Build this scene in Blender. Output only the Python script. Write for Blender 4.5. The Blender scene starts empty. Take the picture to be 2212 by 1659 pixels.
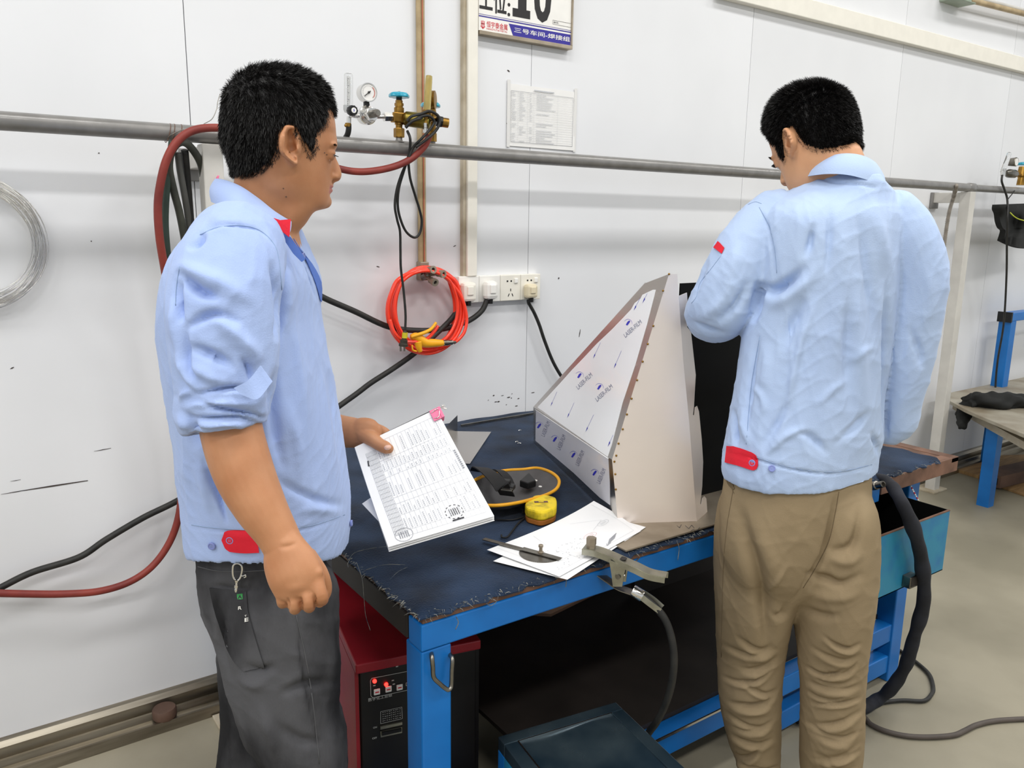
import bpy, bmesh, math, random
import numpy as np
from mathutils import Vector, Matrix
from mathutils.bvhtree import BVHTree
random.seed(7); np.random.seed(7)
C = bpy.context.scene.collection
SC = bpy.context.scene

# ------------------------------------------------------------------ camera
YAW, PITCH, ROLL, FPX, CH, CD = 35.19, 11.497, -0.8, 1742.0, 1.45, 2.35
IW, IH = 2212.0, 1659.0
def cam_axes():
    y, p, r = np.radians([YAW, PITCH, ROLL])
    fw = np.array([np.sin(y)*np.cos(p), np.cos(y)*np.cos(p), -np.sin(p)])
    rt = np.array([np.cos(y), -np.sin(y), 0.0]); dn = np.cross(fw, rt)
    return np.cos(r)*rt+np.sin(r)*dn, -np.sin(r)*rt+np.cos(r)*dn, fw
RT, DN, FW = cam_axes()
CP = np.array([0.0, -CD, CH])
HF = np.array([np.sin(np.radians(YAW)), np.cos(np.radians(YAW)), 0.0])   # level viewing direction
HR = np.array([np.cos(np.radians(YAW)), -np.sin(np.radians(YAW)), 0.0])
UP = np.array([0.0, 0.0, 1.0])
cam = bpy.data.cameras.new('camera'); cam.sensor_width = 36.0; cam.lens = FPX/IW*36.0
cam.clip_start = 0.05; cam.clip_end = 100
cob = bpy.data.objects.new('camera', cam); C.objects.link(cob)
mw = Matrix.Identity(4)
for i in range(3):
    mw[i][0] = RT[i]; mw[i][1] = -DN[i]; mw[i][2] = -FW[i]; mw[i][3] = CP[i]
cob.matrix_world = mw
SC.camera = cob

# ------------------------------------------------------------------ light, world, exposure
SC.view_settings.view_transform = 'Standard'; SC.view_settings.look = 'None'
SC.view_settings.gamma = 1.0; SC.view_settings.use_curve_mapping = False
SC.view_settings.exposure = 0.04
wd = bpy.data.worlds.new('hall_daylight'); SC.world = wd; wd.use_nodes = True
wd.node_tree.nodes['Background'].inputs[0].default_value = (0.93, 0.97, 1.0, 1)
wd.node_tree.nodes['Background'].inputs[1].default_value = 0.64
def tube_lamp(x, y, z, watts, length=1.3):
    l = bpy.data.lights.new('ceiling_tube_lamp', 'AREA'); l.shape = 'RECTANGLE'
    l.size = length; l.size_y = 0.42; l.energy = watts; l.color = (1.0, 0.99, 0.98)
    o = bpy.data.objects.new('ceiling_tube_lamp', l); C.objects.link(o); o.location = (x, y, z)
for x, e in ((-4.2, 46), (-2.0, 40), (0.2, 34), (2.4, 33), (4.6, 33), (6.8, 34)):  # leftmost lamp added to brighten the hood's white film
    tube_lamp(x, -1.85, 4.35, e)
for x, e in ((-5.2, 70), (-2.6, 62), (0.0, 54), (2.6, 52), (5.2, 56)):  # leftmost lamp of this row likewise added for the film
    tube_lamp(x, -4.3, 4.45, e)

# ------------------------------------------------------------------ placing helpers
def ray(px, py): return RT*((px-IW/2)/FPX)+DN*((py-IH/2)/FPX)+FW
def onax(px, py, ax, v):
    d = ray(px, py); return CP+d*((v-CP[ax])/d[ax])
def onY(px, py, Y=0.0): return onax(px, py, 1, Y)
def onZ(px, py, Z=0.0): return onax(px, py, 2, Z)
def onP(px, py, p0, n):
    d = ray(px, py); p0 = np.asarray(p0, float); n = np.asarray(n, float)
    return CP+d*(((p0-CP)@n)/(d@n))
def pt(px, py, dh):
    d = ray(px, py); return CP+d*(dh/(d@HF))
def mpp(p): return float((np.asarray(p)-CP)@FW)/FPX       # metres per pixel at a point
def proj(v):
    q = np.asarray(v)-CP; x = q@RT; y = q@DN; z = q@FW
    return IW/2+FPX*x/z, IH/2+FPX*y/z
def nrm(v): v = np.asarray(v, float); return v/(np.linalg.norm(v)+1e-12)

# ------------------------------------------------------------------ materials
def lin(r, g, b):
    f = lambda c: (c/255/12.92) if c/255 <= .04045 else ((c/255+.055)/1.055)**2.4
    return (f(r), f(g), f(b), 1)
MATS = {}
def mat(name, rgb, rough=.5, metal=0.0, var=.12, scale=18.0, bump=0.0, bscale=120.0, spec=.5,
        trans=0.0, emit=None, estr=0.0, rgb2=None, rvar=0.0, stretch=None, coat=0.0, detail=4.0, contrast=(.35, .65), sheen=0.0, sss=0.0, ior=1.45):
    if name in MATS: return MATS[name]
    m = bpy.data.materials.new(name); m.use_nodes = True; nt = m.node_tree; N = nt.nodes; L = nt.links
    b = N['Principled BSDF']
    tc = N.new('ShaderNodeTexCoord'); mp = N.new('ShaderNodeMapping'); L.new(tc.outputs['Object'], mp.inputs[0])
    if stretch: mp.inputs['Scale'].default_value = stretch
    nz = N.new('ShaderNodeTexNoise'); nz.inputs['Scale'].default_value = scale; nz.inputs['Detail'].default_value = detail
    L.new(mp.outputs[0], nz.inputs['Vector'])
    rp = N.new('ShaderNodeValToRGB'); c1 = lin(*rgb)
    c2 = lin(*rgb2) if rgb2 else tuple(min(1, c*(1-var)) for c in c1[:3])+(1,)
    if not rgb2: c1 = tuple(min(1, c*(1+var*.5)) for c in c1[:3])+(1,)
    rp.color_ramp.elements[0].color = c2; rp.color_ramp.elements[1].color = c1
    rp.color_ramp.elements[0].position = contrast[0]; rp.color_ramp.elements[1].position = contrast[1]
    L.new(nz.outputs['Fac'], rp.inputs[0]); L.new(rp.outputs[0], b.inputs['Base Color'])
    b.inputs['Roughness'].default_value = rough; b.inputs['Metallic'].default_value = metal
    b.inputs['Specular IOR Level'].default_value = spec; b.inputs['IOR'].default_value = ior
    if rvar:
        mr = N.new('ShaderNodeMapRange'); L.new(nz.outputs['Fac'], mr.inputs[0])
        mr.inputs[3].default_value = max(0.02, rough-rvar); mr.inputs[4].default_value = min(1, rough+rvar)
        L.new(mr.outputs[0], b.inputs['Roughness'])
    if trans: b.inputs['Transmission Weight'].default_value = trans
    if coat: b.inputs['Coat Weight'].default_value = coat
    if sheen: b.inputs['Sheen Weight'].default_value = sheen
    if sss:
        b.inputs['Subsurface Weight'].default_value = sss
        b.inputs['Subsurface Radius'].default_value = (.012, .005, .003); b.inputs['Subsurface Scale'].default_value = .5
    if emit:
        b.inputs['Emission Color'].default_value = lin(*emit); b.inputs['Emission Strength'].default_value = estr
    if bump:
        n2 = N.new('ShaderNodeTexNoise'); n2.inputs['Scale'].default_value = bscale; n2.inputs['Detail'].default_value = 3
        L.new(mp.outputs[0], n2.inputs['Vector'])
        bp = N.new('ShaderNodeBump'); bp.inputs['Strength'].default_value = bump; bp.inputs['Distance'].default_value = .002
        L.new(n2.outputs['Fac'], bp.inputs['Height']); L.new(bp.outputs[0], b.inputs['Normal'])
    MATS[name] = m; return m

M_wall = mat('white_panel_paint', (232, 233, 235), .38, var=.05, scale=1.2, bump=.03, bscale=30, spec=.4)
M_seam = mat('panel_joint_dark', (120, 118, 114), .8)
M_floor = mat('painted_concrete', (158, 151, 132), .55, rgb2=(136, 130, 112), scale=2.2, bump=.12, bscale=60, detail=8, rvar=.12)
M_alu = mat('worn_aluminium', (176, 168, 152), .38, 1.0, rgb2=(120, 112, 98), scale=9, stretch=(.3, 3, 3), rvar=.15)
M_pipe = mat('grey_painted_steel', (134, 132, 129), .36, .25, var=.12, scale=25, bump=.05, coat=.2)
M_postw = mat('offwhite_steel', (206, 203, 196), .5, var=.1, scale=8)
M_cream = mat('cream_plastic', (240, 236, 224), .45, var=.03)
M_white = mat('white_plastic', (242, 240, 234), .35, var=.03)
M_oldpl = mat('aged_plastic', (226, 214, 184), .4, var=.06)
M_tan = mat('tan_tube', (190, 168, 128), .4, rgb2=(158, 136, 100), scale=14, spec=.5)
M_redl = mat('red_marking', (200, 90, 70), .5)
M_blue = mat('blue_enamel', (20, 112, 190), .38, rgb2=(14, 94, 166), scale=6, bump=.06, bscale=40, contrast=(.25, .6))
M_dblue = mat('worn_blue_enamel', (26, 108, 160), .42, rgb2=(38, 128, 160), scale=16, bump=.1, bscale=60, contrast=(.45, .75))
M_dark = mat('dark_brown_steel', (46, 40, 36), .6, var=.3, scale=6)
M_denim = mat('denim_mat', (44, 62, 88), .95, rgb2=(17, 26, 40), scale=7, bump=.9, bscale=260, spec=.1, detail=8, contrast=(.3, .72), sheen=.1)
M_fray = mat('pale_threads', (150, 148, 136), .9, rgb2=(62, 76, 92), scale=60)
M_rust = mat('rusty_brown_steel', (126, 92, 74), .6, rgb2=(92, 66, 52), scale=14, bump=.1)
M_inox = mat('stainless_sheet', (205, 200, 194), .26, 1.0, var=.06, scale=3, stretch=(1, 1, 9), rvar=.05)
M_inoxb = mat('brushed_stainless', (250, 238, 228), .33, .45, var=.05, scale=3, rvar=.05)
M_film = mat('white_protective_film', (249, 250, 252), .22, var=.02, scale=2.5, spec=.5, coat=.3)
M_film_shade = mat('shaded_film', (232, 232, 240), .2, var=.04, scale=2.5, spec=.5, coat=.3)  # same film as the sloping face, the skirt's shade put into its colour
M_print = mat('blue_print', (40, 44, 190), .5)
M_printg = mat('grey_print', (120, 122, 150), .6)
M_black = mat('black_paint', (16, 16, 17), .45, var=.2, scale=10)
M_blackm = mat('matt_black_plate', (8, 9, 9), .7, var=.2, scale=5, spec=.2)
M_rubber = mat('black_rubber', (44, 43, 40), .55, rgb2=(30, 30, 29), scale=30, bump=.08)
M_grub = mat('olive_rubber', (74, 76, 66), .55, rgb2=(52, 54, 48), scale=20, bump=.08)
M_redh = mat('red_rubber_hose', (150, 62, 50), .5, rgb2=(116, 44, 40), scale=10, bump=.05)
M_orange = mat('orange_air_hose', (255, 62, 34), .22, var=.06, spec=.6, coat=.4)
M_yel = mat('yellow_plastic', (250, 178, 30), .38, var=.08)
M_brass = mat('aged_brass', (178, 138, 66), .36, 1.0, rgb2=(128, 96, 46), scale=22, rvar=.12)
M_chrome = mat('chrome', (226, 224, 220), .16, 1.0, var=.03)
M_turq = mat('turquoise_enamel', (32, 158, 186), .3, var=.08, coat=.3)
M_glass = mat('clear_tube', (245, 246, 246), .06, var=.01, trans=.92, ior=1.2)
M_yglass = mat('yellowed_tube', (214, 196, 130), .12, var=.05, trans=.55, ior=1.2)
M_gface = mat('gauge_face', (238, 236, 232), .5, var=.03)
M_paper = mat('white_paper', (244, 244, 244), .75, var=.02, scale=6, spec=.2)
M_ink = mat('grey_ink', (150, 152, 158), .8)
M_inkd = mat('dark_ink', (62, 62, 66), .8)
M_inkl = mat('pale_ink', (196, 198, 202), .8)
M_inkp = mat('pink_stamp_ink', (222, 170, 172), .8)
M_pink = mat('pink_clip', (238, 120, 158), .4, var=.06)
M_steel = mat('plain_steel', (150, 146, 138), .34, 1.0, rgb2=(112, 108, 100), scale=20, rvar=.12)
M_zinc = mat('zinc_steel', (178, 176, 160), .36, .9, rgb2=(140, 138, 124), scale=18, rvar=.1)
M_plate = mat('dull_plate', (178, 166, 148), .48, .7, rgb2=(148, 136, 118), scale=9, bump=.05)
M_shield = mat('grey_shield_plastic', (84, 83, 84), .6, var=.15, scale=22, bump=.1)
M_trim = mat('yellow_trim', (236, 168, 28), .5, var=.1)
M_tape = mat('yellow_tape_case', (236, 206, 34), .5, rgb2=(150, 130, 30), scale=28, contrast=(.3, .5), bump=.1)
M_tapeb = mat('orange_tape_base', (176, 108, 42), .5, var=.15)
M_web = mat('black_webbing', (20, 20, 21), .7, var=.2, scale=40)
M_redm = mat('red_machine_paint', (152, 28, 40), .4, var=.12, scale=12, bump=.03)
M_blkp = mat('black_panel', (20, 18, 18), .42, var=.2, scale=9)
M_led = mat('red_led', (255, 40, 30), .3, emit=(255, 30, 24), estr=9)
M_wood = mat('pale_board', (172, 138, 92), .7, rgb2=(132, 102, 66), scale=6, stretch=(1, 8, 1))
M_brwd = mat('brown_board', (108, 82, 68), .7, rgb2=(78, 58, 48), scale=8)
M_crate = mat('dark_blue_steel', (34, 54, 68), .3, .6, rgb2=(74, 90, 98), scale=7, rvar=.14, coat=.2)
M_greyt = mat('greyish_table_steel', (178, 172, 156), .5, .3, rgb2=(140, 128, 108), scale=5)
M_cloth = mat('black_cloth', (26, 27, 26), .85, var=.3, scale=14, bump=.4, bscale=40)
M_wrap = mat('dark_wrapped_cable', (40, 42, 50), .8, rgb2=(26, 27, 32), scale=18, bump=.3, bscale=60)
M_jack = mat('light_blue_cotton', (170, 190, 232), .88, rgb2=(162, 182, 226), scale=5, bump=.22, bscale=420, spec=.15, sheen=.15)
M_jack2 = mat('pale_blue_cotton', (184, 204, 235), .88, rgb2=(175, 195, 229), scale=4, bump=.22, bscale=420, spec=.15, sheen=.15)
M_jin = mat('shaded_cotton_inside', (96, 128, 206), .9, var=.1)  # same jacket cloth, with the inside's shade and glow put into the colour
M_seamj = mat('jacket_seam', (150, 172, 206), .9)
M_redt = mat('red_cotton', (222, 28, 50), .8, var=.08, bump=.2, bscale=300)
M_btn = mat('blue_button', (134, 146, 204), .35, var=.05)
M_jean = mat('black_denim', (88, 88, 91), .92, rgb2=(40, 40, 42), scale=6, bump=.35, bscale=380, spec=.1, detail=9, stretch=(1, 1, .45), contrast=(.4, .6))
M_jean2 = mat('black_denim_seam', (88, 88, 90), .95)
M_khaki = mat('khaki_cotton', (152, 134, 106), .9, rgb2=(138, 121, 94), scale=5, bump=.2, bscale=380, spec=.12)
M_khaki2 = mat('khaki_seam', (112, 96, 72), .95)
M_hair = mat('black_hair', (20, 18, 17), .42, var=.3, scale=60, spec=.35)
M_eyew = mat('eye_white', (225, 220, 214), .25)
M_eyed = mat('eye_dark', (30, 22, 18), .2)
M_nail = mat('fingernail', (222, 178, 158), .3)
M_shoe = mat('black_shoe', (24, 24, 26), .5, var=.2)
M_dirtw = mat('dirty_white_board', (200, 190, 170), .6, rgb2=(160, 146, 120), scale=9)

def skin_mat(name, base, warm, lip):
    m = bpy.data.materials.new(name); m.use_nodes = True; nt = m.node_tree; N = nt.nodes; L = nt.links
    b = N['Principled BSDF']; tc = N.new('ShaderNodeTexCoord')
    nz = N.new('ShaderNodeTexNoise'); nz.inputs['Scale'].default_value = 16; nz.inputs['Detail'].default_value = 5
    L.new(tc.outputs['Object'], nz.inputs['Vector'])
    rp = N.new('ShaderNodeValToRGB'); rp.color_ramp.elements[0].color = lin(*warm); rp.color_ramp.elements[1].color = lin(*base)
    rp.color_ramp.elements[0].position = .3; rp.color_ramp.elements[1].position = .62
    L.new(nz.outputs['Fac'], rp.inputs[0]); L.new(rp.outputs[0], b.inputs['Base Color'])
    b.inputs['Roughness'].default_value = .46; b.inputs['Specular IOR Level'].default_value = .35
    b.inputs['Subsurface Weight'].default_value = .12; b.inputs['Subsurface Radius'].default_value = (.012, .005, .003)
    b.inputs['Subsurface Scale'].default_value = .4
    n2 = N.new('ShaderNodeTexNoise'); n2.inputs['Scale'].default_value = 500; L.new(tc.outputs['Object'], n2.inputs['Vector'])
    bp = N.new('ShaderNodeBump'); bp.inputs['Strength'].default_value = .12; bp.inputs['Distance'].default_value = .001
    L.new(n2.outputs['Fac'], bp.inputs['Height']); L.new(bp.outputs[0], b.inputs['Normal'])
    return m
M_skin = skin_mat('skin_tone', (190, 136, 98), (175, 119, 81), None)
M_skin2 = skin_mat('skin_tone_fair', (214, 162, 122), (200, 146, 108), None)
M_lip = mat('lip_tone', (176, 104, 92), .45, var=.1)

# ------------------------------------------------------------------ mesh building
class MB:
    def __init__(s): s.v = []; s.f = []; s.m = []
    def add(s, v, f, mi=0):
        o = len(s.v); s.v.extend([tuple(map(float, p)) for p in v])
        s.f.extend([tuple(i+o for i in q) for q in f]); s.m.extend([mi]*len(f)); return s
    def box(s, a, b, mi=0):
        x0, y0, z0 = np.minimum(a, b); x1, y1, z1 = np.maximum(a, b)
        v = [(x0,y0,z0),(x1,y0,z0),(x1,y1,z0),(x0,y1,z0),(x0,y0,z1),(x1,y0,z1),(x1,y1,z1),(x0,y1,z1)]
        return s.add(v, [(0,3,2,1),(4,5,6,7),(0,1,5,4),(1,2,6,5),(2,3,7,6),(3,0,4,7)], mi)
    def obox(s, c, u, v, w, mi=0):       # half vectors
        c, u, v, w = [np.asarray(q, float) for q in (c, u, v, w)]
        if np.cross(u, v)@w < 0: u = -u
        p = [c-u-v-w, c+u-v-w, c+u+v-w, c-u+v-w, c-u-v+w, c+u-v+w, c+u+v+w, c-u+v+w]
        return s.add(p, [(0,3,2,1),(4,5,6,7),(0,1,5,4),(1,2,6,5),(2,3,7,6),(3,0,4,7)], mi)
    def bar(s, p0, p1, w, h, up=UP, mi=0):  # square bar of full width w, height h
        p0 = np.asarray(p0, float); p1 = np.asarray(p1, float); d = p1-p0; L = np.linalg.norm(d); d = d/L
        sd = np.cross(d, up); sd = nrm(sd) if np.linalg.norm(sd) > 1e-6 else np.array([1., 0, 0]); u = np.cross(sd, d)
        return s.obox((p0+p1)/2, d*L/2, sd*w/2, u*h/2, mi)
    def cyl(s, p0, p1, r0, r1=None, n=20, mi=0, cap=True):
        r1 = r0 if r1 is None else r1
        return s.lathe(p0, np.asarray(p1, float)-np.asarray(p0, float), [(0, r0), (1, r1)], n, mi, cap)
    def lathe(s, p0, ax, prof, n=24, mi=0, cap=True, fn=None):   # prof: (t along ax, radius)
        p0 = np.asarray(p0, float); ax = np.asarray(ax, float); d = nrm(ax)
        a = nrm(np.cross(d, [0, 0, 1] if abs(d[2]) < .9 else [1, 0, 0])); b = np.cross(d, a)
        v = []
        for t, r in prof:
            for k in range(n):
                th = 2*math.pi*k/n; rr = r*(fn(th) if fn else 1)
                v.append(p0+ax*t+(a*math.cos(th)+b*math.sin(th))*rr)
        f = []
        for i in range(len(prof)-1):
            for k in range(n):
                k2 = (k+1) % n; f.append((i*n+k, i*n+k2, (i+1)*n+k2, (i+1)*n+k))
        if cap:
            f.append(tuple(range(n-1, -1, -1))); f.append(tuple((len(prof)-1)*n+k for k in range(n)))
        return s.add(v, f, mi)
    def tube(s, pts, r, n=10, sub=8, closed=False, mi=0, cap=True, rfn=None):
        P = crom(pts, sub, closed) if sub > 1 else np.asarray(pts, float)
        m = len(P); R = r if hasattr(r, '__len__') else None
        T = np.gradient(P, axis=0) if not closed else (np.roll(P, -1, 0)-np.roll(P, 1, 0))
        T = T/(np.linalg.norm(T, axis=1)[:, None]+1e-12)
        a = nrm(np.cross(T[0], [0, 0, 1] if abs(T[0][2]) < .9 else [1, 0, 0])); v = []
        for i in range(m):
            a = nrm(a-T[i]*(a@T[i])); b = np.cross(T[i], a)
            rr = np.interp(i/(m-1), np.linspace(0, 1, len(R)), R) if R is not None else r
            if rfn: rr = rfn(i/(m-1))*rr
            for k in range(n):
                th = 2*math.pi*k/n; v.append(P[i]+(a*math.cos(th)+b*math.sin(th))*rr)
        f = []
        for i in range(m if closed else m-1):
            j = (i+1) % m
            for k in range(n):
                k2 = (k+1) % n; f.append((i*n+k, i*n+k2, j*n+k2, j*n+k))
        if cap and not closed:
            f.append(tuple(range(n-1, -1, -1))); f.append(tuple((m-1)*n+k for k in range(n)))
        return s.add(v, f, mi)
    def prism(s, poly, off, mi=0):          # poly: planar 3d points, off: extrusion vector
        poly = [np.asarray(p, float) for p in poly]; n = len(poly); off = np.asarray(off, float)
        nn = sum(np.cross(poly[i]-poly[0], poly[(i+1) % n]-poly[0]) for i in range(n))
        if nn@off > 0: poly = poly[::-1]
        v = poly+[p+off for p in poly]
        f = [tuple(range(n)), tuple(range(2*n-1, n-1, -1))]
        f += [((i+1) % n, i, i+n, (i+1) % n+n) for i in range(n)]
        return s.add(v, f, mi)
    def quad(s, a, b, c, d, mi=0): return s.add([a, b, c, d], [(0, 1, 2, 3)], mi)
    def grid(s, P, mi=0):                    # P: (m,n,3)
        P = np.asarray(P); m, n = P.shape[:2]
        return s.add(P.reshape(-1, 3), [(i*n+j, i*n+j+1, (i+1)*n+j+1, (i+1)*n+j) for i in range(m-1) for j in range(n-1)], mi)
    def slab(s, P, Q, mi=0):                 # two grids (top, bottom) closed into a solid
        P = np.asarray(P); Q = np.asarray(Q); m, n = P.shape[:2]; K = m*n
        f = [(i*n+j, i*n+j+1, (i+1)*n+j+1, (i+1)*n+j) for i in range(m-1) for j in range(n-1)]
        g = [(K+a, K+d, K+c, K+b) for a, b, c, d in f]
        rim = [j for j in range(n)]+[i*n+n-1 for i in range(1, m)]+[(m-1)*n+j for j in range(n-2, -1, -1)]+[i*n for i in range(m-2, 0, -1)]
        h = [(rim[(k+1) % len(rim)], rim[k], rim[k]+K, rim[(k+1) % len(rim)]+K) for k in range(len(rim))]
        return s.add(list(P.reshape(-1, 3))+list(Q.reshape(-1, 3)), f+g+h, mi)
    def ball(s, c, r, n=16, mi=0, sq=(1, 1, 1), ax=None):
        c = np.asarray(c, float); v = []; f = []; m = n//2
        A = np.eye(3) if ax is None else np.asarray(ax, float)
        for i in range(m+1):
            ph = math.pi*i/m
            for k in range(n):
                th = 2*math.pi*k/n
                v.append(c+(A[0]*math.sin(ph)*math.cos(th)*sq[0]+A[1]*math.sin(ph)*math.sin(th)*sq[1]+A[2]*math.cos(ph)*sq[2])*r)
        for i in range(m):
            for k in range(n):
                f.append((i*n+k, (i+1)*n+k, (i+1)*n+(k+1) % n, i*n+(k+1) % n))
        return s.add(v, f, mi)
def crom(pts, sub=8, closed=False):
    P = np.asarray(pts, float); n = len(P); out = []
    if n < 3 and not closed:
        return np.array([P[0]+(P[-1]-P[0])*t for t in np.linspace(0, 1, sub+1)])
    rng = range(n) if closed else range(n-1)
    for i in rng:
        p0 = P[(i-1) % n] if closed or i > 0 else 2*P[0]-P[1]
        p1 = P[i]; p2 = P[(i+1) % n]
        p3 = P[(i+2) % n] if closed or i+2 < n else 2*P[-1]-P[-2]
        for k in range(sub):
            t = k/sub
            out.append(.5*((2*p1)+(-p0+p2)*t+(2*p0-5*p1+4*p2-p3)*t*t+(-p0+3*p1-3*p2+p3)*t**3))
    if not closed: out.append(P[-1])
    return np.array(out)

def thing(name, label, cat, loc=(0, 0, 0), group=None):
    o = bpy.data.objects.new(name, None); C.objects.link(o); o.location = tuple(loc); o.empty_display_size = .05
    o['label'] = label; o['category'] = cat
    if group: o['group'] = group
    return o
WLOC = {}
def wloc(o):
    p = Vector(o.location)
    while o.parent: o = o.parent; p = p+Vector(o.location)
    return p
def obj(name, mb, mats, parent=None, smooth=False, bevel=0.0, label=None, cat=None, group=None, kind=None, auto=None):
    V = np.array(mb.v); lo, hi = V.min(0), V.max(0); base = np.array([(lo[0]+hi[0])/2, (lo[1]+hi[1])/2, lo[2]])
    me = bpy.data.meshes.new(name); me.from_pydata([tuple(p) for p in (V-base)], [], mb.f)
    mats = mats if isinstance(mats, (list, tuple)) else [mats]
    for m in mats: me.materials.append(m)
    if len(mats) > 1: me.polygons.foreach_set('material_index', mb.m)
    if smooth: me.polygons.foreach_set('use_smooth', [True]*len(me.polygons))
    me.update()
    if smooth and auto:
        me.set_sharp_from_angle(angle=math.radians(auto))
    o = bpy.data.objects.new(name, me); C.objects.link(o)
    if parent is not None:
        o.parent = parent; o.location = tuple(Vector(base)-wloc(parent))
    else: o.location = tuple(base)
    if bevel:
        b = o.modifiers.new('bevel', 'BEVEL'); b.width = bevel; b.segments = 2; b.limit_method = 'ANGLE'; b.angle_limit = .6
        b.harden_normals = False
    if label: o['label'] = label
    if cat: o['category'] = cat
    if group: o['group'] = group
    if kind: o['kind'] = kind
    return o
def S(o): o['kind'] = 'structure'; return o

_txt = {}
def text2d(s, bold=0.0, shear=0.0):
    k = (s, bold, shear)
    if k in _txt: return _txt[k]
    cu = bpy.data.curves.new('t', 'FONT'); cu.body = s; cu.size = 1.0; cu.offset = bold; cu.shear = shear; cu.resolution_u = 3
    o = bpy.data.objects.new('t', cu); C.objects.link(o)
    dg = bpy.context.evaluated_depsgraph_get(); dg.update()
    me = bpy.data.meshes.new_from_object(o.evaluated_get(dg))
    v = np.array([p.co[:2] for p in me.vertices]).reshape(-1, 2); f = [tuple(p.vertices) for p in me.polygons]
    bpy.data.objects.remove(o); bpy.data.curves.remove(cu); bpy.data.meshes.remove(me)
    if len(v): v = (v-v.min(0))/np.maximum(v.max(0)-v.min(0), 1e-6)
    _txt[k] = (v, f); return _txt[k]
def blin(c, u, v):   # corners: bottom-left, bottom-right, top-right, top-left
    a, b, d, e = [np.asarray(q, float) for q in c]
    return (a*(1-u)+b*u)*(1-v)+(e*(1-u)+d*u)*v
def put_text(mb, s, corners, mi=0, bold=0.0, shear=0.0, off=(0, 0, 0)):
    v, f = text2d(s, bold, shear); off = np.asarray(off)
    if len(v): mb.add([blin(corners, a, b)+off for a, b in v], f, mi)
def line3(mb, a, b, w, n, mi=0):
    a = np.asarray(a, float); b = np.asarray(b, float); sd = nrm(np.cross(b-a, n))*w/2
    mb.add([a-sd, b-sd, b+sd, a+sd], [(0, 1, 2, 3)], mi)
# ================================================================== setting
fl = MB(); fl.box((-5, -9, -.1), (11, .3, 0))
S(obj('floor', fl, M_floor))
ce = MB(); ce.box((-5, -9, 5.0), (11, .3, 5.1))
S(obj('ceiling', ce, M_postw))
core = MB(); core.box((-5, .012, 0), (11, .3, 5.0))
wall = S(obj('wall_back', core, M_seam))
PW = 1.1305; X0 = .589
for k in range(-5, 9):
    a, b = X0+k*PW+.0012, X0+(k+1)*PW-.0012
    p = MB(); p.box((a, 0, .058), (b, .05, 4.99))
    obj('panel', p, M_wall, wall)
# scuffs and pen marks on the panels
M_scuff = mat('scuff', (70, 62, 58), .9); M_stain = mat('faint_stain', (206, 200, 192), .9)
def scuff(a, b, w, m=None):
    A = onY(*a, -.0012); B = onY(*b, -.0012); q = MB(); d = nrm(B-A); n = np.array([0, -1., 0]); sd = np.cross(d, n)*w/2
    q.add([A-sd*.3, (A+B)/2-sd, B-sd*.5, B+sd*.5, (A+B)/2+sd, A+sd*.3], [(0, 1, 2, 3, 4, 5)])
    obj('scuff', q, m or M_scuff, wall)
for a, b, w in [((35, 1062), (190, 1038), .004), ((2, 1068), (60, 1058), .002), ((203, 975), (240, 968), .002), ((22, 1040), (45, 1036), .0015),
                ((1096, 151), (1101, 155), .005), ((1094, 266), (1097, 268), .005), ((1206, 600), (1208, 602), .008),
                ((1099, 180), (1097, 200), .002), ((1096, 285), (1096, 318), .003), ((1254, 711), (1251, 728), .004),
                ((1236, 205), (1241, 240), .0015), ((979, 533), (985, 530), .003), ((813, 575), (820, 577), .003),
                ((212, 331), (215, 330), .003), ((196, 520), (198, 522), .003), ((22, 797), (30, 793), .003)]:
    scuff(a, b, w)
for i in range(12):
    x = random.uniform(1050, 1150); y = 860+random.uniform(-8, 22)-(x-1050)*.05
    scuff((x, y), (x+random.uniform(2, 8), y-1), random.uniform(.002, .005))

bb = MB()
prof = [(0, .075), (-.02, .075), (-.03, .062), (-.034, .03), (-.048, .03), (-.052, .044), (-.06, .044), (-.064, .026),
        (-.085, .022), (-.09, .03), (-.098, .03), (-.104, 0), (0, 0)]
v = [(x, y, z) for x in (-4.9, 10.9) for y, z in prof]; n = len(prof)
bb.add(v, [tuple(range(n)), tuple(range(2*n-1, n-1, -1))]+[((i+1) % n, i, i+n, (i+1) % n+n) for i in range(n)])
S(obj('baseboard_back', bb, M_alu))
kb = MB(); c = onZ(352, 1538, .03); c[1] = -.07
kb.lathe((c[0], c[1], .028), (0, 0, .03), [(0, .03), (.15, .033), (.85, .033), (1, .03)], 28)
obj('floor_stop', kb, M_brwd, label='small round dark brown puck lying on the aluminium floor channel', cat='stopper', smooth=True, auto=40)

# white cable trunking along the upper wall
tr = MB(); tr.box((2.6, -.035, 2.318), (10.5, 0, 2.395)); S(obj('trim_1', tr, M_cream, bevel=.003))
# vertical duct with thin conduit beside it
dx0, dx1 = onY(1011, 300, -.03)[0]-.006, onY(1032, 300, -.03)[0]
du = MB(); du.box((dx0+.006, -.03, 1.262), (dx1, 0, 4.9)); S(obj('trim_2', du, M_cream, bevel=.002))
du = MB(); du.box((onY(1001, 300, -.02)[0], -.02, 1.262), (dx0+.005, 0, 4.9)); S(obj('trim_3', du, M_dirtw))

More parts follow.
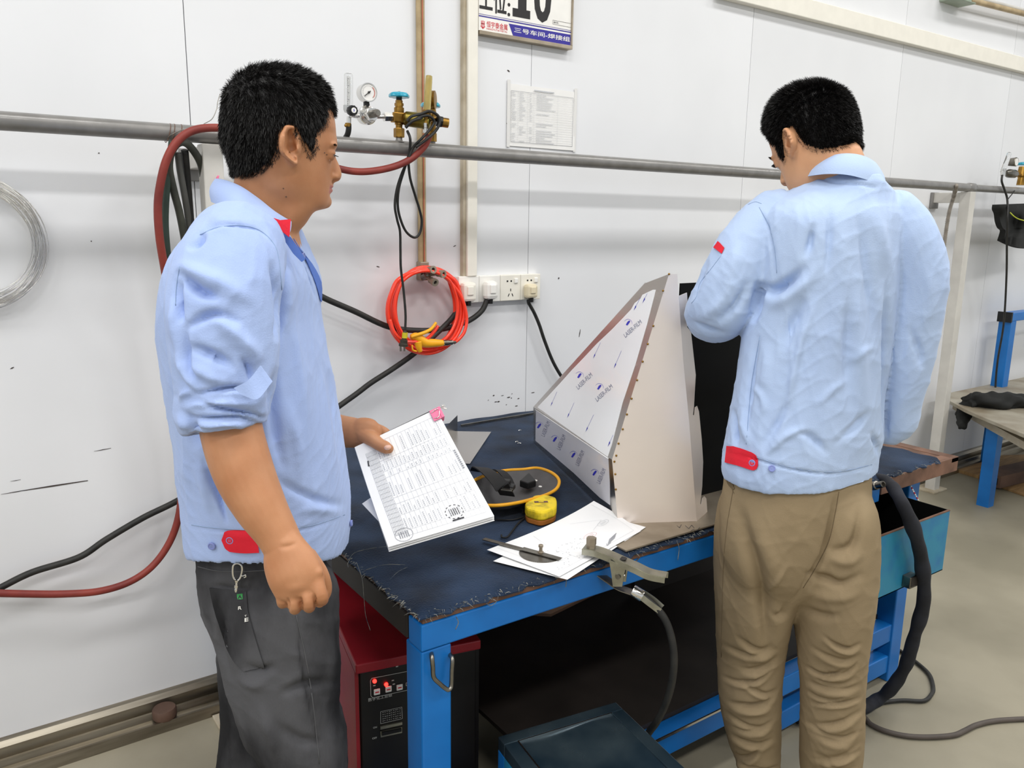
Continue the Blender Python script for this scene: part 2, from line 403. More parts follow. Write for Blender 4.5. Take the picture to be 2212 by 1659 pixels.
# overhead pipe, top right
op = thing('overhead_pipe', 'yellowish pipe with green bracket running high on the wall, top right', 'pipe', (4.6, -.08, 2.55))
q = MB(); a = onY(2095, 0, -.08); b = onY(2260, 42, -.08); q.cyl(a, b+(b-a)*3, .014, n=16); obj('pipe', q, M_tan, op, True, auto=50)
q = MB(); g = onY(2068, 2, -.04); q.box(g+[-.1, -.05, -.012], g+[.09, .04, .05]); obj('bracket', q, mat('green_grey_paint', (150, 162, 146), .5), op, bevel=.004)
q = MB(); q.cyl(a+[0, .03, .03], b+(b-a)*3+[0, .03, .03], .01, n=12); obj('thin_pipe', q, M_postw, op, True, auto=50)

# tan air line running down the wall
A = onY(908, 0, -.015); al = thing('air_line', 'tan twin tube air line running straight down the wall', 'pipe', (A[0], -.015, 1.32))
zb = onY(908, 572, -.015)[2]
q = MB(); q.cyl((A[0]-.005, -.012, zb), (A[0]-.005, -.012, 4.9), .0085, n=14); obj('tube', q, M_tan, al, True, auto=50)
q = MB(); q.cyl((A[0]+.009, -.011, zb), (A[0]+.009, -.011, 4.9), .0065, n=12); obj('tube', q, M_tan, al, True, auto=50)
q = MB(); q.cyl((A[0]+.003, -.022, zb), (A[0]+.003, -.022, 4.9), .0012, n=6); obj('red_marking_line', q, M_redl, al)

# ---------------------------------------------------------------- gas pipe on posts
PY, PZ, PR = -.18, 1.647, .021
gp = thing('gas_pipe', 'grey steel gas pipe running level along the white wall on posts', 'pipe', (2.3, PY, 0))
q = MB(); q.cyl((-4.5, PY, PZ+.004), (4.46, PY, PZ), PR, n=28, cap=True); obj('pipe', q, M_pipe, gp, True, auto=50)
q = MB(); q.cyl((4.47, PY, PZ), (10.5, PY, PZ+.02), .0185, n=24); obj('pipe', q, M_pipe, gp, True, auto=50)
q = MB(); q.lathe((4.40, PY, PZ), (.07, 0, 0), [(0, PR), (.2, PR+.004), (.9, PR+.004), (1, PR)], 24); obj('end_collar', q, M_pipe, gp, True, auto=40)
def post(X, w):
    q = MB(); q.box((X-w/2, PY-w/2, .0), (X+w/2, PY+w/2, PZ-PR)); obj('post', q, M_postw, gp, bevel=.003)
    q = MB(); q.box((X-.02, PY+w/2, PZ-PR-.055), (X+.02, -.012, PZ-PR-.003)); obj('bracket_arm', q, M_postw, gp, bevel=.002)
    q = MB(); q.box((X-.035, -.014, PZ-PR-.085), (X+.035, 0, PZ-PR+.0)); obj('wall_plate', q, M_pipe, gp, bevel=.003)
    q = MB(); q.box((X-.07, PY-.05, 0), (X+.07, PY+.07, .01)); obj('foot_plate', q, M_dirtw, gp, bevel=.002)
xl = onY(455, 350, PY)[0]
post(xl, .05); post(4.42, .055)

# wire twists on the pipe
def wire(name, pts, r, m, label, cat='wire', sub=8, n=6, group=None, parent=None):
    q = MB(); q.tube(pts, r, n, sub)
    return obj(name, q, m, parent, True, label=label, cat=cat, group=group)
pY = lambda L: [onY(x, y, Y) for x, y, Y in L]
for px in (362, 371, 386):
    X = onY(px, 280, PY)[0]
    q = MB(); q.tube([(X+.006*math.sin(t), PY+.0225*math.cos(t), PZ+.0225*math.sin(t)) for t in np.linspace(0, 6.28, 25)], .0009, 5, 1)
    obj('binding_wire', q, M_rust, label='%s of three rusty wire turns wound round the grey gas pipe' % {362: 'leftmost', 371: 'middle', 386: 'rightmost'}[px], cat='wire', group='wire turns on the pipe')
wire('tie_wire', pY([(363, 297, -.215), (372, 290, -.22), (398, 280, -.215), (400, 290, -.21), (404, 302, -.2)]), .001, M_steel, 'bent silver tie wire holding the hoses to the pipe')
wire('loose_wire', pY([(440, 268, -.17), (458, 257, -.15), (468, 236, -.14), (470, 222, -.13), (475, 203, -.12)]), .0009, M_steel, 'thin loose wire end curling up from the pipe behind the left man')

q = MB(); rb_ = pY([(466, 392, -.21), (469, 384, -.212), (472, 380, -.213), (470, 388, -.214), (474, 394, -.213), (471, 399, -.212)])
q.tube(rb_, .002, 6, 5); obj('pink_ribbon', q, M_pink, label='small pink ribbon tied on the post behind the left man', cat='ribbon', smooth=True)
# ---------------------------------------------------------------- hoses
def hose(name, L, r, m, label, sub=10, n=12, cat='hose', **k):
    q = MB(); q.tube(pY(L), r, n, sub); return obj(name, q, m, None, True, label=label, cat=cat, **k)
hose('red_hose', [(928, 292, -.235), (915, 318, -.23), (885, 345, -.22), (840, 363, -.215), (780, 371, -.21), (725, 362, -.21), (660, 335, -.22), (580, 296, -.24),
                  (520, 284, -.24), (470, 276, -.235), (420, 281, -.235), (385, 303, -.235), (360, 345, -.23), (346, 400, -.22), (341, 450, -.21), (345, 515, -.2),
                  (357, 590, -.18), (371, 680, -.15), (382, 800, -.13), (390, 930, -.1), (393, 1040, -.09), (387, 1110, -.085), (367, 1170, -.08), (330, 1222, -.08),
                  (280, 1257, -.08), (215, 1277, -.08), (140, 1283, -.075), (60, 1283, -.07), (-60, 1280, -.07)], .0098, M_redh,
     'long dull red rubber hose looping over the gas pipe and along the wall')
hose('green_hose', [(372, 305, -.21), (365, 360, -.2), (359, 420, -.185), (357, 480, -.17), (361, 540, -.16), (372, 640, -.13)], .0085, mat('dark_green_rubber', (52, 66, 58), .5, var=.15),
     'dark green hose hanging beside the red hose')
hose('grey_hose', [(420, 700, -.12), (405, 560, -.14), (390, 470, -.16), (376, 415, -.18), (366, 368, -.2), (368, 335, -.215), (380, 313, -.225), (396, 307, -.225), (412, 318, -.21),
                   (430, 345, -.19), (438, 372, -.17), (442, 420, -.14)], .0095, M_grub, 'olive grey hose folded over in a loop below the pipe')
hose('grey_hose', [(384, 330, -.2), (389, 370, -.185), (400, 430, -.165), (410, 500, -.14), (425, 640, -.11)], .0082, mat('mid_grey_rubber', (84, 84, 80), .5, var=.15), 'mid grey hose hanging inside the olive hose loop')
hose('black_hose', [(399, 325, -.195), (404, 380, -.165), (409, 440, -.15), (414, 500, -.14), (430, 640, -.11)], .009, M_rubber, 'black hose hanging rightmost in the hose bundle by the post')
hose('power_cable', [(-60, 1300, -.045), (0, 1270, -.045), (70, 1236, -.045), (170, 1204, -.045), (230, 1165, -.045), (310, 1118, -.045), (390, 1078, -.045), (520, 1000, -.045),
                     (640, 940, -.045), (757, 860, -.04), (800, 828, -.04), (848, 797, -.045), (893, 765, -.05), (935, 728, -.05), (972, 692, -.045), (990, 668, -.04), (1004, 652, -.04)], .0088,
     M_rubber, 'thick black cable rising along the wall to the leftmost plug', cat='cable')
hose('power_cable', [(600, 585, -.06), (650, 612, -.06), (697, 642, -.06), (765, 672, -.06), (840, 706, -.055), (905, 714, -.05), (960, 710, -.045), (1010, 694, -.04), (1040, 672, -.04), (1053, 646, -.04)], .0092,
     M_rubber, 'thick black cable from behind the left man to the white plug', cat='cable')
hose('power_cable', [(1141, 648, -.03), (1143, 656, -.03), (1154, 676, -.03), (1165, 702, -.03), (1176, 735, -.03), (1193, 778, -.03), (1212, 812, -.03), (1240, 850, -.03), (1262, 880, -.03)], .0062,
     M_rubber, 'black cord running down from the yellowed plug at the right end', cat='cable')

# ---------------------------------------------------------------- socket strip
sock = thing('socket_strip', 'row of four white wall sockets below the white duct', 'socket', (1.585, 0, 1.17))
xs = [onY(x, 620, 0)[0] for x in (982, 1026.5, 1072, 1115.5, 1158)]
z0, z1 = 1.172, 1.262
for i in range(4):
    q = MB(); q.box((xs[i]+.0008, -.026, z0), (xs[i+1]-.0008, 0, z1)); f = obj('faceplate', q, M_white if i < 2 else M_cream, sock, bevel=.002)
    if i >= 2:
        cx = (xs[i]+xs[i+1])/2
        for dx in (-.014, .002): d = MB(); d.box((cx+dx-.003, -.0268, z1-.024), (cx+dx+.003, -.025, z1-.019)); obj('slot', d, M_black, f)
        if i == 2:
            d = MB(); d.box((cx-.0015, -.0268, z0+.033), (cx+.0015, -.025, z0+.042)); obj('slot', d, M_black, f)
            for s in (-1, 1): d = MB(); d.obox((cx+s*.008, -.0262, z0+.02), (.0016, 0, 0), (0, .0006, 0), (s*-.0022, 0, .005)); obj('slot', d, M_black, f)
        d = MB(); d.box((cx+.014, -.031, z1-.03), (cx+.03, -.025, z1-.012)); obj('switch', d, M_white, f, bevel=.003)
def plug(px, py, w, h, m, label, d=.045, rounded=.01):
    c = onY(px, py, -.03); q = MB(); t = thing('power_plug', label, 'plug', (c[0], -.03, c[2]-h/2))
    q.box((c[0]-w/2, -.028-d, c[2]-h/2), (c[0]+w/2, -.0262, c[2]+h/2)); obj('plug_body', q, m, t, bevel=rounded)
    q = MB(); q.box((c[0]-w*.25, -.032-d, c[2]-h*.15), (c[0]+w*.22, -.026-d, c[2]+h*.3)); obj('grip', q, m, t, bevel=.002)
    q = MB(); q.cyl((c[0], -.045, c[2]-h/2-.014), (c[0], -.045, c[2]-h/2+.004), .0088, .0095, 14); obj('cable_sleeve', q, M_black, t, True, auto=40)
plug(1007, 630, .052, .064, M_cream, 'cream plug with raised square at the left end of sockets', .03)
plug(1054, 626, .05, .064, M_white, 'plain white plug in the second socket from the left', .035, .014)
plug(1142, 628, .046, .05, M_oldpl, 'yellowed square plug in the rightmost socket', .03)

# ---------------------------------------------------------------- sign
SY = -.022
sx0, sx1 = onY(1034, 60, SY)[0], onY(1232, 95, SY)[0]; sz0 = onY(1232, 99, SY)[2]; sz1 = sz0+.30
sg = thing('station_sign', 'white workstation sign reading 10 with blue lower band, top of wall', 'sign', ((sx0+sx1)/2, SY, sz0))
q = MB(); q.box((sx0, SY, sz0), (sx1, -.004, sz1)); obj('board', q, M_white, sg)
q = MB()
q.box((sx0, SY-.006, sz0-.012), (sx1+.006, 0, sz0)); q.box((sx1, SY-.006, sz0), (sx1+.006, 0, sz1)); obj('frame', q, M_plate, sg, bevel=.001)
def sq(px0, py0, px1, py1):     # rectangle on sign from two pixel corners (left-bottom, right-top)
    a = onY(px0, py0, SY); b = onY(px1, py1, SY); return a[0], a[2], b[0], b[2]
def rect(x0, z0, x1, z1, Y=SY-.0007): return [(x0, Y, z0), (x1, Y, z0), (x1, Y, z1), (x0, Y, z1)]
q = MB()
M_navy = mat('navy_print', (52, 44, 150), .5, var=.04); M_ink0 = mat('black_print', (34, 32, 32), .5, var=.05); M_redp = mat('red_print', (214, 50, 66), .5, var=.05)
bt = onY(1160, 62, SY)[2]                         # band top
bx = onY(1099, 47, SY)[0]; bx2 = onY(1108, 78, SY)[0]
q.add([(bx2, SY-.0006, sz0+.001), (sx1-.001, SY-.0006, sz0+.001), (sx1-.001, SY-.0006, bt), (bx, SY-.0006, bt)], [(0, 1, 2, 3)], 0)
for dz, w in ((.006, .0035), (.013, .0012)):
    q.add(rect(sx0, bt+dz, sx1, bt+dz+w), [(0, 1, 2, 3)], 0)
put_text(q, '三号车间-焊接组', rect(bx2+.004, sz0+.012, sx1-.003, bt-.008, SY-.001), 1, .012)
x1_ = onY(1190, 40, SY)[0]; x0_ = onY(1107, 36, SY)[0]; zz = onY(1150, 43, SY)[2]
w1_ = (x1_-x0_)*.45; q.add(rect(x0_, zz, x0_+w1_, zz+.026), [(0, 1, 2, 3)], 2); q.add(rect(x0_+w1_*.3, zz+.026, x0_+w1_*.78, zz+.155), [(0, 1, 2, 3)], 2); q.add([(x0_, SY-.0007, zz+.12), (x0_+w1_*.3, SY-.0007, zz+.125), (x0_+w1_*.3, SY-.0007, zz+.155), (x0_, SY-.0007, zz+.14)], [(0, 1, 2, 3)], 2); put_text(q, '0', rect(x0_+(x1_-x0_)*.54, zz-.003, x1_, zz+.155), 2, .03)
a, b, c, d = sq(1037, 27, 1086, 40); zz2 = onY(1060, 27, SY)[2]
put_text(q, '工位', rect(sx0+.002, zz2, onY(1094, 27, SY)[0], zz2+.082), 2, .02)
xx = onY(1099, 27, SY)[0]
for dz in (.004, .034):
    q.add([(xx+.0055*math.cos(t), SY-.0007, zz2+dz+.0055*math.sin(t)) for t in np.linspace(0, 6.28, 13)[:-1]], [tuple(range(12))], 2)
xl0 = onY(1051, 55, SY)[0]; xl1 = onY(1096, 60, SY)[0]; zl = onY(1073, 62, SY)[2]
put_text(q, '恒宇泰金属', rect(xl0, zl, xl1, zl+.0185), 3, .004); put_text(q, 'HENGYUTAI METAL', rect(xl0, zl-.0075, xl1, zl-.002), 3)
lx0 = onY(1038, 55, SY)[0]; lx1 = onY(1048, 55, SY)[0]; lz0 = onY(1043, 62, SY)[2]; lz1 = onY(1043, 44, SY)[2]
w_ = (lx1-lx0)
for i, (h0, h1) in enumerate(((.25, .95), (.12, 1.0), (.25, .95))):
    q.add(rect(lx0+w_*(.12+.3*i), lz0+(lz1-lz0)*h0, lx0+w_*(.26+.3*i), lz0+(lz1-lz0)*h1), [(0, 1, 2, 3)], 3)
q.add(rect(lx0+w_*.12, lz0+(lz1-lz0)*.55, lx0+w_*.86, lz0+(lz1-lz0)*.65), [(0, 1, 2, 3)], 3)
q.add([(lx0-w_*.05, SY-.0007, lz0+(lz1-lz0)*.3), (lx0+w_*.5, SY-.0007, lz0-.001), (lx0+w_*1.05, SY-.0007, lz0+(lz1-lz0)*.3), (lx0+w_*.9, SY-.0007, lz0+(lz1-lz0)*.3), (lx0+w_*.5, SY-.0007, lz0+.004), (lx0+w_*.1, SY-.0007, lz0+(lz1-lz0)*.3)], [(0, 1, 4, 5), (1, 2, 3, 4)], 3)
ox0 = onY(1194, 45, SY)[0]; oz0 = onY(1194, 52, SY)[2]; n_ = (0, -1, 0)
for za in (oz0, oz0+.0125): line3(q, (ox0, SY-.0007, za), (sx1, SY-.0007, za), .0008, n_, 2)
line3(q, (ox0, SY-.0007, oz0), (ox0, SY-.0007, oz0+.0125), .0008, n_, 2)
put_text(q, '操作员：', rect(ox0+.003, oz0+.003, ox0+.026, oz0+.0098), 2)
obj('lettering', q, [M_navy, M_white, M_ink0, M_redp], sg)

# ---------------------------------------------------------------- notice sheet taped to the wall
nx0, nx1 = onY(1097, 250)[0], onY(1241, 250)[0]; nz1, nz0 = onY(1097, 180)[2], onY(1241, 326)[2]
nt_ = thing('notice_sheet', 'printed white paper notice taped to the wall above the gas pipe', 'paper', ((nx0+nx1)/2, -.003, nz0))
P = np.array([[(x, -.003-.0022*math.sin(u*9+.5)*max(0, .25-abs(v-.05))-.002*(1-v)*u, z) for u, x in zip(np.linspace(0, 1, 13), np.linspace(nx0, nx1, 13))] for v, z in zip(np.linspace(0, 1, 9), np.linspace(nz0, nz1, 9))])
q = MB(); q.slab(P, P+[0, .0006, 0]); obj('sheet', q, mat('taped_paper', (240, 239, 236), .35, var=.02, coat=.2), nt_, True, auto=30)
q = MB(); W_, H_ = nx1-nx0, nz1-nz0; Yp = -.0062
ln = lambda u0, v0, u1, v1, w, mi=0: line3(q, (nx0+W_*u0, Yp, nz0+H_*v0), (nx0+W_*u1, Yp, nz0+H_*v1), w, (0, -1, 0), mi)
for v in (.07, .89): ln(.03, v, .96, v, .0011, 1)
for u in (.03, .96): ln(u, .07, u, .89, .0011, 1)
for i in range(1, 21): ln(.03, .07+.039*i, .96, .07+.039*i, .0005)
for u in (.13, .27, .36, .72): ln(u, .07, u, .89, .0005)
rr = random.Random(3)
for i in range(21):
    v = .08+.039*i
    for u0, u1 in ((.045, .11), (.15, .25), (.3, .34), (.4, .7)):
        if rr.random() < .85:
            e = u0+(u1-u0)*rr.uniform(.4, 1)
            u = u0
            while u < e: ln(u, v+.008, min(e, u+.008), v+.008, .0026); u += .012
ln(.36, .935, .66, .935, .004)
obj('printed_table', q, [M_inkl, M_ink], nt_)
for u in (0, 1):
    q = MB(); q.box((nx0+W_*u-.006, -.0045, nz0-.004), (nx0+W_*u+.006, -.0035, nz1+.012)); obj('tape', q, mat('clear_tape', (228, 227, 224), .2, var=.02), nt_)

# ---------------------------------------------------------------- coil of bare wire hung at far left
cw = thing('wire_coil', 'coil of bare silver filler wire hanging on wall at the left edge', 'wire coil', (onY(-60, 690, -.03)[0], -.03, 1.19))
cc = onY(-62, 522, -.03); R_ = onY(86, 522, -.03)[0]-cc[0]
rr = random.Random(5)
for k in range(34):
    q = MB(); r_ = R_*(1+rr.uniform(-.09, .1)); oy = rr.uniform(-.012, .012); e = rr.uniform(.97, 1.06); dx = rr.uniform(-.006, .006); dz = rr.uniform(-.014, .006)
    q.tube([(cc[0]+dx+r_*math.cos(t), cc[1]+oy+.004*math.sin(t*2+k), cc[2]+dz+r_*e*math.sin(t)) for t in np.linspace(0, 2*math.pi, 49)[:-1]], .00085, 4, 1, closed=True)
    obj('wire_turn', q, M_chrome, cw, True)
# ================================================================== gas regulators
def wp(px, py, Y=PY): return onY(px, py, Y)
s_ = mpp(wp(800, 250))
FY = np.array([0, -1., 0])
def regulator(label):
    pass
# --- chrome regulator with flow tube
r1 = thing('gas_regulator', 'chrome gas regulator with clear flow tube and blue valve wheel', 'regulator', wp(862, 305))
q = MB(); q.lathe(wp(753, 236), wp(753, 158)-wp(753, 236), [(0, 9.5*s_), (.94, 9.0*s_), (.985, 7.5*s_), (1, 4*s_)], 24); ft = obj('flow_tube', q, M_glass, r1, True, auto=45)
q = MB(); q.lathe(wp(753, 236), wp(753, 166)-wp(753, 236), [(0, 2.6*s_), (1, 3.4*s_)], 14); obj('inner_tube', q, mat('frosted_tube', (232, 232, 230), .3, var=.03), ft, True, auto=45)
q = MB(); rr = random.Random(2)
for k in range(16):
    y = 170+k*3.8; a = wp(750.5, y, PY-10*s_); b = wp(752.2+(2 if k % 4 == 0 else 0), y, PY-10*s_); line3(q, a, b, 1.0*s_, FY)
obj('scale_marks', q, M_inkd, ft)
q = MB(); q.lathe(wp(753, 243), wp(753, 228)-wp(753, 243), [(0, 9*s_), (.4, 11*s_), (1, 11*s_)], 20); obj('tube_socket', q, mat('clear_acrylic', (220, 222, 222), .15, var=.03, trans=.4), r1, True, auto=40)
c = wp(757, 240, PY-.016); q = MB(); q.lathe(c, FY*.022, [(0, 9*s_), (.2, 10.5*s_), (.85, 10.5*s_), (1, 9*s_)], 32, fn=lambda t: 1+.05*math.cos(10*t)); kn = obj('knob', q, M_black, r1, True, auto=40)
q = MB(); q.cyl(c+FY*.0215, c+FY*.0235, 5.5*s_, n=20); q.add([c+FY*.0241+np.array([a, 0, b])*s_ for a, b in ((-1, -4.5), (1.8, 0), (0, .2), (1, 4.5), (-1.8, 0), (0, -.2))], [(0, 1, 2), (0, 2, 5), (2, 3, 4), (5, 2, 4)], 1); obj('knob_badge', q, [M_gface, M_print], kn)
q = MB(); q.cyl(wp(754, 252), wp(753, 268), 5*s_, n=16); obj('outlet', q, M_chrome, r1, True, auto=40)
q = MB(); q.lathe(wp(752, 266), wp(752, 274)-wp(752, 266), [(0, 6.5*s_), (1, 6.5*s_)], 16); q.ball(wp(747, 271, PY-.012), 3.5*s_, 10); obj('hose_clip', q, M_brass, r1, True, auto=40)
q = MB(); q.tube([wp(753, 268), wp(753, 280), wp(750, 292, PY+.01), wp(742, 304, PY+.03)], 6*s_, 12, 6); obj('outlet_hose', q, M_rubber, r1, True)
q = MB(); q.cyl(wp(758, 249), wp(776, 250), 4.5*s_, n=16); q.lathe(wp(764, 249.5), wp(772, 250)-wp(764, 249.5), [(0, 6*s_), (1, 6*s_)], 6); obj('side_tube', q, M_chrome, r1, True, auto=40)
g = wp(791, 201); q = MB(); q.lathe(g+[0, .016, 0], FY*.034, [(0, 15*s_), (.15, 19*s_), (.9, 20*s_), (1, 19.5*s_), (1, 17.5*s_), (.93, 17*s_)], 36); ga = obj('gauge', q, M_chrome, r1, True, auto=35)
q = MB(); q.cyl(g+FY*.0155, g+FY*.0162, 17*s_, n=32); 
q.add([g+FY*.0172+np.array([math.cos(t)*rr_, 0, math.sin(t)*rr_])*s_ for t in np.linspace(-.75, .9, 9) for rr_ in (13.2, 14.6)], [(2*i, 2*i+1, 2*i+3, 2*i+2) for i in range(8)], 2)
for t in np.linspace(-.8, 3.95, 20): line3(q, g+FY*.017+np.array([math.cos(t)*12, 0, math.sin(t)*12])*s_, g+FY*.017+np.array([math.cos(t)*14.5, 0, math.sin(t)*14.5])*s_, .7*s_, FY, 1)
obj('dial', q, [M_gface, M_ink, M_redl], ga)
q = MB(); q.tube([g+FY*.019+np.array([4, 0, 3])*s_, g+FY*.019+np.array([-10, 0, -8])*s_], .9*s_, 6, 2); q.cyl(g+FY*.0165, g+FY*.0195, 2.4*s_, n=12); obj('needle', q, M_black, ga)
q = MB(); q.lathe(wp(792, 230), wp(791, 216)-wp(792, 230), [(0, 7*s_), (1, 6*s_)], 6); obj('gauge_stem', q, M_black, r1)
b = wp(793, 249); q = MB(); q.lathe(b+[0, .028, 0], FY*.05, [(0, 12*s_), (.12, 18*s_), (.5, 20*s_), (.68, 20*s_), (.7, 18*s_), (.78, 17*s_), (.82, 15*s_), (.98, 13*s_), (1, 10*s_)], 40); rb = obj('regulator_body', q, M_chrome, r1, True, auto=35)
q = MB(); q.lathe(b+FY*.02, FY*.05, [(0, 11*s_), (.3, 10*s_), (.31, 8.5*s_), (.9, 8*s_), (1, 6*s_)], 24); obj('adjusting_cap', q, M_steel, rb, True, auto=35)
q = MB(); q.lathe(b+FY*.018, FY*.02, [(0, 14*s_), (1, 14*s_)], 6); obj('hex_ring', q, M_chrome, rb)
q = MB(); q.cyl(wp(810, 252), wp(834, 252), 4.6*s_, n=16); obj('side_tube', q, M_chrome, r1, True, auto=40)
q = MB(); q.lathe(wp(829, 252.5), wp(847, 252.5)-wp(829, 252.5), [(0, 9.5*s_), (.08, 10.6*s_), (.92, 10.6*s_), (1, 9.5*s_)], 6); obj('union_nut', q, M_chrome, r1)
def valve(root, px, yt, Yv, wheel_r=22, dy=0):
    f = lambda x, y: wp(x, y, Yv)
    q = MB(); q.lathe(f(px, 298), f(px, 228)-f(px, 298), [(0, 7*s_), (.02, 10.5*s_), (.27, 10.5*s_), (.28, 7.5*s_), (.4, 7.5*s_), (.41, 9.5*s_), (.62, 9.5*s_), (.63, 8*s_), (.76, 8*s_), (.77, 11*s_), (.93, 11*s_), (.95, 8.5*s_), (1, 8.5*s_)], 6 if False else 18)
    obj('valve_body', q, M_brass, root, True, auto=30)
    q = MB(); q.lathe(f(px, 297), f(px, 277)-f(px, 297), [(0, 11*s_), (.08, 12*s_), (.92, 12*s_), (1, 11*s_)], 6); obj('base_nut', q, M_brass, root)
    q = MB(); q.lathe(f(px, 229), f(px, 217)-f(px, 229), [(0, 10*s_), (.5, 10*s_), (.55, 8*s_), (1, 8*s_)], 6); obj('gland_nut', q, M_brass, root)
    q = MB(); q.cyl(f(px, 219), f(px, 206), 6.5*s_, n=16); obj('spindle', q, M_black, root, True, auto=40)
    q = MB(); q.lathe(f(px, 211), f(px, 199)-f(px, 211), [(0, wheel_r*.93*s_), (.12, wheel_r*s_), (.5, wheel_r*s_), (.8, wheel_r*.86*s_), (.95, wheel_r*.55*s_), (1, wheel_r*.2*s_)], 48, fn=lambda t: 1+.055*math.cos(7*t))
    q.cyl(f(px, 200), f(px, 197.5), 3*s_, n=12, mi=1); obj('handwheel', q, [M_turq, M_brass], root, True, auto=40)
    q = MB(); q.lathe(f(px, 304)-[0, 0, .004], f(px, 294)-f(px, 304), [(0, 13*s_), (.25, 9*s_), (.5, 7.5*s_), (1, 7*s_)], 18); obj('pipe_stub', q, M_pipe, root, True, auto=40)
valve(r1, 862, 0, PY)
q = MB(); q.lathe(wp(846, 252.5), wp(856, 252.5)-wp(846, 252.5), [(0, 6*s_), (1, 7*s_)], 14); obj('inlet', q, M_brass, r1, True, auto=40)
q = MB(); q.box(wp(851, 263, PY-.016), wp(874, 246, PY+.008)); obj('cast_block', q, M_brass, r1, bevel=.003)
# --- brass regulator behind and to the right
r2 = thing('gas_regulator', 'brass gas regulator with yellowed flow tube beside the tan air line', 'regulator', wp(935, 312))
def valve2():
    f = lambda x, y: wp(x, y, PY+.02)
    q = MB(); q.lathe(f(934, 306), f(934, 236)-f(934, 306), [(0, 7*s_), (.3, 9*s_), (.6, 8*s_), (.75, 11*s_), (1, 8*s_)], 16); obj('valve_body', q, M_brass, r2, True, auto=30)
    q = MB(); q.lathe(f(933, 306), f(933, 288)-f(933, 306), [(0, 11*s_), (1, 11*s_)], 6); obj('base_nut', q, M_brass, r2)
    q = MB(); q.lathe(f(930, 232), f(930, 220)-f(930, 232), [(0, 20*s_), (.15, 22*s_), (.5, 22*s_), (.8, 19*s_), (1, 8*s_)], 40, fn=lambda t: 1+.05*math.cos(7*t)); obj('handwheel', q, M_turq, r2, True, auto=40)
    q = MB(); q.cyl(f(931, 240), f(931, 228), 6*s_, n=14); obj('spindle', q, M_black, r2, True, auto=40)
    q = MB(); q.cyl(f(934, 316), f(934, 303), 7*s_, n=14); obj('pipe_stub', q, M_pipe, r2, True, auto=40)
valve2()
q = MB(); q.lathe(wp(872, 256, PY-.01), wp(930, 263, PY-.05)-wp(872, 256, PY-.01), [(0, 12*s_), (.08, 16*s_), (.75, 17*s_), (.8, 19*s_), (.95, 19*s_), (1, 14*s_)], 28); obj('regulator_body', q, mat('olive_brass', (146, 132, 62), .36, 1.0, rgb2=(108, 92, 44), scale=18, rvar=.1), r2, True, auto=35)
q = MB(); q.lathe(wp(922, 240, PY-.06), wp(927, 163, PY-.06)-wp(922, 240, PY-.06), [(0, 8.2*s_), (.9, 7.5*s_), (.98, 7*s_), (1, 5*s_)], 22); ft = obj('flow_tube', q, M_yglass, r2, True, auto=40)
q = MB(); q.lathe(wp(922, 240, PY-.06), wp(926.5, 170, PY-.06)-wp(922, 240, PY-.06), [(0, 3*s_), (1, 3.4*s_)], 12); obj('inner_tube', q, mat('yellowed_core', (206, 184, 110), .3), ft, True)
q = MB(); q.lathe(wp(921, 256, PY-.06), wp(922, 238, PY-.06)-wp(921, 256, PY-.06), [(0, 7*s_), (.3, 8*s_), (.35, 9.5*s_), (1, 9.5*s_)], 6); q.cyl(wp(920, 268, PY-.06), wp(921, 254, PY-.06), 5*s_, n=14); obj('tube_nut', q, M_brass, r2)
q = MB(); q.lathe(wp(919, 276, PY-.06), wp(919, 266, PY-.06)-wp(919, 276, PY-.06), [(0, 5.5*s_), (1, 5.5*s_)], 6); q.lathe(wp(918, 288, PY-.06), wp(919, 277, PY-.06)-wp(918, 288, PY-.06), [(0, 5*s_), (1, 5.5*s_)], 6); obj('outlet_nut', q, M_chrome, r2)
g = wp(936, 216, PY-.02); ax = nrm(HR*.95+np.array([0, -.1, 0])); q = MB(); q.lathe(g-ax*.006, ax*.013, [(0, 18*s_), (.1, 20*s_), (.9, 20*s_), (1, 17*s_)], 32); obj('gauge', q, M_brass, r2, True, auto=35)
q = MB(); q.cyl(wp(936, 247, PY-.02), wp(936, 233, PY-.02), 4*s_, n=12); obj('gauge_stem', q, M_brass, r2, True, auto=40)
q = MB(); q.tube([wp(925, 260, PY-.06), wp(938, 256, PY-.05), wp(948, 262, PY-.045)], 5*s_, 10, 5); obj('elbow', q, M_brass, r2, True)
q = MB(); q.lathe(wp(943, 261, PY-.05), wp(956, 264, PY-.055)-wp(943, 261, PY-.05), [(0, 10*s_), (.1, 11*s_), (.9, 11*s_), (1, 10*s_)], 24, fn=lambda t: 1+.05*math.cos(10*t)); obj('knob', q, M_black, r2, True, auto=40)
q = MB(); q.cyl(wp(955, 264, PY-.055), wp(968, 266, PY-.06), 10.5*s_, n=22); obj('end_cap', q, M_brass, r2, True, auto=40)
# --- far regulator at the right edge
r3 = thing('gas_regulator', 'small far regulator with gauge at the right edge of photo', 'regulator', wp(2200, 400))
t_ = mpp(wp(2190, 370)); f = lambda x, y: wp(x, y, PY)
q = MB(); q.lathe(f(2166, 372), f(2181, 330)-f(2166, 372), [(0, 5.2*t_), (.95, 4.6*t_), (1, 3*t_)], 16); obj('flow_tube', q, M_glass, r3, True, auto=45)
q = MB(); q.cyl(f(2166, 380), f(2168, 364), 5*t_, n=12); obj('tube_socket', q, M_chrome, r3, True, auto=45)
g = f(2188, 350); q = MB(); q.lathe(g+[0, .02, 0], FY*.04, [(0, 8*t_), (.9, 9.5*t_), (1, 8.5*t_), (.95, 8*t_)], 22); ga = obj('gauge', q, M_steel, r3, True, auto=35)
q = MB(); q.cyl(g+FY*.0185, g+FY*.0195, 7.8*t_, n=20); obj('dial', q, M_gface, ga)
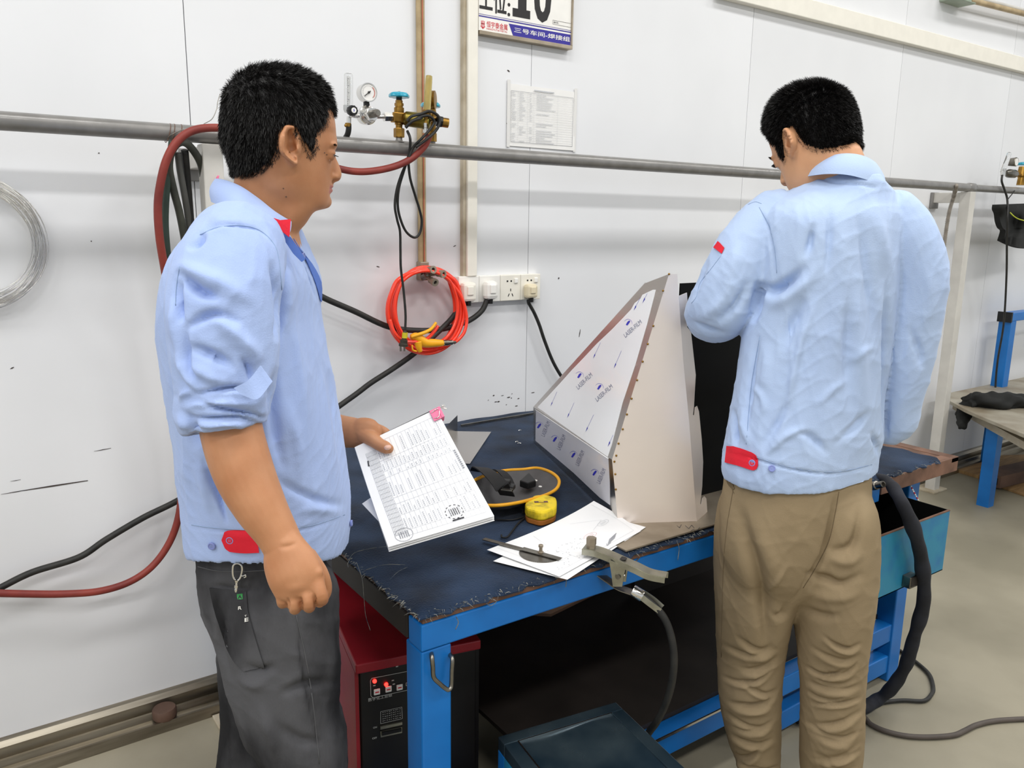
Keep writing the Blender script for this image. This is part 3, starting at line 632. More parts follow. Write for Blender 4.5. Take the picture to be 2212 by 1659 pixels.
q = MB(); q.lathe(f(2172, 374), f(2195, 376)-f(2172, 374), [(0, 5*t_), (.3, 9*t_), (.8, 9*t_), (1, 6*t_)], 18); obj('regulator_body', q, M_steel, r3, True, auto=35)
q = MB(); q.lathe(f(2204, 400), f(2210, 360)-f(2204, 400), [(0, 8*t_), (.4, 7*t_), (.5, 10*t_), (1, 8*t_)], 14); obj('valve_body', q, M_brass, r3, True, auto=35)
q = MB(); q.cyl(f(2192, 376), f(2206, 378), 4*t_, n=10); obj('union', q, M_brass, r3, True, auto=35)
q = MB(); q.lathe(f(2210, 357), f(2211, 350)-f(2210, 357), [(0, 11*t_), (.2, 12*t_), (.7, 11*t_), (1, 6*t_)], 28, fn=lambda t: 1+.05*math.cos(7*t)); obj('handwheel', q, M_turq, r3, True, auto=40)

# ================================================================== orange air hose coil, coupler, blow gun
cp = thing('air_coupler', 'three way brass air coupler on the wall at the foot of air line', 'coupler', wp(930, 612, -.02))
q = MB(); q.box((A[0]-.016, -.03, zb-.05), (A[0]+.016, 0, zb+.01)); obj('wall_block', q, M_plate, cp, bevel=.003)
c0 = wp(912, 600, -.02); hub = wp(922, 594, -.06)
q = MB(); q.tube([c0, hub], 8*s_, 12, 4); q.ball(hub, 9*s_, 14); obj('hub', q, M_steel, cp, True)
for a, b in (((922, 592), (930, 583)), ((925, 592), (950, 591)), ((922, 598), (934, 607))):
    e = wp(*b, -.085); d = nrm(nrm(e-hub)*.4+FY+np.array([.05, 0, -.1])); ln_ = .03
    q = MB(); q.tube([hub, e-d*.012], 5.5*s_, 10, 4); q.lathe(e-d*.012, d*ln_, [(0, 7*s_), (.1, 8.5*s_), (.6, 8.5*s_), (.62, 9.5*s_), (1, 9.5*s_), (1, 5*s_), (.7, 4.5*s_)], 20)
    k = obj('quick_socket', q, M_plate, cp, True, auto=35)
    q = MB(); q.cyl(e-d*.012+d*ln_*.75, e-d*.012+d*ln_*.8, 5*s_, n=16); obj('bore', q, M_black, k)
rr = random.Random(11)
oh = thing('air_hose_coil', 'bright orange air hose coiled and hung on the coupler', 'hose', wp(922, 755, -.05))
for k in range(9):
    cx = 922+rr.uniform(-5, 7); cy = 666+rr.uniform(-2, 6); ra = 70+rr.uniform(-8, 12); rbv = 86+rr.uniform(-4, 8); Yk = -.03-.008*k+rr.uniform(-.003, .003)
    L = []
    for t in np.linspace(0, 2*math.pi, 29)[:-1]:
        y = cy-rbv*math.sin(t); x = cx+ra*math.cos(t)
        if math.sin(t) > .6: y = y*.8+.2*(582+k*1.5)
        L.append(wp(x, y, Yk+.004*math.sin(2*t+k)))
    q = MB(); q.tube(L, 4.2*s_, 8, 4, closed=True); obj('hose_turn', q, M_orange, oh, True)
q = MB(); q.tube(pY([(950, 590, -.08), (975, 612, -.085), (998, 645, -.09), (1008, 685, -.095), (1004, 715, -.1), (992, 732, -.1), (980, 741, -.1)]), 4.2*s_, 10, 8); obj('hose_tail', q, M_orange, oh, True)
q = MB(); q.tube(pY([(946, 704, -.118), (938, 716, -.12), (920, 733, -.122), (895, 738, -.12), (870, 736, -.115), (852, 718, -.11), (842, 690, -.1)]), 4.2*s_, 10, 8); obj('hose_tail', q, M_orange, oh, True)
bg = thing('blow_gun', 'yellow air blow gun hanging in the orange hose coil', 'air gun', wp(920, 762, -.11))
f = lambda L: [wp(x, y, Y) for x, y, Y in L]
q = MB(); q.tube(f([(888, 728, -.115), (900, 728, -.116), (918, 740, -.118), (940, 741, -.116), (956, 741, -.114)]), [7*s_, 11*s_, 12*s_, 10*s_, 8*s_], 14, 6); obj('gun_body', q, M_yel, bg, True)
q = MB(); q.tube(f([(903, 738, -.118), (905, 750, -.12), (908, 760, -.12)]), [11*s_, 8*s_, 5*s_], 12, 6); obj('nozzle_base', q, M_yel, bg, True)
q = MB(); q.tube(f([(888, 728, -.122), (900, 724, -.128), (918, 718, -.13), (932, 710, -.13), (942, 697, -.128)]), [4*s_, 4.5*s_, 4.5*s_, 4*s_, 3.5*s_], 10, 6); obj('trigger', q, M_yel, bg, True)
q = MB(); q.tube(f([(890, 745, -.118), (892, 756, -.12), (900, 759, -.12)]), 2.2*s_, 8, 6); obj('guard', q, M_yel, bg, True)
q = MB(); e0, e1 = wp(956, 741, -.112), wp(984, 739, -.104); q.lathe(e0, e1-e0, [(0, 6*s_), (.05, 7.5*s_), (.4, 7.5*s_), (.42, 6*s_), (.7, 6.5*s_), (.75, 4.5*s_), (1, 3.5*s_)], 18); obj('hose_fitting', q, M_steel, bg, True, auto=35)
# thin black cord with two pin plug hanging over the pipe
cd = thing('extension_lead', 'thin black lead with two pin plug hanging from the regulator', 'lead', wp(872, 755, -.15))
def cordpart(L, r=3.0): q = MB(); q.tube(pY(L), r*s_, 8, 8); obj('cord', q, M_rubber, cd, True)
cordpart([(885, 265, -.24), (905, 254, -.25), (925, 250, -.255), (938, 262, -.25), (930, 278, -.25), (910, 300, -.25), (893, 318, -.23), (882, 345, -.22), (868, 375, -.2), (857, 410, -.19), (853, 445, -.18), (858, 475, -.17), (864, 500, -.16),
          (865, 540, -.15), (866, 580, -.145), (872, 630, -.14), (876, 680, -.138), (875, 716, -.136)])
cordpart([(880, 283, -.22), (886, 300, -.235), (884, 330, -.22), (872, 370, -.2), (862, 405, -.19), (859, 440, -.18), (864, 470, -.17), (877, 500, -.16), (895, 513, -.15), (907, 503, -.15), (911, 478, -.155), (906, 452, -.165), (896, 420, -.18), (886, 385, -.2), (882, 350, -.22)])
cordpart([(880, 262, -.245), (888, 252, -.25), (910, 246, -.25), (928, 240, -.255), (946, 250, -.25), (950, 265, -.25), (940, 284, -.25), (920, 302, -.25), (898, 318, -.24)], 3.2)
cordpart([(876, 276, -.24), (890, 262, -.25), (912, 254, -.25)], 3.4)
q = MB(); q.lathe(wp(875, 714, -.136), wp(871, 748, -.134)-wp(875, 714, -.136), [(0, 3.5*s_), (.1, 5*s_), (.55, 6*s_), (.6, 9*s_), (.8, 9*s_), (.85, 11*s_), (1, 11*s_)], 14); pb = obj('plug_body', q, mat('dirty_black_plug', (52, 46, 36), .5), cd, True, auto=35)
q = MB(); q.lathe(wp(875, 718, -.136), wp(874, 730, -.135)-wp(875, 718, -.136), [(0, 6.5*s_), (1, 7*s_)], 14); obj('yellow_tag', q, mat('yellow_tag', (206, 190, 40), .5), pb, True, auto=35)
for dx in (-4, 4):
    q = MB(); q.box(wp(868+dx, 759, -.136), wp(871+dx, 747, -.134)); obj('pin', q, M_steel, pb)
# ================================================================== workbench
HT = .765; BX0, BX1, BY0, BY1 = .630, 2.486, -1.19, -.03
bn = thing('workbench', 'blue steel workbench covered with a worn dark denim mat', 'workbench', ((BX0+BX1)/2, (BY0+BY1)/2, 0))
q = MB(); q.box((BX0+.004, BY0+.004, .745), (BX1-.004, BY1, .756)); obj('top_plate', q, M_rust, bn)
# mat: uneven sheet with frayed border
nx, ny = 90, 56
U = np.linspace(0, 1, nx); V = np.linspace(0, 1, ny); P = np.zeros((ny, nx, 3))
for j in range(ny):
    for i in range(nx):
        x = BX0-.006+(BX1-.085-BX0)*U[i]; y = BY0-.004+(BY1-BY0)*V[j]
        e = .0045*math.sin(i*1.7+j*.3)+.003*math.sin(i*3.1+2)
        if j == 0: y += e
        if i == 0: x += .004*math.sin(j*2.1)+.003*math.sin(j*.9)
        if i == nx-1: x += .01*math.sin(j*1.3)
        z = HT+.0012*math.sin(i*.7+j*.4)+.001*math.sin(j*.9-i*.23)
        if j == 0 or i == 0: z -= .006
        P[j, i] = (x, y, z)
Q = P.copy(); Q[:, :, 2] = .7565
q = MB(); q.slab(P, Q); mt = obj('mat', q, M_denim, bn, True, auto=40)
q = MB(); rr = random.Random(4)
def strand(mb, p, d, L, w=.0007):
    p = np.array(p); d = nrm(d); sd = nrm(np.cross(d, [rr.uniform(-1, 1), rr.uniform(-1, 1), .3]))*w; k = p+d*L*.5+np.array([rr.uniform(-1, 1), rr.uniform(-1, 1), rr.uniform(-.5, .6)])*L*.18
    e = p+d*L+np.array([0, 0, -L*.3]); mb.add([p-sd, p+sd, k+sd, k-sd, e], [(0, 1, 2, 3), (3, 2, 4)])
for i in range(520):
    x = BX0+(BX1-.1-BX0)*rr.random()**1.3
    strand(q, (x, BY0+rr.uniform(-.004, .012), HT-rr.uniform(0, .008)), (rr.uniform(-1, 1), -1, rr.uniform(-.4, .7)), rr.uniform(.004, .016))
for i in range(180):
    y = BY0+rr.random()**1.3*.6
    strand(q, (BX0-.004+rr.uniform(-.003, .006), y, HT-rr.uniform(0, .008)), (-1, rr.uniform(-1, 1), rr.uniform(-.4, .7)), rr.uniform(.004, .014))
o = obj('frayed_edge', q, M_fray, bn); o['kind'] = 'stuff'
def thread(pts, r=.0006):
    q = MB(); q.tube(pts, r, 5, 6); obj('thread', q, M_fray, bn, True)
thread([onZ(840, 1180, HT+.03), onZ(800, 1185, HT+.02), onZ(765, 1195, HT+.003), onZ(752, 1215, HT), pt(752, 1225, 1.4)])
thread([pt(770, 1215, 1.47), pt(782, 1250, 1.46), pt(786, 1290, 1.46), pt(790, 1330, 1.46), pt(800, 1362, 1.46)])
thread([onZ(790, 1231, HT+.004), onZ(830, 1220, HT+.012), onZ(875, 1220, HT+.004)]); thread([onZ(842, 1252, HT+.003), onZ(860, 1235, HT+.01), onZ(880, 1225, HT+.004)])
for a in ([(846, 1270), (850, 1290), (872, 1302), (900, 1310)], [(880, 1295), (893, 1316), (915, 1332), (935, 1350)], [(884, 1300), (886, 1320), (885, 1350), (888, 1358)], [(890, 1300), (905, 1322), (918, 1340), (930, 1352)]):
    thread([pt(x, y, 1.43) for x, y in a])
for a in ([(1223, 1252), (1223, 1260), (1222, 1268)], [(1462, 1168), (1467, 1185), (1464, 1210)], [(985, 1332), (990, 1345), (984, 1360)], [(1050, 1303), (1060, 1308), (1072, 1300), (1066, 1295)]):
    thread([onY(x, y, BY0-.008) for x, y in a], .0009)
# frame
def brail(a, b, w=.05, h=.052, m=M_blue, nm='rail'):
    q = MB(); q.bar(a, b, w, h); obj(nm, q, m, bn, bevel=.003)
zr = .744-.026
brail((BX0, BY0+.026, zr), (1.62, BY0+.026, zr)); brail((1.62, BY0+.026, zr), (2.08, BY0+.026, zr), m=M_blue)
q = MB(); q.box((2.08, BY0-.003, .712), (BX1+.012, BY0+.005, .758)); q.box((2.08, BY0+.005, .75), (BX1+.012, BY0+.035, .758)); obj('front_edging', q, M_rust, bn, bevel=.002)
q = MB(); q.box((BX1-.03, BY0-.003, .742), (BX1+.012, BY1, .758)); obj('side_edging', q, M_rust, bn, bevel=.002)
brail((BX0+.026, BY0+.06, zr), (BX0+.026, BY1-.02, zr), m=M_dark); brail((BX1-.03, BY0+.06, zr), (BX1-.03, BY1-.02, zr)); brail((BX0, BY1-.04, zr), (BX1-.03, BY1-.04, zr))
def leg(x, y, m=M_blue):
    q = MB(); q.box((x-.031, y-.030, 0), (x+.031, y+.031, .691)); return obj('leg', q, m, bn, bevel=.004)
lg = leg(BX0+.032, BY0+.033); leg(BX0+.04, BY1-.06); leg(2.40, BY0+.1); leg(2.40, BY1-.06); leg(1.78, BY0+.1); leg(1.78, BY1-.06)
brail((BX0+.07, BY0+.1, .17), (2.4, BY0+.1, .17), .05, .06); brail((BX0+.04, BY0+.06, .17), (BX0+.04, BY1-.06, .17), .05, .06); brail((BX0+.07, BY1-.06, .17), (2.4, BY1-.06, .17), .05, .06)
brail((1.78, BY0+.1, .06), (2.4, BY0+.1, .06), .05, .06); brail((2.4, BY0+.1, .44), (1.78, BY0+.1, .44), .05, .05)
q = MB(); q.bar((.74, BY0+.074, .199), (1.74, BY0+.074, .199), .004, .006); obj('bright_edge', q, M_chrome, bn)  # chrome strip drawn in as the highlight along the front rail
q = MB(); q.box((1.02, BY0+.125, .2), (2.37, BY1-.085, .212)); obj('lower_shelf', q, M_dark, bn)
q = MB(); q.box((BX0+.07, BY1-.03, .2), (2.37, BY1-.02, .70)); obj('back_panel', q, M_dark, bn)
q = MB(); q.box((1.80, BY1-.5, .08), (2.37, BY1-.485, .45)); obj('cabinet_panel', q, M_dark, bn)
q = MB(); a, b, c = onZ(1110, 1328, .655), onZ(1190, 1332, .655), onZ(1312, 1272, .655); d = a+(c-b)
q.prism([a, b, c, d], (0, 0, .006)); q.prism([b, c, c+[-.01, .01, 0], b+[-.01, .01, 0]], (0, 0, .022)); q.prism([a, b, b+[0, .01, 0], a+[0, .01, 0]], (0, 0, .02)); obj('tray', q, M_brwd, bn)
# steel rod hook on the front leg
q = MB(); f = lambda L: [onY(x, y, Y) for x, y, Y in L]
q.tube(f([(932, 1412, BY0+.004), (933, 1420, BY0-.012), (935, 1440, BY0-.014), (937, 1463, BY0-.014), (950, 1477, BY0-.016), (965, 1489, BY0-.016), (972, 1488, BY0-.016), (975, 1478, BY0-.014), (976, 1450, BY0-.014), (977, 1424, BY0-.012), (972, 1414, BY0+.004)]), .0042, 10, 6)
obj('rod_hook', q, M_steel, bn, True)
bc = thing('bead_string', 'short string of small white beads hanging by the front bench leg', 'bead string', pt(924, 1425, 1.435))
for k in range(26):
    q = MB(); y = 1338+k*3.3; q.ball(pt(925-1.2*math.sin(k*.35)-k*.14, y, 1.425), .0017, 8); obj('bead', q, M_white, bc, True)

# drawer pulled out at the right
dr = thing('drawer', 'blue steel drawer pulled open at the right end of bench', 'drawer', (2.06, -1.06, .475))
dx0, dx1, dy0, dy1, dz0, dz1 = 1.83, 2.288, -1.285, -.82, .472, .655
for nm, a, b, m in (('front', (dx0, dy0, dz0), (dx1, dy0+.003, dz1), M_dblue), ('side', (dx1-.003, dy0+.003, dz0), (dx1, dy1, dz1), M_blackm), ('side', (dx0, dy0+.003, dz0), (dx0+.003, dy1, dz1), M_blackm),
                    ('back', (dx0, dy1-.003, dz0), (dx1, dy1, dz1), M_blackm), ('base', (dx0, dy0, dz0), (dx1, dy1, dz0+.003), M_blackm)):
    q = MB(); q.box(a, b); obj(nm, q, m, dr)
q = MB(); c = onY(1957, 1250, dy0); q.box(c+[-.021, -.024, -.017], c+[.021, 0, .017]); h = obj('handle', q, M_steel, dr, bevel=.002)
q = MB(); q.box(c+[-.017, -.0245, -.012], c+[.017, -.022, .014]); obj('handle_recess', q, M_dark, h)
q = MB(); q.box((dx0, dy0-.001, dz1-.002), (dx1, dy0+.005, dz1+.001)); obj('rim', q, M_rust, dr)

# ================================================================== things on the bench
MT = HT+.0022
# --- steel plate under the work
q = MB(); q.box((1.12, -1.187, MT), (1.62, -1.03, MT+.004)); sp = obj('steel_plate', q, M_plate, label='flat dull steel plate lying under the sheet metal part', cat='plate', bevel=.0008)
q = MB()
for L in ([(1462, 1135), (1468, 1140), (1472, 1133)], [(1480, 1135), (1488, 1142), (1494, 1134), (1500, 1141)], [(1492, 1147), (1498, 1143), (1504, 1147), (1512, 1139)]):
    for a, b in zip(L, L[1:]): line3(q, onZ(*a, MT+.0045), onZ(*b, MT+.0045), .0012, UP)
obj('chalk_figures', q, M_inkd, sp)
# --- sheet metal hood
ZB = MT+.0042
R2 = onZ(1335, 1131, ZB); E1 = onZ(1505, 1126, ZB); nS = nrm(np.cross(E1-R2, UP)); nS = nS if nS@(CP-R2) > 0 else -nS
Sp = lambda x, y: onP(x, y, R2, nS)
T, R1 = Sp(1445, 592), Sp(1322, 993)
L2 = onZ(1153, 957, MT); nK = nrm(np.cross(R1-R2, L2-R2)); nK = nK if nK@(CP-R2) > 0 else -nK
Kp = lambda x, y: onP(x, y, R2, nK)
L1 = Kp(1152, 879); nF = nrm(np.cross(L1-R1, T-R1)); nF = nF if nF@(CP-R1) > 0 else -nF
Fp = lambda x, y: onP(x, y, R1, nF)
T2 = Fp(1393, 612)
hd = thing('sheet_metal_hood', 'wedge shaped stainless hood with white film standing on the bench', 'metal part', ((R2+L2)/2)*[1, 1, 0]+[0, 0, ZB])
q = MB(); q.prism([R1, L1, T2, T], -nF*.0015); obj('sloping_face', q, M_inox, hd)
q = MB(); q.prism([R2, L2, L1, R1], -nK*.0015); obj('skirt', q, M_inox, hd)
sp_poly = [T, Sp(1463, 592), Sp(1466, 640), Sp(1476, 780), Sp(1489, 915), E1, R2, R1]
q = MB(); q.prism(sp_poly, -nS*.0015); obj('side_panel', q, M_inoxb, hd)
q = MB(); q.prism([T2, L1, L2, L2+(T-T2)*.0+[.02, .02, 0], T2+[.02, .02, 0]], nK*-.0015); obj('back_panel', q, M_inox, hd)
E0 = Sp(1464, 640); dF = nrm([.9, .38, 0]); nFl = nrm(np.cross(E1-E0, dF)); nFl = nFl if nFl@(CP-E0) > 0 else -nFl
Gp = lambda x, y: onP(x, y, E1, nFl)
pl = [(1465, 640), (1484, 632), (1488, 690), (1484, 706), (1489, 712), (1493, 719), (1503, 810), (1499, 880), (1497, 896), (1500, 898), (1502, 880), (1506, 877), (1510, 889), (1516, 950), (1519, 998), (1517, 1050), (1513, 1088), (1515, 1092), (1518, 1076), (1522, 1072), (1526, 1077), (1529.5, 1126), (1505, 1127), (1489, 915), (1476, 780)]
q = MB(); q.prism([Gp(x, y) for x, y in pl], -nFl*.0015); obj('slotted_flange', q, M_inoxb, hd)
fpoly = [(1161, 880), (1313, 987), (1322, 960), (1345, 870), (1372, 790), (1398, 700), (1417, 626), (1411, 626), (1398, 632), (1388, 637), (1384, 645), (1371, 655), (1364, 668), (1345, 688), (1322, 712), (1290, 742), (1262, 772), (1235, 800), (1210, 828), (1185, 855)]
q = MB(); q.prism([Fp(*p)+nF*.0002 for p in fpoly], nF*.0004); fm = obj('film', q, M_film, hd)
q = MB(); q.prism([Kp(*p)+nK*.0002 for p in ((1158, 886), (1314, 991), (1317, 1040), (1318, 1091), (1296, 1075), (1240, 1022), (1200, 988), (1157, 952))], nK*.0004); fk = obj('film', q, M_film_shade, hd)
q = MB(); q.tube([Kp(1157, 885)+nK*.001, Kp(1314, 990)+nK*.001], .0012, 6, 6); obj('film_fold', q, M_film, hd, True)
def arrow(mb, P_, n, a, b, mi=0):
    A_, B_ = P_(*a)+n*.001, P_(*b)+n*.001; line3(mb, A_, B_, .0011, n, mi); d = nrm(B_-A_); s = np.cross(d, n); mb.add([B_+d*.004, B_-d*.009+s*.0035, B_-d*.009-s*.0035], [(0, 1, 2)], mi)
def laser(mb, P_, n, bl, br, h, lx):
    B = np.array(bl, float); R_ = np.array(br, float); d = R_-B; L = np.hypot(*d); u = np.array([d[1], -d[0]])/L; 
    cs = [P_(*p)+n*.001 for p in (B, R_, R_+u*h, B+u*h)]
    put_text(mb, 'LASER-FILM', cs, 1, 0.0, .25)
    m = B+d*.5+u*(h*2.2)
    pts = [(-6, 4), (-1, -5), (4, -8), (6, -5), (2, 1), (-2, 6)]
    mb.add([P_(*(m+np.array(p)*.8*h/9))+n*.001 for p in pts], [tuple(range(6))], 0)
    t = np.linspace(-2.6, .2, 8)
    for a, b in zip(t, t[1:]): line3(mb, P_(*(m+9*h/9*np.array([math.cos(a), math.sin(a)])))+n*.001, P_(*(m+9*h/9*np.array([math.cos(b), math.sin(b)])))+n*.001, .0008, n, 0)
for a, b in (((1399, 634), (1390, 652)), ((1384, 643), (1371, 668)), ((1298, 740), (1283, 772)), ((1343, 758), (1328, 793)), ((1204, 846), (1191, 875)), ((1241, 870), (1227, 900)), ((1283, 896), (1267, 930)), ((1325, 940), (1315, 962))): q = MB(); arrow(q, Fp, nF, a, b); obj('arrow_print', q, M_print, fm)
for bl, br in (((1352, 730), (1389, 697)), ((1250, 842), (1282, 811)), ((1291, 868), (1326, 836))): q = MB(); laser(q, Fp, nF, bl, br, 9, 0); obj('film_logo', q, [M_print, M_printg], fm)
for x, y in ((1182, 944), (1216, 973), (1256, 1007), (1302, 1046)): q = MB(); laser(q, Kp, nK, (x-5, y), (x+8, y-32), 9, 0); obj('film_logo', q, [M_print, M_printg], fk)
for x, y in ((1445, 592), (1432, 628), (1411, 704), (1399, 743), (1388, 781), (1376, 821), (1364, 861), (1354, 895), (1345, 927), (1336, 958), (1331, 984), (1327, 997), (1329, 1024), (1330, 1057)):
    q = MB(); q.ball(Sp(x, y)+nS*.001, .0026, 8); obj('weld_bead', q, M_brass, hd, True)
# --- black plate held behind it
q = MB(); a = onY(1468, 612, -1.03); q.box((a[0], -1.034, MT), (a[0]+.30, -1.03, a[2])); obj('black_plate', q, M_blackm, label='tall matt black plate standing upright behind the slotted flange', cat='plate')

# --- loose drawings under the clamp
dw = thing('drawing_sheets', 'loose white drawing sheets lying under the clamp and protractor', 'paper', onZ(1215, 1180, MT))
def sheet(c, hfun, name, par, m=M_paper, n=16, th=.0003):
    P = np.array([[blin(c, u, v)+np.array([0, 0, hfun(u, v)]) for u in np.linspace(0, 1, n)] for v in np.linspace(0, 1, n)])
    q = MB(); q.slab(P, P-[0, 0, th]); return obj(name, q, m, par, True, auto=30), P
zz = MT+.003
c1 = [onZ(1062, 1212, zz), onZ(1222, 1252, zz), onZ(1392, 1142, zz), onZ(1272, 1108, zz)]
sheet([p+np.array([.004, .0, -.001]) for p in c1], lambda u, v: .004*v*v, 'sheet', dw)
c2 = [onZ(1052, 1190, zz), onZ(1208, 1248, zz), onZ(1384, 1150, zz), onZ(1282, 1103, zz)]
hf = lambda u, v: .0025+.022*(v**3)*(1-u)+.004*math.sin(3*u)*v
s2, P2_ = sheet(c2, hf, 'sheet', dw)
q = MB(); sp2 = lambda u, v: blin(c2, u, v)+np.array([0, 0, hf(u, v)+.0007]); rr = random.Random(8)
def sl(u0, v0, u1, v1, w=.0005, mi=0): line3(q, sp2(u0, v0), sp2(u1, v1), w, UP, mi)
for u0, v0, u1, v1 in ((.05, .06, .93, .06), (.93, .06, .93, .95), (.93, .95, .05, .95), (.2, .65, .45, .85), (.45, .85, .55, .7), (.62, .1, .62, .3), (.62, .3, .93, .3), (.62, .2, .93, .2), (.78, .1, .78, .3), (.1, .35, .4, .3)):
    n_ = 6
    for k in range(n_): sl(u0+(u1-u0)*k/n_, v0+(v1-v0)*k/n_, u0+(u1-u0)*(k+1)/n_, v0+(v1-v0)*(k+1)/n_)
for k in range(60):
    u = rr.uniform(.5, .9); v = rr.uniform(.08, .55); sl(u, v, u+.015, v, .0016)
for cx, cy, r, mi in ((.52, .83, .045, 0), (.62, .62, .05, 2)):
    for k in range(20):
        a, b = k*math.pi/10, (k+1)*math.pi/10; sl(cx+r*math.cos(a), cy+r*1.3*math.sin(a), cx+r*math.cos(b), cy+r*1.3*math.sin(b), .0007, mi)
    for k in range(5): sl(cx-r*.5, cy-r*.6+k*r*.3, cx+r*.5, cy-r*.6+k*r*.3, .001, mi)
for k in range(4): sl(.82+.02*k, .80-.02*k, .86+.02*k, .68-.02*k, .0016, 1)
for a, b in (((.90, .62), (.94, .60)), ((.94, .60), (.92, .66))): sl(*a, *b, .0012, 1)
obj('drawing_print', q, [M_inkl, M_ink, M_inkp], s2)

# --- protractor
K = onZ(1168, 1201, zz+.0045); d = nrm(onZ(1208, 1210, zz+.0045)-onZ(1045, 1164, zz+.0045)); s = np.cross(UP, d)
if s@(CP-K)*1 < 0: s = -s
pr = thing('protractor', 'steel protractor with swing arm lying on the drawing sheets', 'protractor', K)
q = MB(); K0 = onZ(1168, 1197, zz+.003); rr_ = .047
q.prism([K0+d*rr_*math.cos(t)+s*rr_*math.sin(t)+s*-.004 for t in np.linspace(-.1, math.pi+.1, 30)], (0, 0, .0012)); dp = obj('half_disc', q, M_steel, pr)
q = MB()
for k in range(31):
    t = math.pi*k/30; r0 = .040 if k % 5 else .037
    line3(q, K0+np.array([0, 0, .0016])+d*r0*math.cos(t)+s*r0*math.sin(t), K0+np.array([0, 0, .0016])+d*.044*math.cos(t)+s*.044*math.sin(t), .0004, UP)
obj('graduations', q, M_inkd, dp)
a, b = onZ(1045, 1164, zz+.006), onZ(1209, 1208, zz+.006); q = MB(); q.obox((a+b)/2, (b-a)/2, s*.006, (0, 0, .0009)); obj('swing_arm', q, M_steel, pr)
q = MB(); q.lathe(K0+[0, 0, .003], (0, 0, .018), [(0, .006), (.15, .006), (.2, .0035), (.7, .0035), (.72, .005), (.95, .005), (1, .004)], 18); obj('thumb_screw', q, M_plate, pr, True, auto=35)

# --- tape measure
tp = thing('tape_measure', 'dirty yellow tape measure standing on the denim mat', 'tape measure', onZ(1167, 1122, MT))
ol = [(1134, 1117), (1137, 1128), (1150, 1133), (1168, 1137), (1186, 1133), (1200, 1126), (1202, 1112), (1198, 1104), (1178, 1099), (1155, 1100), (1147, 1106)]
cb = list(crom([onZ(x, y, MT) for x, y in ol], 3, True)); cen = sum(cb)/len(cb)
q = MB(); q.prism([cen+(p-cen)*.97 for p in cb], (0, 0, .012)); obj('base', q, M_tapeb, tp, bevel=.002)
q = MB(); q.prism([p+[0, 0, .0122] for p in cb], (0, 0, .024)); obj('case', q, M_tape, tp, bevel=.005)
q = MB(); t0 = cen+[0, 0, .0367]; dd = nrm(HR*.93+HF*.1); d2 = np.cross(UP, dd); q.obox(t0+d2*.004, dd*.016, d2*.0055, UP*.0003); q.obox(t0+d2*.004+[0, 0, .0003], dd*.006, d2*.003, UP*.0003, 1); obj('badge', q, [M_rust, M_tape], tp)
q = MB(); q.box(onZ(1131, 1112, MT)+[-.003, -.003, .004], onZ(1131, 1112, MT)+[.006, .004, .016]); obj('end_hook', q, M_steel, tp)
q = MB(); q.tube([onZ(1134, 1118, MT+.004), onZ(1120, 1130, MT+.003), onZ(1106, 1148, MT+.003), onZ(1096, 1160, MT+.004), onZ(1085, 1161, MT+.003), onZ(1083, 1156, MT+.004)], .0022, 8, 8); obj('wrist_strap', q, M_web, tp, True)
q = MB(); q.tube([onZ(1134, 1116, MT+.004), onZ(1105, 1123, MT+.003), onZ(1065, 1122, MT+.003)], .002, 8, 6); obj('wrist_strap', q, M_web, tp, True)

# --- welding face shield lying inside up
fs = thing('welding_shield', 'grey welding face shield with yellow trim lying inside up', 'face shield', onZ(1110, 1055, MT))
zr_ = .806
ol = [(995, 1062), (1012, 1046), (1036, 1032), (1062, 1022), (1095, 1016), (1130, 1014), (1160, 1011), (1185, 1018), (1202, 1029), (1208, 1041), (1202, 1056), (1182, 1068), (1150, 1078), (1118, 1086), (1085, 1091), (1055, 1092), (1025, 1088), (1003, 1078)]
rim = crom([onZ(x, y, zr_+.006*math.sin(i)) for i, (x, y) in enumerate(ol)], 4, True); cen = rim.mean(0); cen[2] = MT+.004
n = len(rim); rings = []
for t in (1, .97, .9, .75, .55, .3, .08):
    z_ = lambda p: cen[2]+(p[2]-cen[2])*(t**2.6)
    rings.append([np.array([*(cen+(p-cen)*t)[:2], z_(p)]) for p in rim])
q = MB(); v = [p for r in rings for p in r]; v2 = [p-np.array([0, 0, .003]) for p in v]; K_ = len(v)
fc = [(i*n+k, i*n+(k+1) % n, (i+1)*n+(k+1) % n, (i+1)*n+k) for i in range(len(rings)-1) for k in range(n)]
q.add(v+v2, fc+[(K_+a, K_+d_, K_+c_, K_+b_) for a, b_, c_, d_ in fc]+[tuple((len(rings)-1)*n+k for k in range(n)), tuple(K_+(len(rings)-1)*n+k for k in range(n-1, -1, -1))]+[((k+1) % n, k, K_+k, K_+(k+1) % n) for k in range(n)])
obj('shell', q, M_shield, fs, True, auto=60)
q = MB(); q.tube(rim, .0042, 8, 1, closed=True); obj('trim', q, M_trim, fs, True)
def ribbon(pts, w, wv, th, sub=6):
    Pp = crom(pts, sub); m = len(Pp); wv = np.asarray(wv, float)
    Tn = np.gradient(Pp, axis=0); Tn /= np.linalg.norm(Tn, axis=1)[:, None]
    Aa = []; Bb = []
    for p, t in zip(Pp, Tn):
        sd = nrm(wv-t*(wv@t))*w/2; nn = np.cross(t, nrm(sd))*th/2
        Aa.append([p-sd+nn, p+sd+nn]); Bb.append([p-sd-nn, p+sd-nn])
    q = MB(); q.slab(np.array(Aa), np.array(Bb)); return q
wv = HR*.8-HF*.2
q = ribbon([onZ(1030, 1018, .80), onZ(1036, 1010, .83), onZ(1052, 1018, .848), onZ(1072, 1036, .85), onZ(1088, 1056, .838), onZ(1096, 1070, .80)], .036, wv, .003); obj('head_strap', q, M_web, fs, True, auto=40)
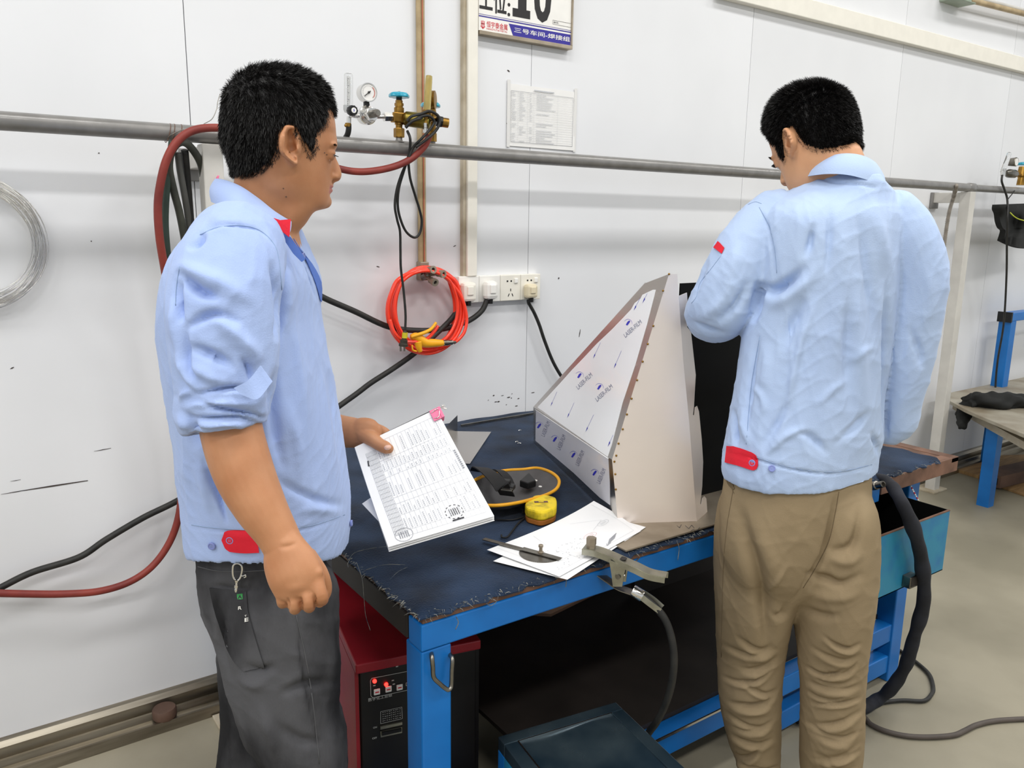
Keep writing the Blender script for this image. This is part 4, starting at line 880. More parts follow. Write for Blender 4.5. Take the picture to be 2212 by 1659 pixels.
q = ribbon([onZ(1062, 1018, .806), onZ(1078, 1016, .836), onZ(1094, 1030, .842), onZ(1104, 1050, .83)], .02, wv, .003); obj('head_strap', q, M_web, fs, True, auto=40)
q = MB(); c = onZ(1095, 1052, .835); q.obox(c, nrm(wv)*.018, nrm(np.cross(UP, wv))*.014, UP*.006); c = onZ(1088, 1040, .845); q.obox(c, nrm(wv)*.016, nrm(np.cross(UP, wv))*.010, UP*.005); obj('buckle', q, M_black, fs, bevel=.003)
q = MB(); c = onZ(1095, 1058, .842); 
for a, b in ((-1, 0), (1, 0)): q.obox(c+nrm(np.cross(UP, wv))*a*.005, nrm(wv)*.013, nrm(np.cross(UP, wv))*.0012, UP*.0012)
obj('buckle_bar', q, M_steel, fs)
q = MB(); c = onZ(1143, 1052, .80); q.prism([onZ(1122, 1052, .79), onZ(1140, 1058, .79), onZ(1158, 1052, .79), onZ(1142, 1034, .79)], (0, 0, .018)); obj('viewing_window', q, M_black, fs, bevel=.003)
for x, y, r in ((1157, 1038, .0052), (1167, 1051, .0048)):
    q = MB(); c = onZ(x, y, .797); q.ball(c, r, 12, sq=(1, 1, .4)); obj('rivet', q, M_white, fs, True)

# --- offcut sheets and bar at the back of the bench
of = thing('sheet_offcut', 'small grey steel offcut sheet behind the held papers', 'metal sheet', onZ(1010, 960, MT))
q = MB(); q.prism([onZ(x, y, MT) for x, y in ((950, 932), (1061, 934), (1015, 1003), (940, 1000))], (0, 0, .002)); obj('flat_sheet', q, M_inox, of)
q = MB(); a, b = onZ(955, 950, MT), onZ(988, 930, MT); q.prism([a, b, b+[0, 0, .052], a+[0, 0, .03]], (.0012, .0012, 0)); obj('upturned_flap', q, M_inox, of)
q = MB(); a, b = onZ(996, 919, MT+.004), onZ(1152, 893, MT+.004); q.bar(a, b, .006, .006); obj('flat_bar', q, M_steel, label='long thin steel bar lying at the back of the bench', cat='bar')
for i, (x, y, a) in enumerate(((1113, 955, .4), (1118, 958, -.3), (1120, 930, .2))):
    q = MB(); p = onZ(x, y, MT+.001); q.tube([p, p+[.006, .002, .001], p+[.011, -.002+.004*a, 0]], .0008, 5, 4); obj('metal_shaving', q, M_chrome, label=('tiny curled metal shaving nearest the face shield', 'tiny metal shaving just right of the curled one', 'tiny bright shaving farthest back on the mat')[i], cat='shaving', group='metal shavings')

# --- earth clamp
cl = thing('earth_clamp', 'steel earth clamp gripping the front edge of the bench', 'clamp', pt(1340, 1290, 1.54))
D0 = 1.53
top = [pt(1262, 1181, D0+.03), pt(1290, 1186, D0+.02), pt(1318, 1196, D0+.01), pt(1345, 1208, D0), pt(1375, 1221, D0-.012), pt(1405, 1235, D0-.022), pt(1440, 1242, D0-.032)]
wv = HF*.9+HR*.42
q = ribbon(top, .027, wv, .002); obj('upper_lever', q, M_zinc, cl, True, auto=40)
for sgn in (-1, 1):
    L = [p+nrm(wv)*sgn*.0135-UP*.006 for p in top]; q = ribbon(L, .012, UP, .002); obj('lever_flange', q, M_zinc, cl, True, auto=40)
low = [pt(1292, 1238, D0+.03), pt(1312, 1252, D0+.02), pt(1335, 1268, D0+.01), pt(1358, 1277, D0), pt(1380, 1284, D0-.01)]
q = ribbon(low, .024, wv, .002); obj('lower_jaw', q, M_steel, cl, True, auto=40)
for sgn in (-1, 1):
    q = MB(); o_ = nrm(wv)*sgn*.0125
    q.prism([pt(1320, 1206, D0)+o_, pt(1356, 1219, D0)+o_, pt(1350, 1246, D0)+o_, pt(1348, 1262, D0)+o_, pt(1328, 1262, D0)+o_, pt(1325, 1236, D0)+o_], nrm(wv)*.002); obj('pivot_plate', q, M_zinc, cl)
q = MB(); q.cyl(pt(1340, 1240, D0)-nrm(wv)*.017, pt(1340, 1240, D0)+nrm(wv)*.017, .005, n=14); obj('pivot_pin', q, M_steel, cl, True, auto=40)
q = MB(); ax = nrm(wv); c = pt(1343, 1238, D0); q.tube([c+np.array([0, 0, 1])*.009*math.sin(t)+nrm(np.cross(ax, UP))*.009*math.cos(t)+ax*(t/50-.012) for t in np.linspace(0, 25, 80)], .0013, 6, 1); obj('spring', q, M_chrome, cl, True)
q = MB(); b_ = pt(1277, 1183, D0+.025); q.lathe(b_, (0, 0, .022), [(0, .0095), (.3, .0095), (.32, .0105), (1, .0105)], 6); q.cyl(b_+[0, 0, .021], b_+[0, 0, .0225], .006, n=14); obj('bolt', q, M_plate, cl)
q = MB(); c = top[3]+UP*.0016; q.cyl(c, c+UP*.0006, .0088, n=22); obj('lever_hole', q, M_black, cl)
q = MB(); a, b = pt(1366, 1275, D0-.005), pt(1388, 1288, D0-.012); q.lathe(a, b-a, [(0, .0118), (.1, .0125), (.9, .0125), (1, .0118)], 18); obj('cable_lug', q, M_chrome, cl, True, auto=40)
for sgn in (-1, 1):
    q = ribbon([pt(1386, 1284, D0-.01)+nrm(wv)*sgn*.009, pt(1408, 1300, D0-.014)+nrm(wv)*sgn*.011, pt(1428, 1316, D0-.018)+nrm(wv)*sgn*.009], .012, UP*.7+HR*.5, .002); obj('cable_guard', q, M_zinc, cl, True, auto=40)
q = MB(); q.tube([pt(1380, 1284, D0-.01), pt(1400, 1297, D0-.014), pt(1422, 1318, D0-.02), pt(1440, 1345, D0-.025), pt(1452, 1385, D0-.03), pt(1456, 1430, D0-.03), pt(1450, 1480, D0-.02), pt(1436, 1525, D0), pt(1418, 1560, D0+.02), pt(1400, 1585, D0+.05), pt(1370, 1640, D0+.09)], .0078, 12, 8); obj('cable', q, M_rubber, cl, True)

# ================================================================== under and beside the bench
# --- welding machine
f0, f1 = onZ(765, 1431, .55), onZ(1035, 1377, .55); d = nrm(f1-f0); nb = np.array([-d[1], d[0], 0]); Wm = np.linalg.norm(f1-f0); Lm = .46
wm = thing('welding_machine', 'black and red welding machine with red lights under the bench', 'welding machine', f0*[1, 1, 0]+d*Wm/2+nb*Lm/2)
def wbox(a, b, u, v, z0, z1, nm, m, par=wm, bev=.0):
    q = MB(); c = f0*[1, 1, 0]+d*(a+b)/2+nb*(u+v)/2+[0, 0, (z0+z1)/2]; q.obox(c, d*(b-a)/2, nb*(v-u)/2, UP*(z1-z0)/2); return obj(nm, q, m, par, bevel=bev)
wbox(0, Wm, -.012, Lm, .528, .55, 'lid', M_redm, bev=.003)
wbox(.0, .008, .0, Lm, .03, .528, 'side_panel', M_redm); wbox(Wm-.008, Wm, .0, Lm, .03, .528, 'side_panel', M_blkp)
wbox(.008, Wm-.008, 0.004, Lm-.005, .03, .528, 'body', M_blkp)
fp = wbox(.01, Wm-.01, -.006, .004, .04, .527, 'front_panel', M_blkp, bev=.002)
for u in (.02, Wm-.06):
    wbox(u, u+.04, .03, .09, 0, .03, 'foot', M_rubber); wbox(u, u+.04, Lm-.09, Lm-.03, 0, .03, 'foot', M_rubber)
fo = f0-nb*.0068; nf = -nb
Wp = lambda x, y, o_=0.0: onP(x, y, fo, nf)+nf*o_
def wq(x0, y0, x1, y1, x2, y2, x3, y3): return [Wp(x0, y0), Wp(x1, y1), Wp(x2, y2), Wp(x3, y3)]
M_wp = mat('white_panel_print', (188, 188, 184), .5, var=.05)
for x, y in ((852, 1427), (809, 1471), (834, 1478)):
    q = MB(); q.lathe(Wp(x, y), nf*.004, [(0, .0042), (.6, .0042), (1, .002)], 14); obj('indicator_light', q, M_led, fp, True, auto=50)
for i, (x, y) in enumerate(((814, 1494), (839, 1488), (863, 1484))):
    q = MB(); q.obox(Wp(x, y, .001), d*.0068, UP*.0068, nf*.0015); k = obj('button', q, M_white, fp, bevel=.0015)
    q = MB(); q.obox(Wp(x, y, .0028), d*.004, UP*.0014, nf*.0002); obj('button_print', q, M_redp, k)
q = MB()
def wl(L, w=.001):
    for a, b in zip(L, L[1:]): line3(q, Wp(*a, .0006), Wp(*b, .0006), w, nf)
wl([(803, 1465), (895, 1447), (900, 1450), (900, 1483), (896, 1487), (805, 1507), (801, 1503), (800, 1470), (803, 1465)], .0012)
wl([(806, 1449), (809, 1438), (818, 1436), (820, 1440), (829, 1437)]); wl([(829, 1437), (838, 1428), (866, 1423), (880, 1430), (893, 1424), (896, 1431)])
wl([(880, 1466), (885, 1456), (890, 1464), (880, 1466)], .0008); wl([(877, 1475), (884, 1473), (892, 1472), (892, 1478), (884, 1480), (877, 1481), (877, 1475)], .0012)
wl([(822, 1537), (868, 1527), (869, 1552), (822, 1563), (822, 1537)], .0008)
put_text(q, '数字化工业级', [Wp(*p, .0007) for p in ((795, 1516), (847, 1504), (847, 1497), (795, 1508))], 0, .006)
put_text(q, 'ON', [Wp(*p, .0007) for p in ((806, 1574), (814, 1572), (814, 1568), (806, 1570))], 0, .004)
put_text(q, 'OFF', [Wp(*p, .0007) for p in ((804, 1597), (814, 1595), (814, 1591), (804, 1593))], 0, .004)
put_text(q, 'W', [Wp(*p, .0007) for p in ((893, 1580), (914, 1576), (916, 1563), (894, 1568))], 0, .02, .2)
put_text(q, 'K', [Wp(*p, .0007) for p in ((906, 1534), (919, 1531), (919, 1521), (906, 1524))], 0, .02); wl([(906, 1538), (924, 1534)], .0008)
rr = random.Random(9)
for j in range(5):
    for i in range(9):
        x = 826+i*4.6; y = 1539+j*4.6-(x-826)*.21; wl([(x, y), (x+rr.uniform(1.5, 3.6), y-.6)], .0012)
for x, y in ((818, 1444), (825, 1443), (836, 1440), (855, 1440), (872, 1432), (884, 1436), (893, 1415), (846, 1470), (848, 1478), (806, 1481)): wl([(x, y), (x+5, y-1)], .0026)
obj('panel_print', q, M_wp, fp)
q = MB(); q.prism(wq(821, 1568, 868, 1558, 868, 1563.5, 821, 1574), nf*.004); q.prism(wq(821, 1579, 868, 1570, 868, 1582, 822, 1592), nf*.002)
obj('breaker_switch', q, M_zinc, fp)
q = MB(); q.prism(wq(824, 1579, 866, 1571, 866, 1577, 824, 1586), nf*.006); obj('breaker_toggle', q, M_black, fp)

# --- dark blue steel stool in front
zc = .40; c0, cl_, cr_ = onZ(1330, 1516, zc), onZ(1076, 1591, zc), onZ(1500, 1659, zc)
e1 = cl_-c0; e2 = nrm(cr_-c0); e2 = nrm(e2-nrm(e1)*(e2@nrm(e1)))*.30; w1 = np.linalg.norm(e1)
st = thing('steel_stool', 'dark blue steel box stool with sheet top at the bottom of photo', 'stool', (c0+(e1+e2)/2)*[1, 1, 0])
a_, b_ = nrm(e1), nrm(e2); L1_, L2_ = w1, .30
def ubox(u0, u1, v0, v1, z0, z1, nm, m, bev=.002):
    q = MB(); q.obox(c0*[1, 1, 0]+a_*(u0+u1)/2+b_*(v0+v1)/2+[0, 0, (z0+z1)/2], a_*(u1-u0)/2, b_*(v1-v0)/2, UP*(z1-z0)/2); obj(nm, q, m, st, bevel=bev)
t = .03
ubox(0, L1_, 0, t, zc-.03, zc, 'frame_bar', M_crate); ubox(0, L1_, L2_-t, L2_, zc-.03, zc, 'frame_bar', M_crate); ubox(0, t, t, L2_-t, zc-.03, zc, 'frame_bar', M_crate); ubox(L1_-t, L1_, t, L2_-t, zc-.03, zc, 'frame_bar', M_crate)
P = np.array([[c0*[1, 1, 0]+a_*(t+(L1_-2*t)*u)+b_*(t+(L2_-2*t)*v)+[0, 0, zc-.004-.004*math.sin(u*3.1)*math.sin(v*3.1)+.002*math.sin(7*u+4*v)] for u in np.linspace(0, 1, 16)] for v in np.linspace(0, 1, 16)])
q = MB(); q.slab(P, P-[0, 0, .002]); obj('sheet_top', q, M_crate, st, True, auto=40)
for u0, u1, v0, v1 in ((t, L1_-t, t, t+.0022), (L1_-t-.0022, L1_-t, t, L2_-t)): ubox(u0, u1, v0, v1, zc-.006, zc+.0006, 'bright_edge', M_chrome, 0)  # thin chrome strips along two inner frame edges
for u in (0, L1_-t):
    for v in (0, L2_-t): ubox(u, u+t, v, v+t, 0, zc-.03, 'leg', M_blue)
ubox(t, L1_-t, 0, .004, .1, zc-.03, 'side_sheet', M_crate, 0); ubox(L1_-.004, L1_, t, L2_-t, .1, zc-.03, 'side_sheet', M_dblue, 0); ubox(t, L1_-t, L2_-.004, L2_, .1, zc-.03, 'side_sheet', M_crate, 0); ubox(0, .004, t, L2_-t, .1, zc-.03, 'side_sheet', M_crate, 0)

# --- wrapped torch cable and floor cord
wc = thing('wrapped_cable', 'thick dark wrapped torch cable drooping from bench end to the floor', 'cable', onZ(1880, 1530, 0))
pts = [onY(1895, 1032, -1.17), onY(1918, 1040, -1.22), onY(1945, 1080, -1.29), onY(1976, 1150, -1.32), onY(1992, 1220, -1.32), onY(1995, 1300, -1.31), onY(1975, 1375, -1.28), onY(1955, 1440, -1.25), onY(1925, 1487, -1.22), onZ(1890, 1515, .035), onZ(1845, 1536, .03), onZ(1790, 1545, .03), onZ(1720, 1550, .03)]
q = MB(); q.tube(pts, .0185, 16, 12, rfn=lambda t: (.62+.38*min(1, t*5))*(1+.07*math.sin(t*60)+.05*math.sin(t*113))); obj('wrapping', q, M_wrap, wc, True)
q = MB(); a, b = onY(1885, 1050, -1.2), onY(1908, 1046, -1.235); q.lathe(a, b-a, [(0, .012), (.4, .012), (.45, .009), (1, .009), (1, .006), (.8, .006)], 16); obj('connector', q, M_steel, wc, True, auto=40)
q = MB(); q.tube([onZ(x, y, .008) for x, y in ((1800, 1560), (1850, 1532), (1905, 1518), (1950, 1513), (1995, 1514), (2012, 1500), (2016, 1485), (2008, 1458), (1985, 1435), (1955, 1413), (1925, 1393), (1895, 1372), (1860, 1350))], .0062, 10, 8); obj('floor_cable', q, M_rubber, label='thin dark cord looping on the floor behind the wrapped cable', cat='cable', smooth=True)
q = MB(); q.tube([onZ(x, y, .009) for x, y in ((1800, 1500), (1850, 1535), (1868, 1550), (1882, 1565), (1915, 1580), (1960, 1590), (2010, 1592), (2060, 1588), (2085, 1578), (2110, 1566), (2150, 1557), (2212, 1553), (2290, 1552))], .0075, 10, 8); obj('floor_cable', q, mat('brown_grey_rubber', (84, 76, 70), .6, var=.15), label='brown grey cord running across the floor to the right edge', cat='cable', smooth=True)
bs = thing('bead_string', 'red and white beaded string hanging at the right bench corner', 'bead string', pt(1985, 1085, 2.3))
for k in range(14):
    x = 1962+k*1.9; y = 1040+k*3.6; q = MB(); q.ball(onY(x, y, -1.17), .0028, 8); obj('bead', q, M_redp if k % 3 == 1 else M_white, bs, True)

# ================================================================== far right
spc = thing('spring_hose', 'thin grey corrugated hose hanging from the far pipe', 'hose', wp(2003, 792, -.1))
pts = crom(pY([(2066, 400, -.21), (2060, 425, -.16), (2050, 460, -.14), (2042, 510, -.12), (2036, 560, -.11), (2030, 610, -.1), (2018, 700, -.1), (2003, 792, -.1)]), 30)
q = MB(); q.tube(pts, .009, 8, 1, rfn=lambda t: 1+.28*math.sin(t*720)); obj('corrugated_tube', q, mat('grey_corrugated', (150, 142, 132), .5), spc, True)
# second table
tb = thing('steel_table', 'grey steel table with rails at the far right', 'table', (4.6, -.6, 0))
TZ = .50
c_ = [onZ(2028, 853, TZ), onZ(2102, 893, TZ), onZ(2280, 985, TZ), onZ(2330, 855, TZ)]
q = MB(); q.prism([c_[0], onZ(2085, 884, TZ), onZ(2105, 893, TZ), onZ(2300, 975, TZ), np.array([5.6, -.75, TZ]), np.array([6.0, -.07, TZ])], (0, 0, -.018)); obj('table_top', q, M_greyt, tb, bevel=.002)
q = MB(); q.bar(onZ(2065, 877, TZ-.055), onZ(2260, 985, TZ-.055), .035, .035); obj('rail', q, M_greyt, tb)
q = MB(); a = onZ(2190, 925, TZ-.04); q.bar(a*[1, 1, 0]+[.08, .12, 0], a+[.08, .12, 0], .06, .06); obj('leg', q, M_blue, tb)
q = MB(); a = onZ(2150, 890, TZ-.1); q.bar(a+[0, .1, 0], a+[.7, -.3, 0], .05, .05); obj('rail', q, M_blue, tb)
q = MB(); a = onZ(2172, 930, .3); q.box(a+[-.03, -.02, -.04], a+[.05, .05, .04]); obj('bracket', q, M_black, tb)
bf = thing('blue_rack', 'blue square tube rack against the wall at right edge', 'rack', (5.3, -.12, 0))
a = onY(2176, 700, -.12); q = MB(); q.box((a[0]-.035, -.155, 0), (a[0]+.035, -.085, a[2]+.02)); obj('upright', q, M_blue, bf, bevel=.003)
q = MB(); q.box((a[0]-.035, -.155, a[2]+.02), (a[0]+1.2, -.085, a[2]+.07)); obj('top_bar', q, M_blue, bf, bevel=.003)
q = MB(); q.box((a[0]-.05, -.16, a[2]+.015), (a[0]-.036, -.08, a[2]+.075)); obj('end_cap', q, M_black, bf)
# black cloth heap on the table
hp = thing('black_cloth', 'crumpled black cloth lying on the far grey table', 'cloth', onZ(2140, 865, TZ))
q = MB(); rr = random.Random(6)
def lump(path, rad, dz, n=18):
    P = crom([onZ(x, y, TZ+z) for x, y, z in path], 8); m = len(P); v = []
    Tn = np.gradient(P, axis=0); Tn /= np.linalg.norm(Tn, axis=1)[:, None]
    for i, p in enumerate(P):
        sd = nrm(np.cross(Tn[i], UP)); r = np.interp(i/(m-1), np.linspace(0, 1, len(rad)), rad)
        for k in range(n):
            t = 2*math.pi*k/n; w = 1+.16*math.sin(3*t+i*.5)+.1*math.sin(5*t-i*.8)
            v.append(p+sd*math.cos(t)*r*w+UP*math.sin(t)*r*w*dz)
    q.add(v, [(i*n+k, i*n+(k+1) % n, (i+1)*n+(k+1) % n, (i+1)*n+k) for i in range(m-1) for k in range(n)]+[tuple(range(n-1, -1, -1)), tuple((m-1)*n+k for k in range(n))])
lump([(2085, 862, .02), (2110, 862, .035), (2140, 866, .035), (2175, 866, .03), (2212, 868, .02), (2250, 872, .01)], [.03, .06, .07, .075, .06, .03], .6)
lump([(2118, 862, .03), (2095, 868, .02), (2084, 884, -.02), (2080, 905, -.07), (2079, 922, -.1)], [.04, .045, .04, .032, .02], .8)
obj('cloth_heap', q, M_cloth, hp, True)
# hanging black bag
hb = thing('black_bag', 'black cloth bag hanging from the far gas pipe at right edge', 'bag', wp(2190, 530, -.2))
ed_l = [(2156, 442), (2155, 452), (2159, 462), (2161, 478), (2166, 492), (2172, 498), (2170, 508), (2166, 520)]
P = np.array([[onY(x+(2262-x)*u, y+(6*u if y > 500 else -4*u)+(14*math.sin(u*3) if y > 515 else 0), -.2+.02*math.sin(u*11+y*.05)+.012*math.sin(u*5-y*.09)-.05*math.sin(u*3.1)*(y-440)/90) for u in np.linspace(0, 1, 24)] for x, y in crom([(x, y, 0) for x, y in ed_l], 4)[:, :2]])
q = MB(); q.slab(P, P+[0, .03, 0]); obj('bag_cloth', q, M_cloth, hb, True, auto=60)
q = MB(); q.tube(pY([(2182, 459, -.245), (2190, 467, -.26), (2200, 473, -.27), (2214, 477, -.28)]), .003, 6, 6); obj('piping', q, mat('yellow_green_piping', (190, 200, 60), .5), hb, True)
hose('hanging_cable', [(2165, 378, -.2), (2164, 392, -.205), (2170, 410, -.21), (2176, 432, -.215), (2176, 470, -.25), (2175, 520, -.23), (2174, 600, -.18), (2168, 700, -.16), (2155, 780, -.14), (2150, 845, -.13), (2150, 930, -.12)], .0055, M_rubber, 'thin black cable hanging from the far regulator past the bag', cat='cable')
wire('bag_string', pY([(2176, 432, -.21), (2184, 422, -.2), (2192, 412, -.2)]), .003, M_rubber, 'short black string tying the hanging bag to the pipe', 'string')
# boards on the floor
for k, (L, m, h, lab) in enumerate((([(2063, 1012), (2130, 985), (2250, 980), (2260, 1030), (2130, 1032)], M_wood, .02, 'pale wooden board lying on the floor at far right'),
                     ([(2130, 1032), (2150, 1046), (2260, 1085), (2300, 1060), (2200, 1020)], M_wood, .012, 'pale lower board on the floor at right edge'))):
    q = MB(); q.prism([onZ(x, y, h) for x, y in L], (0, 0, -h+.001)); obj('floor_board', q, m, label=lab, cat='board')
q = MB(); a, b = onZ(2138, 1036, .05), onZ(2290, 1000, .05); q.bar(a, b, .12, .07); fb = obj('steel_channel', q, M_brwd, label='brown hollow beam end lying on the floor boards', cat='beam')
q = MB(); dd = nrm(b-a); q.bar(a-dd*.001, a+dd*.002, .09, .04); obj('hollow_end', q, M_black, fb)
for i, (x, y) in enumerate(((2180, 958), (2200, 966))):
    pass
q = MB(); a = onZ(2190, 960, .0); q.box((a[0]+.05, a[1]-.3, 0), (a[0]+1.1, min(a[1]+.15, -.12), .07)); obj('black_tray', q, M_black, label='low black tray on the floor under the far table', cat='tray', bevel=.004)

# ================================================================== papers in the left man's hand
hpz = thing('paper_bundle', 'stack of printed paper forms held in the hand of the left man', 'papers', pt(840, 1180, 1.40))
Dp, Ap, Bp, Cp_ = pt(766, 966, 1.50), pt(943, 881, 1.565), pt(1067, 1117, 1.44), pt(839, 1178, 1.375)
nH = nrm(np.cross(Bp-Cp_, Dp-Cp_)); nH = nH if nH@(CP-Cp_) > 0 else -nH
cs = [Cp_, Bp, Ap, Dp]
def bend(u, v): return -.012*math.sin(math.pi*v)*(1-.4*u)+.010*(1-v)**3*(1-u)*-1+.006*math.sin(3*v+1)*u
def sh(k):
    off = -nH*.0011*k
    def f(u, v):
        p = blin(cs, u, v)+nH*bend(u, v)+off
        return p+ (cs[0]-cs[3])*(.006*k*(1-v))*(.6 if k % 2 else 1)-nH*.0016*k*(1-v)**2
    return f
for k in range(6):
    f = sh(k); P = np.array([[f(u, v) for u in np.linspace(0, 1, 14)] for v in np.linspace(0, 1, 18)]); q = MB(); q.slab(P, P-nH*.0003); o = obj('sheet', q, M_paper, hpz, True, auto=30)
    if k == 0: top0 = o
f = sh(0); q = MB(); rr = random.Random(21)
def hl(u0, v0, u1, v1, w=.0005, mi=0, n=1):
    for k in range(n):
        a = f(u0+(u1-u0)*k/n, v0+(v1-v0)*k/n)+nH*.0008; b = f(u0+(u1-u0)*(k+1)/n, v0+(v1-v0)*(k+1)/n)+nH*.0008; line3(q, a, b, w, nH, mi)
# rows run from top to bottom of the held sheet
cols = np.linspace(.2, .95, 17)
for u in cols: hl(u, .05, u, .95, .00045, 0, 14)
for v in (.05, .1, .25, .36, .42, .62, .68, .78, .95): hl(.2, v, .95, v, .00045, 0, 10)
for u in np.linspace(.09, .2, 9): hl(u, .08, u, .9, .0005, 1, 10)
for k in range(20): hl(.09, .08+.041*k, .2, .08+.041*k, .0004, 1, 2)
for i, u in enumerate(cols[:-1]):
    for v0, v1 in ((.11, .24), (.26, .35), (.44, .6), (.63, .67), (.69, .77), (.8, .94)):
        if rr.random() < .8:
            e = v0+(v1-v0)*rr.uniform(.4, .95); v = v0
            while v < e: hl(u+.022, v, u+.022, min(v+.010, e), .0024, 0); v += .016
for v0, v1 in ((.45, .62),): 
    v = v0
    while v < v1: hl(.965, v, .965, v+.012, .004, 1); v += .018
for cx, cy, r, mi in ((.17, .07, .075, 1), (.68, .13, .075, 2)):
    for k in range(24):
        a, b = k*math.pi/12, (k+1)*math.pi/12
        if mi == 1 or k % 2 == 0: hl(cx+r*1.1*math.cos(a), cy+r*.8*math.sin(a), cx+r*1.1*math.cos(b), cy+r*.8*math.sin(b), .0007 if mi == 1 else .0014, mi)
    for k in range(5): hl(cx-.04+.02*k, cy-.03, cx-.04+.02*k, cy+.03, .0014, mi)
hl(.63, .06, .74, .06, .003, 2); hl(.08, .78, .09, .83, .003, 2)
obj('form_print', q, [M_inkl, M_ink, M_inkd], top0)
P = np.array([[blin([pt(826, 1135, 1.43), pt(850, 1140, 1.43), pt(850, 1040, 1.47), pt(782, 1088, 1.47)], u, v) for u in np.linspace(0, 1, 6)] for v in np.linspace(0, 1, 6)])
q = MB(); q.slab(P, P-nH*.0004); obj('loose_sheet', q, M_paper, hpz, True, auto=30)
bk = f(.98, 1.0); q = MB(); q.tube([f(.3, 1.0)-nH*.004, f(.7, 1.003)-nH*.004, f(1.0, 1.005)-nH*.003], .0022, 6, 5); obj('dark_backing_edge', q, M_black, hpz, True)
bcl = thing('binder_clip', 'pink binder clip on the corner of the held forms', 'clip', f(.97, .95))
ua = nrm(f(1, .9)-f(.9, .9)); va = nrm(f(.9, 1)-f(.9, .9)); cc_ = f(1.0, .955)
q = MB(); q.obox(cc_+ua*.004-nH*.004, ua*.003, va*.012, nH*.009); q.obox(cc_-ua*.006+nH*.003, ua*.010, va*.012, nH*.0007); q.obox(cc_-ua*.006-nH*.010, ua*.010, va*.012, nH*.0007); obj('clip_body', q, M_pink, bcl, bevel=.0006)
for sg_ in (-1, 1):
    q = MB(); q.tube([cc_-ua*.014+nH*.004+va*.006*sg_, cc_-ua*.004+nH*.006+va*.008*sg_, cc_+ua*.006+nH*.003+va*.009, cc_+ua*.018+nH*.001+va*.004*sg_+va*.006, cc_+ua*.012+va*.014], .0008, 6, 6); obj('wire_handle', q, M_chrome, bcl, True)
# ================================================================== people
def get_arrays(me):
    n = len(me.vertices); V = np.empty(n*3); me.vertices.foreach_get('co', V); V = V.reshape(-1, 3)
    nl = len(me.loops); Lp = np.empty(nl, dtype=np.int64); me.loops.foreach_get('vertex_index', Lp)
    npoly = len(me.polygons); ls = np.empty(npoly, dtype=np.int64); me.polygons.foreach_get('loop_start', ls)
    return V, Lp, ls
def remesh(mb, voxel, smooth=6, lam=.5, soft=0):
    me = bpy.data.meshes.new('tmp'); me.from_pydata(mb.v, [], mb.f); o = bpy.data.objects.new('tmp', me); C.objects.link(o)
    md = o.modifiers.new('r', 'REMESH'); md.mode = 'VOXEL'; md.voxel_size = voxel; md.adaptivity = 0
    dg = bpy.context.evaluated_depsgraph_get(); dg.update()
    r = bpy.data.meshes.new_from_object(o.evaluated_get(dg)); bpy.data.objects.remove(o); bpy.data.meshes.remove(me)
    V, Lp, ls = get_arrays(r); F = Lp.reshape(-1, 4) if len(Lp) == 4*len(ls) else None
    if F is None:
        F = [tuple(p.vertices) for p in r.polygons]
    bpy.data.meshes.remove(r)
    F = np.asarray(F); E = np.concatenate([F[:, [0, 1]], F[:, [1, 2]], F[:, [2, 3]], F[:, [3, 0]]])
    deg = np.bincount(E.ravel(), minlength=len(V)).astype(float)[:, None]
    for it in range(smooth+soft):
        S_ = np.zeros_like(V)
        for k in range(3):
            S_[:, k] = np.bincount(E[:, 0], V[E[:, 1], k], len(V))+np.bincount(E[:, 1], V[E[:, 0], k], len(V))
        l = lam if (it % 2 == 0 or it >= smooth) else -lam*.92
        V = V+l*(S_/deg-V)
    return V, F
def local_smooth(V, F, w, its):
    E = np.concatenate([F[:, [0, 1]], F[:, [1, 2]], F[:, [2, 3]], F[:, [3, 0]]]); n = len(V)
    m = w > .02; keep = m[E].any(1); E = E[keep]; deg = np.maximum(np.bincount(E.ravel(), minlength=n), 1).astype(float)[:, None]; V = V.copy()
    for it in range(its):
        S_ = np.stack([np.bincount(E[:, 0], V[E[:, 1], k], n)+np.bincount(E[:, 1], V[E[:, 0], k], n) for k in range(3)], 1)
        V[m] += .5*w[m, None]*(S_[m]/deg[m]-V[m])
    return V
def neck_mask(Lc, extra=True):
    g = lambda cx, cz, rx, rz: np.exp(-((Lc[:, 0]-hx(cx))/rx)**2-((Lc[:, 2]-hz(cz))/rz)**2)
    w = g(632, 432, .05, .034)+g(590, 390, .03, .03)+(g(682, 384, .022, .016)*(np.abs(Lc[:, 1]) > .028)*(Lc[:, 2] < hz(356)) if extra else 0)
    w[(np.abs(Lc[:, 1]) > .0765) & (Lc[:, 2] > hz(366))] = 0
    return np.clip(w, 0, 1)
def normals(V, F):
    n = np.cross(V[F[:, 2]]-V[F[:, 0]], V[F[:, 3]]-V[F[:, 1]]); N = np.zeros_like(V)
    for c in range(4):
        for k in range(3): N[:, k] += np.bincount(F[:, c], n[:, k], len(V))
    return N/(np.linalg.norm(N, axis=1)[:, None]+1e-12)
